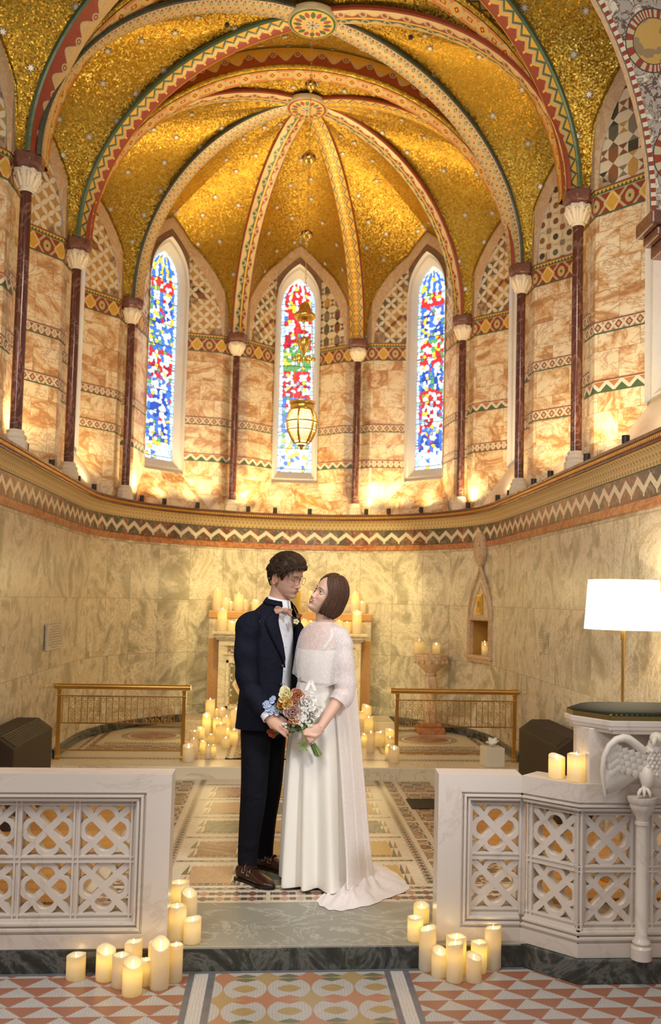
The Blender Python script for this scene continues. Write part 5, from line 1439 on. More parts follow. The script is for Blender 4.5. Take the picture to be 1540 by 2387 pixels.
def candle(loc, r, h, label, group, rz=0., glow=None):
    global CN
    loc = V(loc); rd = V((loc.x, loc.y, 0)).normalized()
    for _ in range(60):
        hit = [q for q in PL if abs(q[2] - loc.z) < .1 and hypot(q[0] - loc.x, q[1] - loc.y) < r + q[3] + .003]
        if not hit: break
        loc += rd * (.008 if loc.y >= hit[0][1] else -.008)
    PL.append((loc.x, loc.y, loc.z, r)); loc = tuple(loc)
    s = CN % 3; g = glow if glow is not None else [1, 2, 0, 1, 1, 2, 0][CN % 7]; CN += 1
    pr = _proto[(s, g)]
    sc = (r / .04, r / .04, h / .15)
    if (s, g) in _used: o = dup(pr, loc, rz, label, sc, group)
    else:
        _used.add((s, g)); o = pr; o.location = loc; o.rotation_euler = (0, 0, rz); o.scale = sc; o['label'] = label; o['group'] = group
        # children of the first copy keep the same data
    return o
def cpx(x0, x1, yt, yb, z, label, group, glow=None, Y=None, hs=1.0):
    xc = (x0 + x1) / 2
    p = fl_at(xc, yb, z)
    if Y: p = at(xc, yb, Y); p.z = z
    r = (x1 - x0) / 2 * p.y / F; p.y += r * .8 if not Y else 0
    h = (at(xc, yt, p.y).z - z) * hs
    return candle((p.x, p.y, z), r, max(h, .05), label, group, random.uniform(-.6, .6), glow)
c4 = lambda x, y: (x / 2.852, 1750 + y / 2.852)
# left front group on the nave floor
G = 'pillar candles on the floor in front of the left balustrade'
for x0, x1, yt, yb, lb, g in ((430, 550, 1343, 1535, 'short candle standing alone at the far left of the floor group', 1), (628, 750, 1305, 1540, 'medium candle with a bright yellow body, second from the left on the floor', 2),
    (735, 850, 1340, 1585, 'cream candle partly hidden behind the frontmost slanted candle', 0), (814, 928, 1262, 1553, 'rear candle with a slanted top, touching the dark step behind the frontmost candle', 0), (805, 930, 1390, 1642, 'frontmost candle with slanted rim and glowing yellow side', 2),
    (918, 1000, 1374, 1570, 'half-hidden yellow candle between the frontmost and the tallest one', 1), (975, 1062, 1256, 1545, 'tall pale candle standing directly behind the tallest one', 0), (990, 1112, 1250, 1590, 'tallest white candle of the left floor group', 0), (1112, 1203, 1270, 1548, 'tall slim candle at the right end of the left floor group', 0)):
    a, b_ = c4(x0, yt); c, d = c4(x1, yb); cpx(a, c, b_, d, -.105, lb, G, g)
G = 'pillar candles on the green step beside the left balustrade'
for x0, x1, yt, yb, lb, g in ((1113, 1245, 858, 1075, 'wide candle with glowing lower half, rearmost beside the left balustrade end', 2), (1195, 1300, 928, 1160, 'pale candle behind the small front one, right side of the left step group', 0),
    (1103, 1226, 1013, 1270, 'tall yellow-glowing candle at the corner of the left balustrade', 1), (1215, 1327, 1097, 1282, 'small candle at the front right of the left step group', 1)):
    a, b_ = c4(x0, yt); c, d = c4(x1, yb); cpx(a, c, b_, d, 0.001, lb, G, g)
c6 = lambda x, y: (940 + x / 2.567, 1700 + y / 2.567)
G = 'pillar candles by the right balustrade'
for x0, x1, yt, yb, z, lb, g in ((65, 160, 1043, 1165, .001, 'rear candle on the green step, tucked against the right balustrade end', 2), (28, 122, 1112, 1275, .001, 'candle on the green step at the left of the right-hand group', 2),
    (97, 200, 1172, 1455, -.105, 'tall cream candle on the floor just below the step corner', 0), (173, 268, 1312, 1490, -.105, 'short glowing candle between two tall ones, right-hand floor group', 1), (262, 383, 1222, 1478, -.105, 'wide yellow candle behind the central tall one at right', 2),
    (262, 363, 1262, 1522, -.105, 'central tall candle standing frontmost in the right-hand floor group', 1), (378, 475, 1345, 1523, -.105, 'short pale candle with a slanted top at the front right', 0), (410, 507, 1258, 1465, -.105, 'glowing candle behind the short pale one at right', 2), (492, 592, 1177, 1453, -.105, 'tall candle at the far right end of the right-hand floor group', 0)):
    a, b_ = c6(x0, yt); c, d = c6(x1, yb); cpx(a, c, b_, d, z, lb, G, g)
G = 'candles on the right balustrade top'
for x0, x1, yt, yb, lb in ((878, 978, 152, 298, 'smaller lit candle on top of the right balustrade'), (992, 1103, 134, 318, 'larger lit candle on top of the right balustrade, beside the pulpit')):
    a, b_ = c6(x0, yt); c, d = c6(x1, yb); p = fl_at((a + c) / 2, d, .767); cpx(a, c, b_, d, .767, lb, G, 2)
c5 = lambda x, y: (400 + x / 2.75, 1600 + y / 2.75)
G = 'candles crowded on the altar floor, left of the couple'
lab = ['tallest candle at the back of the left altar cluster', 'candle in front of the tallest one, left altar cluster', 'low bright candle right of the tallest, left altar cluster', 'candle in the third row beside the man\'s jacket, left altar cluster', 'rear candle near the altar front, left cluster', 'dim rear candle just right of the tallest one', 'wide rear candle against the altar base by the man\'s hip', 'bright candle above the pale wide ones, left altar cluster', 'pale wide unlit-looking candle, middle left of the cluster', 'pale candle left of the small bright one', 'small vivid yellow candle near the front left', 'medium candle in the middle of the left cluster', 'widest tall candle in the middle of the left cluster', 'small vivid candle between the widest one and the man', 'bright candle touching the man\'s trousers in view', 'small cream candle in front of the widest one', 'large cream candle beside the left rail post, frontmost', 'short pale candle at the front of the left cluster', 'short bright candle behind the pale front one']
L_ = [(212, 272, 75, 215, 1), (192, 245, 172, 270, 2), (262, 312, 198, 262, 2), (320, 372, 185, 290, 1), (298, 345, 135, 200, 0), (270, 300, 142, 205, 0), (372, 440, 140, 262, 0), (158, 208, 260, 337, 2), (112, 175, 280, 345, 0), (105, 165, 327, 460, 0), (178, 218, 345, 435, 2), (222, 274, 303, 377, 1), (277, 345, 230, 370, 1), (338, 372, 268, 330, 2), (370, 420, 270, 380, 2), (317, 370, 322, 398, 1), (66, 140, 370, 487, 0), (213, 250, 372, 465, 0), (246, 282, 372, 450, 2)]
for (x0, x1, yt, yb, g), lb in zip(L_, lab):
    a, b_ = c5(x0, yt); c, d = c5(x1, yb); zz = .105
    if d < 1692: zz = .2505; d = max(d, 1676)
    else: d = max(d, 1716)
    cpx(a, c, b_, d, zz, lb, G, g)
G = 'candles crowded on the altar floor, right of the couple'
lab = ['tall candle at the back of the right altar cluster', 'candle half hidden behind the lace veil, right altar cluster', 'candle in front of the tall back one, right altar cluster', 'bright candle at the veil\'s edge, right altar cluster', 'slim tall pale candle, middle of the right cluster', 'wide candle in the middle of the right cluster', 'rear candle just left of the right rail post', 'candle behind the right rail post', 'bright candle left of the large front one at the right rail', 'large cream candle at the foot of the right rail, frontmost']
L_ = [(1218, 1280, 118, 215, 1), (1200, 1235, 155, 262, 1), (1233, 1292, 190, 292, 1), (1215, 1250, 300, 387, 2), (1250, 1303, 285, 427, 0), (1305, 1372, 285, 388, 1), (1370, 1428, 272, 347, 2), (1375, 1425, 320, 400, 1), (1368, 1410, 370, 462, 2), (1390, 1462, 383, 495, 0)]
for (x0, x1, yt, yb, g), lb in zip(L_, lab):
    a, b_ = c5(x0, yt); c, d = c5(x1, yb); zz = .105
    if d < 1696: zz = .2505; d = max(d, 1680)
    else: d = max(d, 1720)
    cpx(a, c, b_, d, zz, lb, G, g)
c2 = lambda x, y: (460 + x / 3.667, 1340 + y / 3.667)
G = 'candles on the upper altar shelf'
for x0, x1, yt, lb in ((125, 205, 115, 'tallest candle at the left end of the upper altar shelf'), (200, 280, 195, 'second candle from the left on the upper altar shelf'), (268, 296, 225, 'slim candle behind the second one on the upper altar shelf'), (310, 390, 155, 'tall candle left of the man\'s shoulder on the upper shelf'), (374, 434, 212, 'short candle beside the tall one near the man\'s shoulder'), (462, 528, 212, 'candle half hidden behind the man\'s collar side'), (938, 985, 135, 'candle seen between the two faces'), (1308, 1383, 142, 'tallest candle right of the woman on the upper shelf'), (1366, 1441, 222, 'rightmost candle of the upper altar shelf')):
    a, b_ = c2(x0, yt); c, d = c2(x1, 330); cpx(a, c, b_, d, 1.416, lb, G, 0 if CN % 2 else 1, Y=10.87)
G = 'candles on the lower altar shelf'
for x0, x1, yt, lb in ((168, 248, 280, 'tall candle at the left of the lower altar shelf'), (150, 215, 375, 'short candle in front of the tall left one on the lower shelf'), (262, 325, 395, 'candle at mid left of the lower shelf'), (318, 352, 378, 'slim candle beside the man\'s sleeve on the lower shelf'), (875, 936, 374, 'candle between the man\'s boutonniere and the woman\'s neck'), (950, 992, 390, 'narrow candle beside the woman\'s neck'), (1180, 1238, 384, 'candle just right of the woman\'s hair tips'), (1242, 1315, 400, 'candle above the woman\'s shoulder on the lower shelf'), (1322, 1400, 308, 'tall candle at the right of the lower altar shelf'), (1352, 1402, 392, 'short candle at the right end of the lower shelf')):
    a, b_ = c2(x0, yt); c, d = c2(x1, 482); cpx(a, c, b_, d, 1.184, lb, G, 0 if CN % 2 else 1, Y=10.55 + (.06 if CN % 2 else 0))
c3 = lambda x, y: (880 + x / 2.333, 1250 + y / 2.333)
for x0, x1, yt, lb in ((198, 250, 562, 'wider candle on the stone basin, at left'), (297, 338, 580, 'narrower candle on the stone basin, at right')):
    a, b_ = c3(x0, yt); c, d = c3(x1, 625); cpx(a, c, b_, d, .991, lb, 'candles on the stone basin', 1, Y=10.12)
for x0, x1, yt, lb, sy in ((560, 597, 573, 'taller candle inside the wall niche, at left', .0), (583, 622, 586, 'shorter candle inside the wall niche, at right', .0)):
    a, b_ = c3(x0, yt); c, d = c3(x1, 648)
    u = .09 if 'taller' in lb else .15
    Mx = Matrix.Rotation(t_n.rotation_euler.z, 3, 'Z') if False else None
    rzn = bpy.data.objects['wall_niche'].rotation_euler.z; pn = bpy.data.objects['wall_niche'].location + Matrix.Rotation(rzn, 3, 'Z') @ V((u * 1.5 - .24, -SG * (.06 if 'shorter' in lb else .10), 0))
    candle((pn.x, pn.y, 1.0065), .034, .155 if 'taller' in lb else .125, lb, 'candles in the wall niche', 0, 1)
# glow of the candle banks
for loc, e_ in (((-.62, 9.45, .62), 7), ((1.05, 9.5, .62), 6), ((-.5, 10.4, 1.75), 6), ((.8, 10.4, 1.75), 6), ((-.2, 4.0, .25), 1.2)): light('POINT', 'candle_bank_glow', loc, e_ * .8, (1, .74, .32), .18)
# ================================================================== people
def frame_m(f, u0=V((0, 0, 1)), roll=0.):
    f = V(f).normalized(); u = (u0 - f * u0.dot(f)).normalized(); s = f.cross(u)
    c, q = cos(roll), sin(roll); u2 = u * c - s * q; s2 = s * c + u * q
    return Matrix((s2, f, u2)).transposed()            # local (x right, y forward, z up) -> world
YF = ([-.122, -.118, -.112, -.10, -.085, -.075, -.066, -.055, -.04, -.02, 0, .015, .03, .05, .07, .09, .105, .118, .124], [.028, .058, .076, .085, .080, .084, .087, .084, .082, .080, .081, .089, .089, .087, .082, .070, .052, .025, .0])
YB = ([-.122, -.11, -.09, -.07, -.05, -.03, 0, .03, .06, .09, .105, .118, .124], [.0, .015, .03, .05, .068, .083, .093, .096, .092, .076, .058, .03, .0])
HWD = ([-.122, -.115, -.10, -.08, -.06, -.03, 0, .03, .06, .09, .105, .118, .124], [.010, .024, .039, .052, .060, .069, .073, .075, .073, .060, .045, .024, .0])
def gs(x, s): return exp(-(x / s) ** 2)
def head_surface(x_t, z, fem=0, smile=0.):
    """x_t angle from the face, returns local point"""
    w = interp(z, *HWD) * (1 - .05 * fem); yf = interp(z, *YF); yb = interp(z, *YB)
    c, s = cos(x_t), sin(x_t)
    x = w * (abs(s) ** .86) * (1 if s >= 0 else -1)
    y = (yf if c >= 0 else yb) * (abs(c) ** .92) * (1 if c >= 0 else -1)
    if c > 0:
        ns = interp(z, [-.056, -.050, -.046, -.040, -.034, -.02, -.008, .004, .015], [0, .006, .020, .028, .027, .019, .011, .004, 0]) * (1.05 - .25 * fem)
        sg = interp(z, [-.05, -.04, -.02, .01], [.012, .0115, .0085, .008])
        y += ns * gs(x, sg) * c + .008 * (gs(abs(x) - .0125, .006) * gs(z + .043, .007))
        y -= .0105 * gs(abs(x) - .031, .0155) * gs(z - .001, .011) - .003 * gs(abs(x) - .03, .02) * gs(z - .021, .008)
        y += .004 * gs(abs(x) - .040, .018) * gs(z + .030, .018) * (1 + 1.2 * smile)
        mw = .021 + .006 * smile; zm = z + .0655 - smile * 5 * x * x * (1 if abs(x) < .035 else 0)
        lip = 1 / (1 + exp((abs(x) - mw) * 500))
        y += lip * (.0045 * gs(zm - .0045, .0045) + .005 * gs(zm + .006, .005) - .004 * gs(zm, .0018))
        y += .004 * gs(x, .018) * gs(z + .104, .012)
    return V((x, y, z))
def head_mesh(mb, Mx, O, fem, smile, sc=1.):
    zs = [-.122 + .246 * (i / 84) for i in range(85)]; rows = []
    for z in zs: rows.append([O + Mx @ (head_surface(2 * pi * j / 96, z, fem, smile) * sc) for j in range(96)])
    mb.grid(rows, None, 0, True); mb.cap(rows[0], 0, True); mb.cap(rows[-1])
def ear(mb, Mx, O, sd, sc=1.):
    c = V((sd * .072, -.012, -.018)); pts = []
    for i in range(15):
        a = -.6 * pi + 1.55 * pi * i / 14; pts.append(O + Mx @ ((c + V((sd * (.010 + .003 * sin(a)), -.006 + .0165 * cos(a + .2) * -1, .029 * sin(a)))) * sc))
    mb.tube(pts, [.0062 * sc * (1 - .25 * (i > 11)) for i in range(15)], 8)
    mb.ball(O + Mx @ ((c + V((sd * .004, -.002, 0))) * sc), (.010 * sc, .016 * sc, .026 * sc), 12, 8, rot=Mx)
def hand(mb, wrist, d, nrm, L=.185, curl=(.5, .5, .5, .5), thumb=(.5, .3), side=1, spread=.04, thumbdir=None):
    """d towards the fingers, nrm = back of hand, side = which side the thumb leaves (+1 = nrm x d)"""
    d = V(d).normalized(); nrm = V(nrm); nrm = (nrm - d * nrm.dot(d)).normalized(); lt = d.cross(nrm) * side      # lt points to the thumb side
    pl = L * .52
    def P(a, b_, c): return V(wrist) + d * a + lt * b_ + nrm * c
    # palm as a lofted pad
    rows = []
    for f, w, t_ in ((-.12, .026, .020), (0, .028, .019), (.3, .036, .017), (.65, .041, .015), (.95, .041, .012), (1.05, .036, .008)):
        rows.append([P(pl * f, w * cos(2 * pi * k / 20), t_ * sin(2 * pi * k / 20)) for k in range(20)])
    mb.grid(rows, None, 0, True, flip=True); mb.cap(rows[0]); mb.cap(rows[-1], 0, True)
    ln = (.070, .078, .073, .058)
    for k in range(4):
        b0 = lerp(.030, -.030, k / 3); r = (.0088, .009, .0086, .0076)[k]; fl = ln[k] * L / .185; c = curl[k]
        p = P(pl * (.90 if k in (1, 2) else .86), b0, 0); ang = spread * (1.5 - k) ; pts = [P(pl * .45, b0 * .8, 0), p]; a = c * .9
        dd = (d + lt * ang).normalized()
        for sgm, q in ((.46, .0), (.30, 1.15), (.24, 1.0)):
            di = dd * cos(a) - nrm * sin(a); p = p + di * fl * sgm; pts.append(p); a += c * 1.05
        # round the joints
        mb.tube(pts, [r * 1.05, r * 1.08, r * 1.02, r * .95, r * .72], 10); mb.ball(pts[-1], r * .80, 10, 8); mb.ball(pts[2], r * 1.04, 10, 8); mb.ball(pts[1], r * 1.1, 10, 8); mb.ball(pts[3], r * .97, 10, 8)
    td = thumbdir.normalized() if thumbdir is not None else (d * cos(thumb[0]) + lt * sin(thumb[0]) - nrm * thumb[1]).normalized()
    b_ = P(pl * .12, .020, -.004); m1 = b_ + (td * .6 + lt * .4).normalized() * .038; m2 = m1 + td * .034; m3 = m2 + (td * .95 + d * .1 - nrm * .25).normalized() * .027
    mb.tube([b_, m1, m2, m3], [.015, .0125, .0105, .0075], 10); mb.ball(m3, .0082, 10, 8); mb.ball(m1, .0128, 10, 8); mb.ball(m2, .0107, 10, 8)
    return (pts[-1], m3)
def bake(mb, name, mat, parent, voxel, smooth_it=3, colorf=None):
    o = mb.build(name, None, None)
    r = o.modifiers.new('r', 'REMESH'); r.mode = 'VOXEL'; r.voxel_size = voxel; r.use_smooth_shade = True
    if smooth_it:
        s = o.modifiers.new('s', 'SMOOTH'); s.factor = .5; s.iterations = smooth_it
    dg = bpy.context.evaluated_depsgraph_get(); dg.update()
    me = bpy.data.meshes.new_from_object(o.evaluated_get(dg), preserve_all_data_layers=False, depsgraph=dg)
    me.name = name; o.modifiers.clear(); o.data = me; me.materials.clear(); me.materials.append(mat)
    me.polygons.foreach_set('use_smooth', [True] * len(me.polygons))
    if colorf:
        ca = me.color_attributes.new('tone', 'FLOAT_COLOR', 'POINT'); buf = []
        for v in me.vertices: buf += [*colorf(v.co), 1]
        ca.data.foreach_set('color', buf)
    o.parent = parent; return o
def skin_mat(name):
    b = B(name); c = b.attr('tone'); n = b.noise(scale=90, detail=3); b.bump(n, .08, .001)
    return b.fin(c, .48, 0, Subsurface_Weight=.12, Subsurface_Radius=(.012, .005, .003), Subsurface_Scale=.5)
M['skin'] = skin_mat('skin')
def wool(name, c):
    b = B(name); a = b.noise(b.vm('MULTIPLY', b.obj(), (1, 1, .8)), 9, 3, .5, .8); f = b.noise(scale=260, detail=2)
    b.bump(a + f * .01, .55, .035); return b.fin(c, .8, 0, Specular_IOR_Level=.18)
M['suit'] = wool('navy_wool', (.0048, .0062, .0150)); M['trs'] = wool('dark_trouser_wool', (.0045, .0048, .0095))
M['shirt'] = simple('white_shirt_cotton', (.78, .80, .86), .7, 0, .2, 120); M['bow'] = simple('dusty_rose_cloth', (.46, .25, .17), .8, 0, .4, 160, .2)
def leather():
    b = B('dark_brown_leather'); n = b.noise(scale=14, detail=4); b.bump(b.noise(scale=120), .05, .001); return b.fin(b.mix(n, (.024, .009, .006), (.060, .021, .012)), .22)
M['shoe'] = leather(); M['dress'] = simple('ivory_crepe', (.84, .80, .73), .58, 0, .12, 180, .02, Sheen_Weight=.2); M['steel'] = simple('silver_buckle', (.7, .68, .62), .25, 1)
def lace_mat(name, base, lo, sc, tint=(.93, .86, .85)):
    b = B(name); u, v = b.uv(); vec = b.vm('ADD', b.obj(), (0, 0, 0)); n1 = b.noise(vec, sc, 2, .5, 1.8); n2 = b.noise(vec, sc * 1.9, 2, .5, 2.6)
    l1 = ((n1 * 5).fr() - .5).ab(); l2 = ((n2 * 4).fr() - .5).ab()
    k = b.mx(l1 < .12, l2 < .10); mesh = b.vor(vec, sc * 9, 'DISTANCE_TO_EDGE'); fine = E(b, mesh.outputs['Distance']) < .07
    a = b.mx(k * base, fine * (lo + .25)); a = b.mx(a, lo)
    b.p.inputs['Alpha'].default_value = 1; b.put(a, b.p.inputs['Alpha']); return b.fin(tint, .75)
M['lace'] = lace_mat('lace', .78, .20, 62); M['lacev'] = lace_mat('lace_veil', .90, .66, 55)
def ringpt(c, sd, fw, a, b_, th, ex=.9):
    s, co_ = sin(th), cos(th)
    return c + sd * (a * abs(s) ** ex * (1 if s >= 0 else -1)) + fw * (b_ * abs(co_) ** ex * (1 if co_ >= 0 else -1))
def wr(p, amp, sc=9., seed=0): return amp * mnoise.noise(V((p.x * sc + seed, p.y * sc, p.z * sc)))

# ---------------------------------------------------------------- the man
GY = 5.20
man = thing('person', 'man in dark navy suit and glasses with rose bow tie, facing the woman', 'person', fl_at(600, 2030, 0), 0)
mo = V(man.location)
GF = V((.80, -.60, 0)).normalized(); GR = V((GF.y, -GF.x, 0))           # facing; his right (towards the camera, left in view)
GMx = frame_m((.79, -.554, -.26), roll=radians(-5)); GH = at(668, 1343, GY - .02); gsc = 1.0
L_ = lambda p: p - mo
def gl(x, y, z): return GH + GMx @ (V((x, y, z)) * gsc)
bm_ = MB(); head_mesh(bm_, GMx, L_(GH), 0, .25, gsc)
for sd in (-1, 1): ear(bm_, GMx, L_(GH), sd, gsc)
tc = [(1425, 646, .07, .065), (1447, 636, .13, .085), (1480, 628, .175, .105), (1540, 627, .165, .105), (1590, 625, .155, .10), (1640, 624, .16, .105)]
nb = at(650, 1428, GY + .02)
bm_.tube([L_(gl(0, -.028, -.045)), L_(gl(0, -.022, -.08)), L_(gl(.0, -.025, -.12)), L_(nb), L_(nb + V((0, 0, -.06)))], [(.056, .060), (.054, .057), (.055, .057), (.056, .055), (.06, .05)], 24)
bm_.ball(L_(gl(0, .030, -.135)), (.011, .014, .016), 10, 8)
rows = []
for py, px, a, b_ in tc:
    c = L_(at(px, py, GY + .02)); rows.append([ringpt(c, GR, GF, a - .012, b_ - .015, 2 * pi * k / 28) for k in range(28)])
bm_.grid(rows, None, 0, True, flip=True); bm_.cap(rows[0], 0, False); bm_.cap(rows[-1], 0, True)
SH = at(578, 1452, 5.05); EL = at(577, 1592, 5.03); WR = at(626, 1670, 4.925)
SH2 = at(682, 1455, 5.36); EL2 = at(694, 1590, 5.42); WR2 = at(750, 1600, 5.36)
bm_.tube([L_(SH), L_(SH.lerp(EL, .5)), L_(EL), L_(EL.lerp(WR, .4)), L_(WR)], [.046, .044, .038, .036, .027], 14)
bm_.tube([L_(SH2), L_(EL2), L_(WR2)], [.046, .038, .028], 14)
bm_.tube([L_(nb), L_(nb.lerp(SH, .6) + V((0, 0, -.01))), L_(SH)], [.05, .048, .044], 14); bm_.tube([L_(nb), L_(nb.lerp(SH2, .6) + V((0, 0, -.01))), L_(SH2)], [.05, .048, .044], 14)
bm_.ball(L_(at(622, 1672, 5.24)), (.13, .085, .11), 20, 14)
hand(bm_, L_(WR), V((.086, -.045, -.050)), V((-.30, -.75, .45)), .185, (.34, .40, .44, .46), (.7, .2), 1, .03, thumbdir=V((.86, -.15, -.30)))
hand(bm_, L_(WR2), V((.9, -.2, -.1)), V((.1, .9, .1)), .18, (.3, .3, .3, .3), (.6, .2), 1)
hipN = at(604, 1700, 5.17); kneN = at(592, 1850, 5.15); ankN = at(578, 2012, 5.20); hipF = at(636, 1700, 5.32); kneF = at(634, 1850, 5.33); ankF = at(613, 1998, 5.40)
for a, b_, c in ((hipN, kneN, ankN), (hipF, kneF, ankF)): bm_.tube([L_(a), L_(b_), L_(c), L_(c) + V((0, 0, -.04))], [.068, .045, .032, .026], 12)
def gtone(co_):
    q = GMx.transposed() @ (co_ + mo - GH) / gsc; x, y, z = q
    base = V((.64, .37, .26))
    if q.length < .17 and z > -.13:
        ax_ = abs(x); base = base.lerp(V((.60, .24, .18)), .35 * gs(ax_ - .038, .018) * gs(z + .028, .02) * (y > 0))
        if y > .05:
            zm = z + .0655 - 1.25 * x * x
            if abs(ax_ - .0095) < .0035 and abs(z + .0495) < .002: base = base * .6
            base = base.lerp(V((.40, .27, .22)), .16 * (z < -.055))
        if ax_ > .068 and -.05 < z < .02: base = base.lerp(V((.66, .26, .18)), .4)
    return base
bd = bake(bm_, 'body', M['skin'], man, .0034, 2, gtone)
def sxz(x, z, fem=0, smile=0., dy=0.):
    w = interp(z, *HWD) * (1 - .05 * fem); s = min(1, (abs(x) / w)) ** (1 / .86); t = math.asin(s) * (1 if x >= 0 else -1)
    p = head_surface(t, z, fem, smile); return V((p.x, p.y + dy, p.z))
def facial(parent, P, fem, smile, lipc, browc, mw, cur, open_):
    lip = simple('lips_%d' % fem, lipc, .4); N = 14
    for nm, off, r in (('upper_lip', .0022 + open_, .0026), ('lower_lip', -.0032 - open_, .0032)):
        mb = MB(); pts = []; rr = []
        for k in range(N + 1):
            u = -1 + 2 * k / N; x = mw * u; e = 1 - u * u; z = -.0660 + cur * x * x + off * e ** .7 - (.0012 * gs(x, .004) if off > 0 else 0); pts.append(P(*sxz(x, z, fem, smile, .0006))); rr.append((r * (.35 + .65 * e ** .5), r * (.35 + .65 * e ** .5) * .9))
        mb.tube(pts, rr, 8); mb.build(nm, lip, parent, smooth=True)
    if open_:
        mb = MB(); mb.grid([[P(*sxz(mw * .86 * u, -.0660 + cur * (mw * .86 * u) ** 2 + dz * (1 - u * u), fem, smile, .0014)) for u in [-1 + 2 * k / 12 for k in range(13)]] for dz in (open_ * 1.1, 0, -open_ * 1.1)]); mb.build('teeth', simple('teeth', (.82, .78, .70), .25), parent, smooth=True)
    for sd in (-1, 1):
        mb = MB(); pts = [P(*sxz(sd * lerp(.012, .049, k / 10), (.0185 if not fem else .0205) + .0045 * sin(k / 10 * pi * .8) - .004 * (k / 10) ** 2, fem, smile, .0006)) for k in range(11)]
        h = .0034 if not fem else .0020; mb.tube(pts, [(h * .7, .0016)] + [(h, .0016)] * 6 + [(h * .8, .0014), (h * .6, .0012), (h * .35, .001), (.0005, .0005)], 6); mb.build('eyebrow', simple('brow_%d' % fem, browc, .7), parent, smooth=True)
iris = lambda nm, c: simple(nm, c, .15)
def eyes(parent, Mx, H, look, icol, lid_drop, skincol, fem):
    for sd in (-1, 1):
        c = V((sd * .0305, .0640, .001)); R = .0125
        mb = MB(); mb.ball(H + Mx @ c, R, 20, 14, rot=Mx)
        o = mb.build('eye', simple('eye_white', (.75, .70, .66), .2), parent, smooth=True)
        d = (V(look)).normalized(); mb = MB(); N = 18
        a = d.orthogonal().normalized(); b_ = d.cross(a)
        for rr, off, m in ((.0058, .0129, 0), (.0026, .0132, 1)):
            ctr = c + d * off; mb.add([H + Mx @ ctr] + [H + Mx @ (c + (d * sqrt((off - .0001) ** 2 - rr * rr) + a * rr * cos(2 * pi * k / N) + b_ * rr * sin(2 * pi * k / N))) for k in range(N)], [[0, 1 + k, 1 + (k + 1) % N] for k in range(N)], None, m)
        mb.build('iris', [icol, iris('pupil', (.004, .004, .004))], o)
        lid = MB(); rows = []                            # upper lid shell
        for i in range(7):
            el = lerp(lid_drop, 1.5, i / 6); rows.append([H + Mx @ (c + V((cos(el) * sin(az), cos(el) * cos(az), sin(el))) * (R * 1.10)) for az in [-1.7 + 3.4 * k / 16 for k in range(17)]])
        lid.grid(rows); 
        rows = []
        for i in range(5):
            el = lerp(-.26, -1.5, i / 4); rows.append([H + Mx @ (c + V((cos(el) * sin(az), cos(el) * cos(az), sin(el))) * (R * 1.08)) for az in [-1.7 + 3.4 * k / 16 for k in range(17)]])
        lid.grid(rows); lid.build('eyelids', skincol, parent, smooth=True, solid=.001)
        ls = MB(); ls.tube([H + Mx @ (c + V((cos(lid_drop - .35 * (az / 1.15) ** 2) * sin(az), cos(lid_drop) * cos(az), sin(lid_drop - .35 * (az / 1.15) ** 2))) * (R * 1.17)) for az in [-1.15 + 2.3 * k / 10 for k in range(11)]], .0012 if fem else .0008, 6)
        ls.build('lashes', M['lash'], parent, smooth=True)
M['lash'] = simple('lashes', (.015, .01, .008), .6)
facial(man, lambda x, y, z: L_(gl(x, y, z)), 0, .25, (.44, .19, .15), (.035, .02, .012), .0225, 2.5, 0)
M['gskin'] = simple('eyelid_skin_warm', (.55, .29, .20), .5); M['bskin'] = simple('eyelid_skin_light', (.60, .33, .24), .5)
eyes(man, GMx, L_(GH), (0, .9, -.35), iris('brown_iris', (.07, .03, .012)), .02, M['gskin'], 0)
# hair: cap plus waves of locks
def hair_mat(name, dk, lt):
    b = B(name); n = b.noise(b.vm('MULTIPLY', b.obj(), (1, 1, .35)), 170, 3, .6); b.bump(n, .5, .003); return b.fin(b.mix(n, dk, lt), .5, 0, Specular_IOR_Level=.3)
M['hairm'] = hair_mat('dark_brown_hair', (.020, .011, .006), (.075, .036, .018)); M['hairf'] = hair_mat('chestnut_brown_hair', (.034, .015, .009), (.13, .06, .035))
hm = MB(); rows = []
def hairline(t):                                        # lowest z of hair at angle t from the face
    t = abs((t + pi) % (2 * pi) - pi); return interp(t, [0, .5, .95, 1.15, 1.35, 1.6, 1.9, 2.3, pi], [.062, .058, .040, .012, -.022, .020, -.012, -.050, -.066])
for i in range(22):
    row = []
    for j in range(72):
        t = 2 * pi * j / 72; z0 = hairline(t); z = lerp(z0, .124, (i / 21) ** .8); p = head_surface(t, z); o_ = .004 + .019 * min(1, i / 5) + .004 * mnoise.noise(V((p.x * 60, p.y * 60, p.z * 60)))
        n_ = V((p.x, p.y, p.z * .9 + .0)).normalized(); k = 1.25 if p.y > .02 and z > .06 else 1
        row.append(L_(gl(*(p + n_ * o_ * k))))
    rows.append(row)
hm.grid(rows, None, 0, True); hm.cap(rows[-1])
random.seed(11)
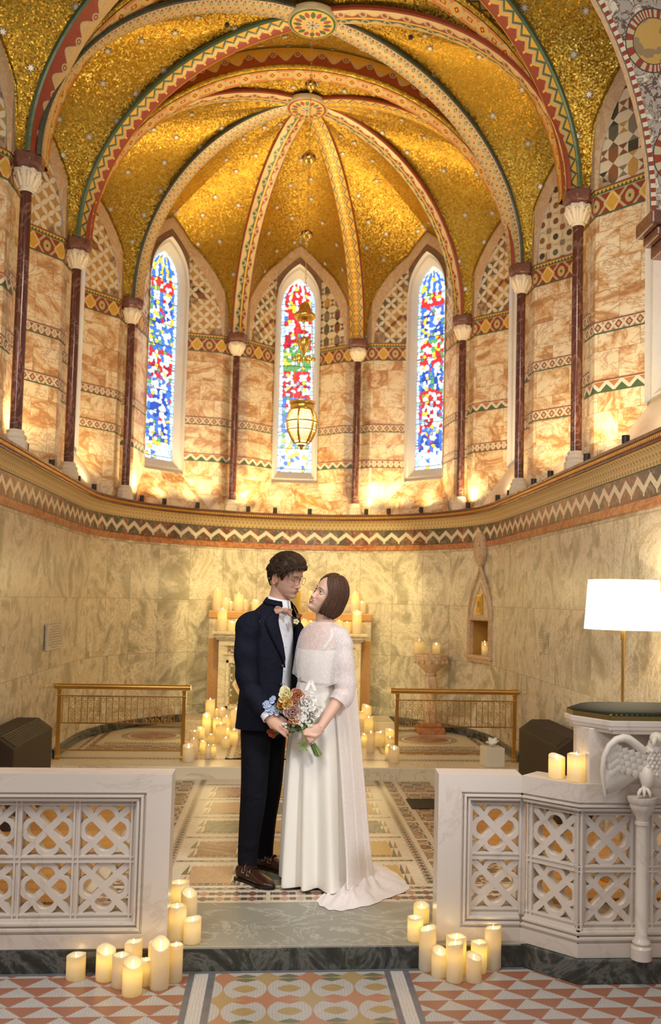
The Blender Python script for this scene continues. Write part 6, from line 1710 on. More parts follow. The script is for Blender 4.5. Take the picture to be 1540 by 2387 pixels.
for k in range(1100):
    t = random.uniform(0, 2 * pi); z0 = hairline(t); f = random.random() ** .8; z = lerp(z0 + .004, .120, f)
    if z < .012 and .9 < min(t, 2 * pi - t) < 2.0: continue
    p = head_surface(t, z); n_ = V((p.x, p.y, p.z)).normalized()
    p = p + n_ * .018; dr = V((random.uniform(-.3, .3), .6 if z > .05 else -.25, -.25 if z > .05 else -.8))
    if p.y > .03: dr = V((.7 + random.uniform(-.5, .3), .25, .05))
    dr = (dr - n_ * dr.dot(n_)).normalized(); sdv = n_.cross(dr); pts = []; Lk = random.uniform(.028, .05) * (.55 if z < .03 else 1)
    for i in range(6): q = i / 5; w_ = .0035 * sin(q * 4 + k); pp = p + dr * Lk * q + sdv * w_ + n_ * (.006 * sin(q * pi) - .002 * q); pts.append(L_(gl(*pp)))
    hm.tube(pts, [(.0015, .001), (.0026, .0018), (.0028, .002), (.0024, .0016), (.0018, .0012), (.0006, .0006)], 5, caps=False)
for k in range(26):                                      # tousled fringe
    x = lerp(-.05, .055, k / 25); p = head_surface(atan2(x, .08), .075) + V((0, .020, .010)); pts = [L_(gl(*(p + V((x * .1 * q - .004 * sin(q * 4 + k), .010 * sin(q * 2.4) , -.020 * q * (1 + .5 * sin(k * 1.7))))))) for q in (0, .3, .6, .85, 1)]
    hm.tube(pts, [(.006, .004), (.007, .004), (.006, .0035), (.004, .0025), .001], 6, caps=False)
hm.build('hair', M['hairm'], man, smooth=True)
# glasses
gm = MB()
for sd in (-1, 1):
    c = V((sd * .033, .1015, -.006)); gm.tube([L_(gl(c.x + .0215 * cos(a) , c.y - abs(c.x + .0215 * cos(a)) * .12 + .002, c.z + .0205 * sin(a))) for a in [2 * pi * k / 28 for k in range(28)]], .0011, 6, closed=True)
    gm.tube([L_(gl(sd * .0545, .095, .004)), L_(gl(sd * .070, .085, .005)), L_(gl(sd * .076, .03, .0)), L_(gl(sd * .077, -.008, -.002))], .0012, 6)
gm.tube([L_(gl(-.0115, .1025, -.002)), L_(gl(0, .1045, .002)), L_(gl(.0115, .1025, -.002))], .0011, 6)
gl_o = gm.build('glasses', simple('thin_metal_frame', (.28, .22, .16), .3, 1), man, smooth=True)
# shirt
mb = MB(); rows = []
for py, px, a, b_ in tc[0:]:
    c = L_(at(px, py, GY + .02)); rows.append([ringpt(c, GR, GF, a, b_ + .004 + (.004 if py > 1445 else 0), 2 * pi * k / 40) for k in range(40)])
rows = [[p + GF * wr(p, .006, 14) for p in r] for r in rows]
mb.grid(rows, None, 0, True, flip=True); mb.build('shirt', M['shirt'], man, smooth=True, subsurf=2)
mb = MB(); rows = []                                     # collar
ncen = L_(at(651, 1405, GY + .005)); ax1 = V((.10, -.05, 1)).normalized()
for k, (r1, dz) in enumerate(((.064, -.022), (.062, .0), (.060, .024), (.0625, .0255), (.070, .0), (.074, -.020))):
    row = []
    for j in range(33):
        th = lerp(.07, 2 * pi - .07, j / 32); back = (1 - cos(th)) / 2; row.append(ncen + GR * (-sin(th) * r1 * .94) + GF * (cos(th) * r1) + V((0, 0, dz + .030 * back - .012 - (.030 * (1 - back) ** 2 if k >= 4 else 0))))
    rows.append(row)
mb.grid(rows); mb.build('shirt_collar', M['shirt'], man, smooth=True, solid=.002)
mb = MB()
for py in (1452, 1478, 1505, 1532, 1560, 1588):
    c = at(interp(py, [q[0] for q in tc], [q[1] for q in tc]), py, GY + .02); b_ = interp(py, [q[0] for q in tc], [q[3] for q in tc]); mb.ball(L_(c + GF * (b_ + .012)), .0045, 10, 6)
mb.build('shirt_button', simple('pearl_button', (.8, .8, .82), .3), man, smooth=True)
# jacket
jt = [(1404, 647, .072, .070, .66), (1414, 644, .095, .080, .63), (1424, 641, .130, .092, .60), (1435, 637, .165, .105, .55), (1450, 632, .19, .118, .48), (1470, 629, .198, .13, .40), (1500, 628, .195, .134, .30), (1530, 627, .188, .134, .22), (1560, 626, .182, .13, .19), (1590, 625, .180, .128, .22), (1620, 624, .184, .13, .27), (1650, 623, .192, .135, .34), (1680, 622, .198, .138, .46), (1694, 621, .200, .139, .58)]
def jring(r, th, out=0.):
    py, px, a, b_, g = r; c = L_(at(px, py, GY + .02)); p = ringpt(c, GR, GF, a + out, b_ + out + .006, th, .93); return p
mb = MB(); rows = []
for r in jt:
    row = []
    for k in range(49):
        th = lerp(r[4] + .0, 2 * pi - r[4], k / 48); p = jring(r, th); n_ = (p - L_(at(r[1], r[0], GY + .02))).normalized(); row.append(p + n_ * wr(p, .006, 11))
    rows.append(row)
mb.grid(rows, None, 0, False, flip=True); mb.build('jacket', M['suit'], man, smooth=True, solid=.007, subsurf=2)
for sgn, nm in ((1, 'lapel'), (-1, 'lapel')):
    mb = MB(); rows = []
    for i in range(14):
        f = i / 13; py = lerp(1411, 1552, f); q = [interp(py, [r[0] for r in jt], [r[m] for r in jt]) for m in range(5)]; q[0] = py
        w = interp(f, [0, .14, .20, .24, .6, 1], [.022, .050, .050, .080, .052, .004]); th0 = q[4] - .02; a_ = (q[2] + q[3]) / 2
        rows.append([jring(q, sgn * (th0 + w * s / a_), .006 + .006 * sin(s * pi) + (.004 if f < .9 else 0)) for s in (0, .25, .5, .75, 1)])
    mb.grid(rows); mb.build(nm, M['suit'], man, smooth=True, solid=.004)
mb = MB(); rows = []                                     # jacket collar round the neck
for dz, r1 in ((-.016, .080), (.014, .070), (.018, .074), (-.010, .092)):
    rows.append([ncen + GR * (-sin(th) * r1 * 1.02) + GF * (cos(th) * r1 * .98 - .004) + V((0, 0, dz - .014 + .026 * (1 - cos(th)) / 2)) for th in [lerp(.66, 2 * pi - .66, j / 24) for j in range(25)]])
mb.grid(rows); mb.build('jacket_collar', M['suit'], man, smooth=True, solid=.003)
def sleeve(name, pts, rad, mat, parent, org, seed=0, amp=.011):
    mb = MB(); P = []; R = []; n = 26
    for i in range(n + 1):
        f = i / n * (len(pts) - 1); k = min(int(f), len(pts) - 2); q = f - k
        p0 = pts[max(k - 1, 0)]; p1 = pts[k]; p2 = pts[k + 1]; p3 = pts[min(k + 2, len(pts) - 1)]
        P.append(.5 * ((2 * p1) + (p2 - p0) * q + (2 * p0 - 5 * p1 + 4 * p2 - p3) * q * q + (3 * p1 - p0 - 3 * p2 + p3) * q ** 3)); R.append(lerp(rad[k], rad[k + 1], q))
    t0 = MB(); t0.tube([org(p) for p in P], R, 24, caps=False)
    vs = []
    for idx, v in enumerate(t0.v):
        v = V(v); i = idx // 24; c = org(P[min(i, n)]); d = (v - c); l = d.length
        vs.append(c + d * (1 + (amp * (sin(i * 1.35 + seed + 2.2 * mnoise.noise(v * 9)) * .6 + mnoise.noise(v * 16 + V((seed, 0, 0))))) / max(l, .01)))
    t0.v = [tuple(v) for v in vs]; return t0.build(name, mat, parent, smooth=True, solid=.004, subsurf=1)
CUF = EL.lerp(WR, .90)
sleeve('sleeve', [SH + V((.05, .04, .040)), SH + V((.0, 0, -.01)), SH.lerp(EL, .5) + V((-.008, 0, 0)), EL, EL.lerp(WR, .5) + V((0, 0, -.004)), CUF], [.030, .062, .064, .058, .053, .044], M['suit'], man, L_, 1)
sleeve('sleeve', [SH2 + V((-.05, -.04, .03)), SH2 + V((0, 0, -.015)), SH2.lerp(EL2, .5), EL2, WR2], [.030, .060, .062, .056, .045], M['suit'], man, L_, 4)
cd = (WR - EL).normalized(); sleeve('shirt_cuff', [CUF - cd * .02, CUF + cd * .012, CUF + cd * .034], [.036, .0355, .0375], M['shirt'], man, L_, 2, .001)
mb = MB()
for (px, py) in ((659, 1548), (659, 1590)):
    r = [interp(py, [q[0] for q in jt], [q[m] for q in jt]) for m in range(5)]; r[0] = py; mb.ball(jring(r, (r[4] + .10), .012), (.0095, .006, .0095), 12, 8)
mb.build('jacket_button', simple('dark_horn_button', (.02, .015, .012), .25), man, smooth=True)
mb = MB(); r = [interp(1622, [q[0] for q in jt], [q[m] for q in jt]) for m in range(5)]
rows = []
for py in (1618, 1638):
    r = [interp(py, [q[0] for q in jt], [q[m] for q in jt]) for m in range(5)]; r[0] = py; rows.append([jring(r, lerp(.85, 1.35, k / 6), .011) for k in range(7)])
mb.grid(rows); mb.build('pocket_flap', M['suit'], man, smooth=True, solid=.004)
# bow tie
mb = MB(); bc = L_(at(661, 1423, 5.075)); Rt = V((.95, .22, -.04)).normalized(); Up = V((0, 0, 1))
for s in (-1, 1):
    rows = []
    for i in range(8):
        f = i / 7; x = s * (.004 + .046 * f); h = interp(f, [0, .25, .7, 1], [.009, .014, .023, .021]); rows.append([bc + Rt * x + Up * (h * q - .012 * f * (s > 0)) + GF * (.008 + .008 * cos(q * 4 + f * 3) - .012 * f * f) for q in (-1, -.6, -.2, .2, .6, 1)])
    mb.grid(rows)
mb.ball(bc + GF * .012, (.013, .010, .013), 14, 10); mb.build('bow_tie', M['bow'], man, smooth=True, solid=.006, subsurf=1)
# trousers
def leg(name, st, seed):
    mb = MB(); rows = []
    for i, (py, x0, x1, Y, dep) in enumerate(st):
        c = at((x0 + x1) / 2, py, Y); w = (x1 - x0) / 2 * Y / F; row = []
        for k in range(28):
            th = 2 * pi * k / 28; p = c + V((w * cos(th) * (1 + .0), dep * sin(th), 0)); n_ = V((cos(th), sin(th), 0)); crease = .010 * max(0, cos(th - (-.9))) ** 12
            p += n_ * (wr(p, .010, 8, seed) + crease); row.append(L_(p))
        rows.append(row)
    mb.grid(rows, None, 0, True); return mb.build(name, M['trs'], man, smooth=True, solid=.004, subsurf=2)
leg('trouser_leg', [(1640, 566, 640, 5.20, .10), (1690, 563, 634, 5.18, .10), (1740, 562, 628, 5.16, .095), (1800, 562, 624, 5.15, .09), (1850, 560, 619, 5.15, .082), (1900, 558, 612, 5.16, .075), (1950, 557, 603, 5.18, .068), (1985, 556, 599, 5.19, .064), (2008, 555, 599, 5.19, .064), (2017, 557, 597, 5.185, .062)], 0)
leg('trouser_leg', [(1640, 600, 680, 5.30, .10), (1690, 603, 668, 5.31, .10), (1740, 606, 664, 5.32, .095), (1800, 607, 658, 5.33, .09), (1850, 605, 653, 5.34, .082), (1900, 602, 645, 5.36, .075), (1950, 598, 638, 5.38, .066), (1980, 597, 634, 5.40, .062), (1997, 596, 633, 5.40, .062)], 5)
mb = MB(); rows = []
for py, x0, x1 in ((1600, 572, 676), (1640, 564, 680), (1690, 562, 672), (1715, 566, 664)):
    c = L_(at((x0 + x1) / 2, py, 5.24)); w = (x1 - x0) / 2 * 5.24 / F - .004; rows.append([c + V((w * cos(2 * pi * k / 32), .13 * sin(2 * pi * k / 32) + .3 * w * cos(2 * pi * k / 32) * 0, 0)) for k in range(32)])
mb.grid(rows, None, 0, True); mb.build('trouser_seat', M['trs'], man, smooth=True, subsurf=1)
# shoes
def shoe(heel, toe, parent, org):
    d = (toe - heel); Ls = d.length; d.normalize(); sd = V((d.y, -d.x, 0)); H = heel
    def P(f, s, z): return org(H + d * (Ls * f) + sd * s + V((0, 0, z)))
    mb = MB(); rows = []
    prof = [(0.0, .018, .07, .030), (.03, .030, .078, .022), (.10, .036, .088, .016), (.2, .037, .098, .014), (.30, .037, .094, .014), (.40, .037, .082, .013), (.5, .040, .070, .012), (.62, .046, .058, .012), (.74, .048, .049, .012), (.85, .042, .043, .012), (.93, .031, .037, .013), (.98, .018, .030, .015), (1.0, .006, .024, .018)]
    for f, w, h, zb in prof:
        row = []
        for k in range(24):
            th = 2 * pi * k / 24; cx_ = cos(th); sz = sin(th); z = (zb + (h - zb) * (.5 + .5 * sz)) if sz > 0 else lerp(zb + (h - zb) * .5, zb, min(1, -sz * 1.4))
            row.append(P(f, w * abs(cx_) ** .7 * (1 if cx_ > 0 else -1), z))
        rows.append(row)
    mb.grid(rows, None, 0, True); mb.cap(rows[0]); mb.cap(rows[-1]); mb.build('shoe_upper', M['shoe'], parent, smooth=True, subsurf=1)
    sl = MB(); out = [(0, .022), (.02, .034), (.1, .040), (.25, .038), (.4, .037), (.55, .044), (.7, .051), (.82, .048), (.92, .036), (.98, .022), (1.015, .004)]
    pl = [(f, w) for f, w in out] + [(f, -w) for f, w in out[::-1]]
    sl.prism(pl, .008, .016, lambda f, s, z: P(f, s, z + (.0 if f < .75 else (f - .75) * .02))); hl = [(0, .022), (.02, .034), (.1, .039), (.24, .037), (.25, -.037), (.1, -.039), (.02, -.034), (0, -.022)]
    sl.prism(pl, .0, .0, lambda f, s, z: P(f, s, z + .008)) if False else None
    sl.prism(hl, .0, .010, lambda f, s, z: P(f, s, z)); ball_ = [(f, w * .97) for f, w in out if f > .5] + [(f, -w * .97) for f, w in out[::-1] if f > .5]
    sl.prism(ball_, .0, .009, lambda f, s, z: P(f, s, z)); sl.build('sole', simple('dark_sole', (.012, .007, .005), .4), parent)
    st_ = MB()
    for f, wd in ((.28, .018), (.42, .020)):
        h = interp(f, [p[0] for p in prof], [p[2] for p in prof]); w = interp(f, [p[0] for p in prof], [p[1] for p in prof]); rows = []
        for k in range(11):
            th = lerp(-.15, pi + .15, k / 10); rows.append([P(f + q * wd / Ls + .03 * cos(th), (w + .003) * abs(cos(th)) ** .7 * (1 if cos(th) > 0 else -1), .5 * (h + .014) + (h + .006 - .5 * (h + .014)) * sin(th)) for q in (-.5, .5)])
        st_.grid(rows)
    st_.build('monk_strap', M['shoe'], parent, smooth=True, solid=.003)
    bk_ = MB()
    for f in (.27, .41):
        h = interp(f, [p[0] for p in prof], [p[2] for p in prof]); w = interp(f, [p[0] for p in prof], [p[1] for p in prof]); c = P(f + .03, (w + .006) * .88, .5 * (h + .014) + .012); a1 = d * .011; a2 = V((0, 0, .010)) - sd * .003
        bk_.tube([c + a1 + a2, c - a1 + a2, c - a1 - a2, c + a1 - a2], .0022, 6, closed=True); bk_.tube([c - a1, c + a1], .0016, 6)
    bk_.build('buckle', M['steel'], parent, smooth=True)
heelN = fl_at(551, 2046, 0); toeN = fl_at(632, 2073, 0); dN = (toeN - heelN).normalized(); shoe(heelN + dN * .01, heelN + dN * .30, man, L_)
hF = V((ankF.x - .045, ankF.y + .02, 0)); shoe(hF, hF + V((.80, -.60, 0)).normalized() * .30, man, L_)
# boutonniere
bt = thing('boutonniere', 'small boutonniere of a bronze bloom and a white flower on the man\'s lapel', 'flower', at(693, 1445, 5.11)); bo_ = V(bt.location)
mb = MB(); c = at(696, 1436, 5.10) - bo_
for k in range(9): a = k * 2.4; mb.ball(c + V((.010 * cos(a), -.004, .010 * sin(a))) * (k / 9 + .3), (.008, .006, .008), 8, 6)
mb.build('bronze_bloom', simple('bronze_petals', (.16, .065, .02), .6), bt, smooth=True)
mb = MB(); c = at(690, 1449, 5.10) - bo_
for k in range(5): a = k * 1.257; mb.ball(c + V((.010 * cos(a), -.002, .010 * sin(a))), (.009, .004, .007), 8, 6)
mb.build('white_bloom', simple('pale_petals', (.62, .56, .36), .6), bt, smooth=True)
mb = MB()
for x1, y1 in ((676, 1447), (684, 1438), (701, 1446), (680, 1441)): mb.tube([at(690, 1447, 5.105) - bo_, at((690 + x1) / 2, (1447 + y1) / 2 - 2, 5.10) - bo_, at(x1, y1, 5.10) - bo_], [(.002, .002), (.006, .002), (.001, .001)], 6)
mb.build('leaf', simple('dark_leaf', (.05, .09, .03), .5), bt, smooth=True)
# ---------------------------------------------------------------- the woman
BY = 5.08
wom = thing('person', 'woman with short brown bob in white dress and lace cape, holding the bouquet', 'person', fl_at(745, 2062, 0), 0)
wo = V(wom.location); W_ = lambda p: p - wo
BF = V((-.80, -.60, 0)).normalized(); BR = V((BF.y, -BF.x, 0))           # facing; her right (away from the camera)
BMx = frame_m((-.80, -.45, .39), roll=radians(18)); BH = at(765, 1390, BY - .01); bsc = .965
def bl(x, y, z): return BH + BMx @ (V((x, y, z)) * bsc)
bm_ = MB(); head_mesh(bm_, BMx, W_(BH), 1, 1., bsc)
for sd in (-1, 1): ear(bm_, BMx, W_(BH), sd, bsc * .95)
nbw = at(757, 1456, BY + .02)
bm_.tube([W_(bl(0, -.02, -.05)), W_(bl(0, -.025, -.085)), W_(at(756, 1440, BY + .015)), W_(nbw), W_(nbw + V((0, 0, -.05)))], [(.048, .052), (.045, .049), (.047, .049), (.056, .052), (.08, .065)], 22)
bt_ = [(1455, 757, .075, .055), (1468, 755, .135, .072), (1485, 752, .155, .085), (1515, 748, .145, .105), (1545, 742, .135, .105), (1588, 738, .100, .072), (1640, 740, .098, .072), (1690, 742, .10, .08)]
rows = []
for py, px, a, b_ in bt_:
    c = W_(at(px, py, BY + .02)); rows.append([ringpt(c, BR, BF, a, b_, 2 * pi * k / 28) for k in range(28)])
bm_.grid(rows, None, 0, True, flip=True); bm_.cap(rows[0], 0, False); bm_.cap(rows[-1], 0, True)
bs = at(797, 1478, 4.99); be = at(803, 1610, 4.96); bw = at(746, 1697, 4.865)
bs2 = at(716, 1476, 5.20); be2 = at(712, 1590, 5.16); bw2 = at(720, 1690, 5.0)
bm_.tube([W_(bs), W_(bs.lerp(be, .5)), W_(be), W_(be.lerp(bw, .35)), W_(bw)], [.026, .034, .034, .034, .0225], 14)
bm_.tube([W_(bs2), W_(be2), W_(bw2)], [.036, .032, .022], 14)
bm_.tube([W_(nbw), W_(nbw.lerp(bs, .6) + V((0, 0, -.035))), W_(bs) + V((0, 0, -.02))], [.038, .028, .026], 14); bm_.tube([W_(nbw), W_(nbw.lerp(bs2, .6) + V((0, 0, -.01))), W_(bs2)], [.042, .040, .036], 14)
bm_.ball(W_(at(742, 1668, 5.11)), (.12, .08, .10), 20, 14)
hand(bm_, W_(bw), V((-.068, -.005, -.045)), V((.35, -.75, .42)), .168, (.62, .72, .85, .92), (.75, .35), -1, .02, thumbdir=V((-.75, -.1, .15)))
for sx in (.07, -.07): bm_.tube([W_(at(742, 1690, 5.12)) + BR * sx, W_(at(745, 1850, 5.12)) + BR * sx, W_(at(745, 2030, 5.12)) + BR * sx, W_(at(738, 2050, 5.05)) + BR * sx], [.075, .05, .034, .028], 12)
def btone(co_):
    q = BMx.transposed() @ (co_ + wo - BH) / bsc; x, y, z = q; base = V((.70, .43, .32))
    if q.length < .16 and z > -.125:
        ax_ = abs(x); base = base.lerp(V((.68, .28, .20)), .45 * gs(ax_ - .038, .017) * gs(z + .030, .018) * (y > 0))
        if y > .05:
            zm = z + .0655 - 5 * x * x
            if abs(ax_ - .0095) < .003 and abs(z + .0495) < .002: base = base * .6
    return base
bake(bm_, 'body', M['skin'], wom, .0032, 2, btone)
facial(wom, lambda x, y, z: W_(bl(x, y, z)), 1, 1., (.50, .13, .10), (.06, .03, .02), .0270, 9., .0042)
eyes(wom, BMx, W_(BH), (-.02, .98, .06), iris('dark_iris', (.05, .025, .012)), .44, M['bskin'], 1)
# bob hair
hm = MB(); random.seed(5)
def bobpt(az, t, off=0., endz=-.098):
    """az from the face, t 0 crown .. 1 tips"""
    w, yb, yf, zt = .088 + off, .112 + off, .100 + off, .138 + off
    if t < .62:
        ps = lerp(.16, 1.62, t / .62); r = sin(ps); z = zt * cos(ps) - .0; x = w * r * sin(az); y = (yf if cos(az) > 0 else yb) * r * cos(az)
        z = z if z > 0 else z * .9
        return V((x, y, z + .0))
    f = (t - .62) / .38; base = V((w * sin(az), (yf if cos(az) > 0 else yb) * cos(az), 0)); z = lerp(-.006, endz, f); k = 1 + .06 * sin(f * pi * .8) - .20 * f ** 2.6
    return V((base.x * k, base.y * k, z))
rows = []
for i in range(34):
    t = i / 33; row = []
    for j in range(60):
        az = lerp(1.12, 2 * pi - 1.12, j / 59)
        if t < .55: az = lerp(lerp(.0, 1.12, min(1, max(0, (t - .22) / .33))), 2 * pi - lerp(.0, 1.12, min(1, max(0, (t - .22) / .33))), j / 59)
        p = bobpt(az, t); row.append(W_(bl(*(p + V((0, 0, 0)) + V((p.x, p.y, 0)).normalized() * (.002 * sin(az * 34) + .002 * sin(az * 21 + 1))))))
    rows.append(row)
hm.grid(rows)
for k in range(300):
    az = random.uniform(1.08, 2 * pi - 1.08); off = random.uniform(-.004, .006); ez = -.098 + random.uniform(-.008, .006) + .012 * cos(az) * -1 * .4; pts = []
    t0 = random.choice((0, 0, .1, .25)); front = min(az, 2 * pi - az)
    for i in range(13):
        t = lerp(t0, 1, i / 12); a = az
        if t < .55 and front < 2.2:
            sg = 1 if az < pi else -1; fr_ = front * interp(t, [0, .3, .55], [.35, .62, 1]); a = fr_ if sg > 0 else 2 * pi - fr_
        pts.append(W_(bl(*bobpt(a, t, off, ez))))
    hm.tube(pts, [(.0022, .0015)] + [(.0042, .0026)] * 10 + [(.003, .002), (.0008, .0008)], 6, caps=False)
hm.build('hair', M['hairf'], wom, smooth=True, solid=.004)
mb = MB(); ec_ = bl(-.078, -.01, -.062); mb.tube([W_(ec_ + V((.011 * cos(a), .003 * cos(a), .015 * sin(a)))) for a in [2 * pi * k / 20 for k in range(20)]], .0032, 8, closed=True); mb.build('hoop_earring', M['gilt'], wom, smooth=True)
# bodice and skirt
mb = MB(); rows = []
bd_rows = [(1512, 749, .150, .112), (1530, 746, .148, .118), (1552, 742, .140, .112), (1575, 739, .124, .097), (1588, 738, .118, .090)]
for py, px, a, b_ in bd_rows:
    c = W_(at(px, py, BY + .02)); rows.append([ringpt(c, BR, BF, a, b_, 2 * pi * k / 48) for k in range(48)])
mb.grid(rows, None, 0, True, flip=True); mb.build('bodice', M['dress'], wom, smooth=True, subsurf=1, solid=.003)
for sg in (-1, 1):
    mb = MB(); rows = []
    for f in (0, .25, .5, .75, 1):
        py = lerp(1514, 1462, f); q = [interp(py, [r[0] for r in bt_], [r[m] for r in bt_]) for m in range(4)]; c = W_(at(q[1], py, BY + .02)); th = lerp(.75, 1.15, f) * sg
        rows.append([ringpt(c, BR, BF, q[2] + .005, q[3] + .007, th + e_ * .10) for e_ in (-1, 0, 1)])
    mb.grid(rows); mb.build('shoulder_strap', M['dress'], wom, smooth=True, solid=.003)
mb = MB(); rows = []
for py in (1583, 1592):
    c = W_(at(738, py, BY + .02)); rows.append([ringpt(c, BR, BF, .121, .093, 2 * pi * k / 48) for k in range(48)])
mb.grid(rows, None, 0, True, flip=True); mb.build('belt', simple('satin_belt', (.62, .54, .46), .3), wom, smooth=True, solid=.003)
mb = MB(); rows = []; NS = 144
sk = [(1588, 694, 782, .0, .112), (1605, 689, 789, .002, .120), (1640, 682, 800, .006, .138), (1700, 671, 812, .013, .156), (1780, 663, 822, .021, .175), (1860, 657, 828, .029, .192), (1940, 652, 834, .037, .207), (2010, 648, 838, .044, .217), (2062, 646, 842, .050, .226)]
for i, (py, x0, x1, am, dep) in enumerate(sk):
    c = at((x0 + x1) / 2, py, BY + .03); w = (x1 - x0) / 2 * (BY) / F; row = []
    z = c.z if i < len(sk) - 1 else .012
    for k in range(NS):
        th = 2 * pi * k / NS; fold = am * (sin(9 * th + .9 * sin(3 * th) + .4) * .8 + .35 * sin(5 * th + 1.3) + .12 * sin(17 * th)); r_ = 1
        p = V((c.x + (w + fold - am * .8) * cos(th), c.y + (dep + fold - am * .5) * sin(th), z)); row.append(W_(p))
    rows.append(row)
mb.grid(rows, None, 0, True); mb.build('skirt', M['dress'], wom, smooth=True, subsurf=2, solid=.004)
# lace cape: over bust and back, near sleeve, veil and pool on the floor
mb = MB(); rows = []
cp = [(1449, 757, .066, .056, 0), (1452, 757, .088, .066, 0), (1460, 757, .140, .082, 0), (1470, 757, .172, .098, 0), (1490, 756, .184, .118, 0), (1515, 754, .186, .132, 0), (1540, 752, .184, .140, 0), (1560, 750, .184, .145, 0), (1572, 749, .184, .148, 1)]
for py, px, a, b_, e_ in cp:
    c = at(px, py, BY + .01); row = []
    for k in range(73):
        th = 2 * pi * k / 72; drop = 0
        if e_: drop = -.055 * max(0, cos(th + .75)) ** 3
        f = max(0, (py - 1485) / 105); fold = .003 * f * sin(13 * th) + .004 * f * sin(7 * th + 1); row.append(W_(ringpt(c, BR, BF, a + fold, b_ + fold, th, .95) + V((0, 0, drop))))
    rows.append(row)
mb.grid(rows, lambda i, j: (j * .02, i * .03)); mb.build('lace_cape', M['lace'], wom, smooth=True, subsurf=1)
sleeve('lace_sleeve', [bs + V((-.04, .03, .015)), bs + V((.004, -.002, -.03)), bs.lerp(be, .5) + V((.004, -.006, 0)), be + V((.002, 0, 0)), be.lerp(bw, .36) + V((.006, 0, 0))], [.028, .048, .055, .060, .056], M['lace'], wom, W_, 3, .005)
mb = MB(); rows = []                                     # veil falling from the shoulders to the floor
vs_ = [(1462, 775, 800, 5.18), (1490, 772, 815, 5.19), (1540, 775, 826, 5.20), (1590, 778, 832, 5.20), (1640, 782, 836, 5.19), (1700, 786, 841, 5.18), (1780, 792, 848, 5.16), (1860, 797, 855, 5.14), (1940, 802, 861, 5.12), (2000, 806, 867, 5.11), (2036, 806, 874, 5.09)]
for i, (py, x0, x1, Y) in enumerate(vs_):
    row = []
    for k in range(41):
        s = k / 40; th = lerp(-.3 * pi, .75 * pi, s)      # wraps round the right and back of the dress
        xa = lerp(x0, x1, min(1, s * 1.6)) if s < .625 else x1 - (s - .625) * 60; yy = Y - .205 - .012 * i / 10 + s * .34
        p = at(xa, py, yy); p.z = at((x0 + x1) / 2, py, Y).z
        q = .012 * (i / 10) * sin(s * 26 + i * .25) + .006 * sin(s * 47); p += V((q * .6, q, 0)); 
        if i == 10: p.z = .03
        row.append(W_(p))
    rows.append(row)
mb.grid(rows, lambda i, j: (j * .02, i * .1)); mb.build('lace_veil', M['lacev'], wom, smooth=True, subsurf=1)
mb = MB(); oc = fl_at(838, 2040, 0); outl = [(800, 2022), (870, 2014), (898, 2022), (925, 2038), (945, 2056), (955, 2074), (930, 2086), (895, 2098), (870, 2110), (835, 2117), (800, 2125), (768, 2123), (745, 2112), (736, 2101), (752, 2086), (775, 2082), (790, 2070), (785, 2050)]
n = len(outl); ring_o = []
for k in range(96):
    f = k / 96 * n; i = int(f); q = f - i; a = outl[i % n]; b_ = outl[(i + 1) % n]; ring_o.append(fl_at(lerp(a[0], b_[0], q), lerp(a[1], b_[1], q), 0.0))
rows = []
for m_ in range(19):
    f = m_ / 18; row = []
    for k, o_ in enumerate(ring_o):
        p = oc.lerp(o_, f); a = atan2(p.y - oc.y, p.x - oc.x); n1 = mnoise.noise(V((p.x * 14, p.y * 14, 2.))); h = .075 * (1 - f) ** 1.6 + .020 * (1 - f ** 6) * (.6 + .5 * sin(k / 96 * 2 * pi * 13 + 2.5 * n1 + f * 3)) * min(1, f * 3) + .012 * n1 * (1 - f ** 4)
        edge = 1 + .012 * sin(k * 1.3) * f; p = oc.lerp(o_, f * edge); p.z = max(.006, h) if f < 1 else .004
        row.append(W_(p))
    rows.append(row)
mb.grid(rows, lambda i, j: (j * .02, i * .02), close=True); mb.build('lace_train', M['lacev'], wom, smooth=True, subsurf=1)
mb = MB(); c = W_(at(724, 1594, 4.90))                     # lace bow ends at the waist
for dx in (-.012, .012): mb.grid([[c + V((dx * q * 2 + e_, 0 - .004 * q, .02 - .055 * q)) for e_ in (-.009, .009)] for q in (0, .33, .66, 1)])
mb.build('lace_tie', M['lacev'], wom, smooth=True)
# ---------------------------------------------------------------- bouquet
bq = thing('bouquet', 'loose bouquet of cream, peach, pale blue and white flowers held by the couple', 'bouquet', at(700, 1690, 4.90)); qo = V(bq.location)
Q = lambda px, py, Y=4.90: at(px, py, Y) - qo
def fm(nm, c, c2=None): 
    b = B(nm); return b.fin(b.mix(b.noise(scale=60), c, c2 or tuple(x * .7 for x in c)), .6, 0, Subsurface_Weight=.1)
FM = {'cream': fm('cream_petals', (.80, .74, .48), (.72, .6, .28)), 'yellow': fm('yellow_petals', (.78, .50, .14)), 'orange': fm('orange_petals', (.70, .24, .05)), 'salmon': fm('salmon_petals', (.62, .25, .15)), 'mauve': fm('mauve_rose_petals', (.55, .36, .32), (.45, .27, .25)), 'white': fm('white_petals', (.90, .87, .82), (.82, .77, .72)), 'blue': fm('pale_blue_petals', (.50, .58, .78), (.66, .72, .84)), 'red': fm('red_orange_petals', (.50, .10, .03)), 'green': fm('leaf_green', (.06, .13, .04), (.12, .2, .06)), 'stem': fm('stem_green', (.13, .20, .05), (.20, .28, .08))}
def petal(mb, c, d, upv, L, W, cup=.3):
    d = d.normalized(); s = d.cross(upv).normalized(); u = s.cross(d); rows = []
    for i in range(6):
        f = i / 5; w = W * sin(pi * (f * .82 + .09)) ** .8; rows.append([c + d * (L * f) + s * (w * q) + u * (cup * L * (q * q * .5 + f * f * .6) ) for q in (-1, -.5, 0, .5, 1)])
    mb.grid(rows)
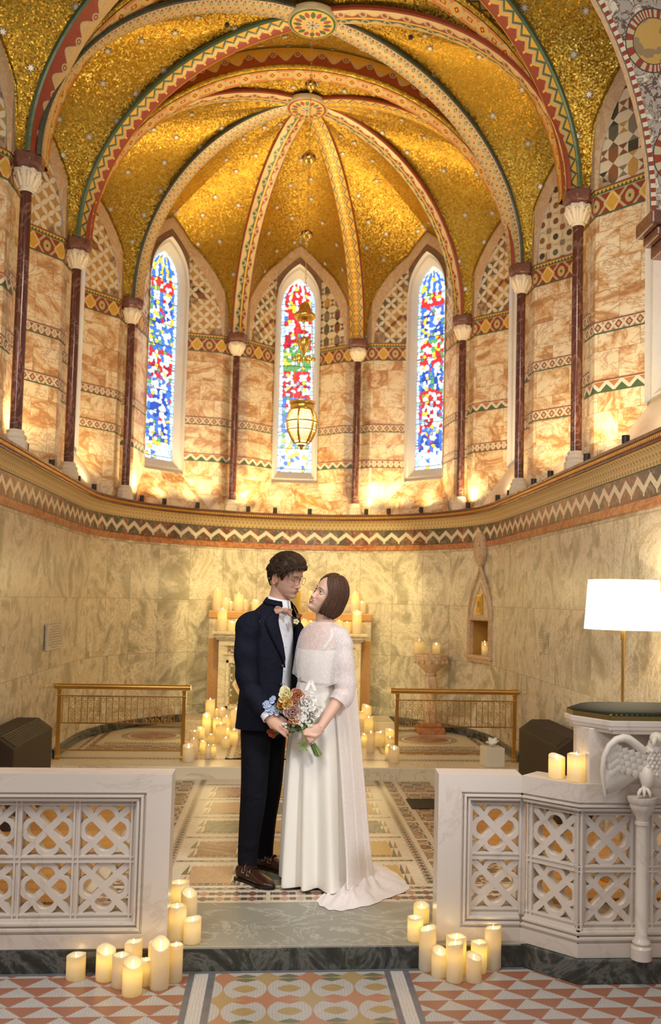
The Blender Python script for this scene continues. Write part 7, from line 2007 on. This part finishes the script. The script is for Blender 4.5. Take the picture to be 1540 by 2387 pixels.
def rose(name, px, py, r, mat, n=16, Y=4.88, face=V((0, -1, .25))):
    mb = MB(); c = Q(px, py, Y); fz_ = face.normalized(); a = fz_.orthogonal().normalized(); b_ = fz_.cross(a)
    for k in range(n):
        th = k * 2.4; q = (k + 1) / n; d = (a * cos(th) + b_ * sin(th)); op = lerp(.25, 1.15, q); dd = d * sin(op) + fz_ * cos(op)
        petal(mb, c - fz_ * r * .35 + d * r * .12 * q, dd, fz_ if op > .6 else -d, r * lerp(.75, 1.15, q), r * lerp(.35, .62, q), .28)
    return mb.build(name, FM[mat], bq, smooth=True, solid=.0012)
rose('poppy', 667, 1621, 0.051, 'cream', 9, 4.90, V((-.3, -.8, .6))); rose('poppy', 670, 1638, 0.037, 'yellow', 9, 4.87)
rose('tulip', 656, 1645, 0.032, 'orange', 8, 4.88); rose('ranunculus', 693, 1622, 0.041, 'salmon', 16, 4.90); rose('carnation', 685, 1641, 0.037, 'salmon', 20, 4.885)
rose('rose', 681, 1661, 0.049, 'mauve', 20, 4.865); rose('hellebore', 684, 1679, 0.029, 'orange', 7, 4.85); rose('peony', 716, 1638, 0.059, 'white', 14, 4.90, V((.3, -.9, .3))); rose('peony', 729, 1659, 0.049, 'white', 10, 4.91, V((.5, -.8, 0)))
rose('sweet_pea', 694, 1680, 0.027, 'white', 6, 4.85); rose('ranunculus', 634, 1707, 0.028, 'red', 12, 4.975, V((-.3, -.9, -.3))); rose('bud', 645, 1700, 0.020, 'yellow', 6, 4.92)
for k, (px, py) in enumerate(((628, 1640), (634, 1632), (622, 1650), (640, 1650), (645, 1660), (630, 1658), (660, 1655), (618, 1643))): rose('delphinium', px, py, 0.023, 'blue', 5, 4.90 - .004 * (k % 3), V((-.3 + .2 * (k % 3), -1, .2)))
mb = MB(); random.seed(9)
for cx_, cy_, nn in ((705, 1672, 30), (724, 1690, 10), (664, 1690, 5), (712, 1655, 14), (700, 1688, 12)):
    for k in range(nn):
        c0 = Q(cx_ + random.gauss(0, 8), cy_ + random.gauss(0, 7), 4.855 + random.uniform(-.01, .02)); r0 = random.uniform(.0032, .0048); a0 = random.random() * 6
        for q in range(5): mb.ball(c0 + V((r0 * 1.1 * cos(a0 + q * 1.257), -.001, r0 * 1.1 * sin(a0 + q * 1.257))), (r0 * .85, r0 * .5, r0 * .85), 6, 5)
mb.build('waxflowers', FM['white'], bq, smooth=True, kind='stuff')
mb = MB()
for k in range(70):
    px, py = random.choice(((700, 1690), (690, 1696), (712, 1685), (652, 1700), (676, 1700), (700, 1650), (652, 1650), (716, 1680)))
    a = random.uniform(0, 2 * pi); petal(mb, Q(px, py, (4.96 if px < 670 and py > 1680 else 4.89) + random.uniform(-.01, .03)), V((cos(a), -.4, sin(a))), V((0, -1, 0)), random.uniform(.025, .045), random.uniform(.007, .012), .2)
mb.build('foliage', FM['green'], bq, smooth=True, solid=.0008)
mb = MB(); hc = Q(722, 1722, 4.885)
for k in range(16):
    a = 2.4 * k; r = .004 * sqrt(k) * 1.1; off = V((r * cos(a), r * sin(a) * .8, 0)); st0 = Q(700 + (k % 4) * 3, 1690, 4.89) + off * 1.5; en = Q(738 + 10 * cos(a) * .9 + 3, 1758 - 5 * sin(a), 4.885) + V((0, r * sin(a), 0)) * 1.6
    mb.tube([st0, hc + off * .8, en], .0028, 7)
mb.build('stems', FM['stem'], bq, smooth=True)
mb = MB(); mb.tube([Q(716, 1712, 4.885), Q(728, 1733, 4.885)], [.016, .017], 14); mb.build('ribbon_wrap', simple('pale_ribbon', (.55, .62, .7), .4), bq, smooth=True)
mb = MB(); mb.tube([Q(706, 1690, 4.86), Q(705, 1706, 4.845), Q(711, 1722, 4.84), Q(710, 1736, 4.845)], .0026, 7); mb.build('drooping_stem', FM['stem'], bq, smooth=True)
mb = MB()
for k in range(8): a = k * .8; petal(mb, Q(706, 1738, 4.845), V((cos(a), -.3, sin(a) * 1.0 - .2)), V((0, -1, 0)), .022 + .016 * (k % 2), .005, .1)
mb.build('drooping_bud', FM['stem'], bq, smooth=True, solid=.0008)
# uplighters on the ledge: small black cylinders, each a real spot lamp
M['lens'] = simple('lamp_lens', (1, .8, .5), .3, Emission_Color=(1, .72, .36, 1), Emission_Strength=12.)
def uplight(x, y, label, h=.065, r=.026, en=24, aim=None):
    t = thing('uplighter', label, 'spotlight', (x, y, 2.632), 0, 'ledge uplighters')
    mb = MB(); mb.lathe([(0, 0), (r, 0), (r, h), (r * .8, h), (r * .8, h - .008)], n=16); mb.build('housing', M['black'], t, autosmooth=40)
    mb = MB(); mb.lathe([(r * .8, h - .008), (.0005, h - .007)], n=16); mb.build('lens', M['lens'], t)
    light('SPOT', 'vault_beam_lamp', (x, y, 2.64 + h + .014), 30, (1, .77, .40), .03, (lerp(x, X0, .55), lerp(y, 9.2 if y > 8.4 else 7.6, .55), 6.5), spot_size=radians(64), spot_blend=.7)
    light('SPOT', 'uplight_lamp', (x, y, 2.64 + h + .012), en, WARM, .05, (x + (aim[0] if aim else 0), y + (aim[1] if aim else 0), 4.2), spot_size=radians(172), spot_blend=1.)
def place_up():
    names = ['far left', 'left of the second column', 'right of the second column', 'left of the third column', 'right of the third column', 'under the left apse window, left one', 'under the left apse window, right one', 'beside the fourth column', 'under the middle window, left one', 'under the middle window, right one', 'right of the fifth column', 'under the right apse window, left one', 'under the right apse window, right one', 'right of the sixth column', 'left of the seventh column', 'right of the seventh column, rear one', 'right of the seventh column, front one', 'right of the tallest column', 'far right edge of the ledge']
    px = [(85, 1055, 6.95), (128, 1080, 7.75), (196, 1118, 8.75), (234, 1132, 9.35), (322, 1163, 10.3), (371, 1168, 10.6), (447, 1177, 10.95), (575, 1190, 11.17), (640, 1193, 11.2), (722, 1196, 11.2), (862, 1194, 11.1), (918, 1193, 10.95), (992, 1188, 10.6), (1100, 1176, 9.9), (1132, 1170, 9.1), (1167, 1157, 8.7), (1241, 1122, 7.85), (1285, 1103, 7.35), (1390, 1058, 6.45)]
    for (a, b_, Y), nm in zip(px, names):
        p = at(a, b_, Y)
        # keep it on the ledge, between the lip and the wall
        if Y < AY: x = X0 + (-1 if p.x < X0 else 1) * 2.09; y = Y
        else:
            dx, dy = p.x - X0, max(Y - AY, .02); k = 2.075 / hypot(dx, dy); x, y = X0 + dx * k, AY + dy * k
        n = V((X0 - x, (AY - y) if y > AY else 0)).normalized()
        uplight(x, y, 'small black uplighter on the cornice ledge, ' + nm, aim=(-n.x * .05, -n.y * .05))
    p = at(1505, 985, 5.7); uplight(X0 + 2.09, 5.7, 'small black uplighter on the ledge at the far right, below the side window', aim=(.2, 0))
    for yy in (6.2,): light('SPOT', 'uplight_lamp', (X0 - 2.09, yy, 2.72), 24, WARM, .05, (X0 - 2.25, yy, 4.2), spot_size=radians(172), spot_blend=1.)
place_up()
# altar downlights, nave window light, and added front fills
light('SPOT', 'altar_spot', (X0 - .9, 7.9, 4.5), 320, (1, .78, .34), .04, (X0 + .1, 11.0, 1.5), spot_size=radians(42), spot_blend=.25)
light('SPOT', 'altar_spot', (X0 + 1.2, 7.9, 4.5), 320, (1, .78, .34), .04, (X0 + .2, 11.0, 1.5), spot_size=radians(38), spot_blend=.2)
light('AREA', 'left_nave_window', (-2.4, 1.6, 4.4), 95, (.92, .95, 1), 1.1, (-1.0, 4.3, .3))
light('SPOT', 'right_nave_window', (2.6, .6, 4.0), 600, (.97, .97, 1), .35, (.15, 5.0, .75), spot_size=radians(24), spot_blend=.6)
light('AREA', 'high_front_fill', (.4, 2.3, 5.3), 78, (1, .84, .60), 1.0, (.2, 5.6, .4))  # soft light added high in front, not a fixture of the chapel
light('AREA', 'low_front_fill', (.2, -.6, 3.2), 20, (1, .92, .80), 1.4, (.1, 5.2, 1.2))  # unseen frontal fill added behind the camera
bg.inputs[1].default_value = .30
SC.view_settings.exposure = .08
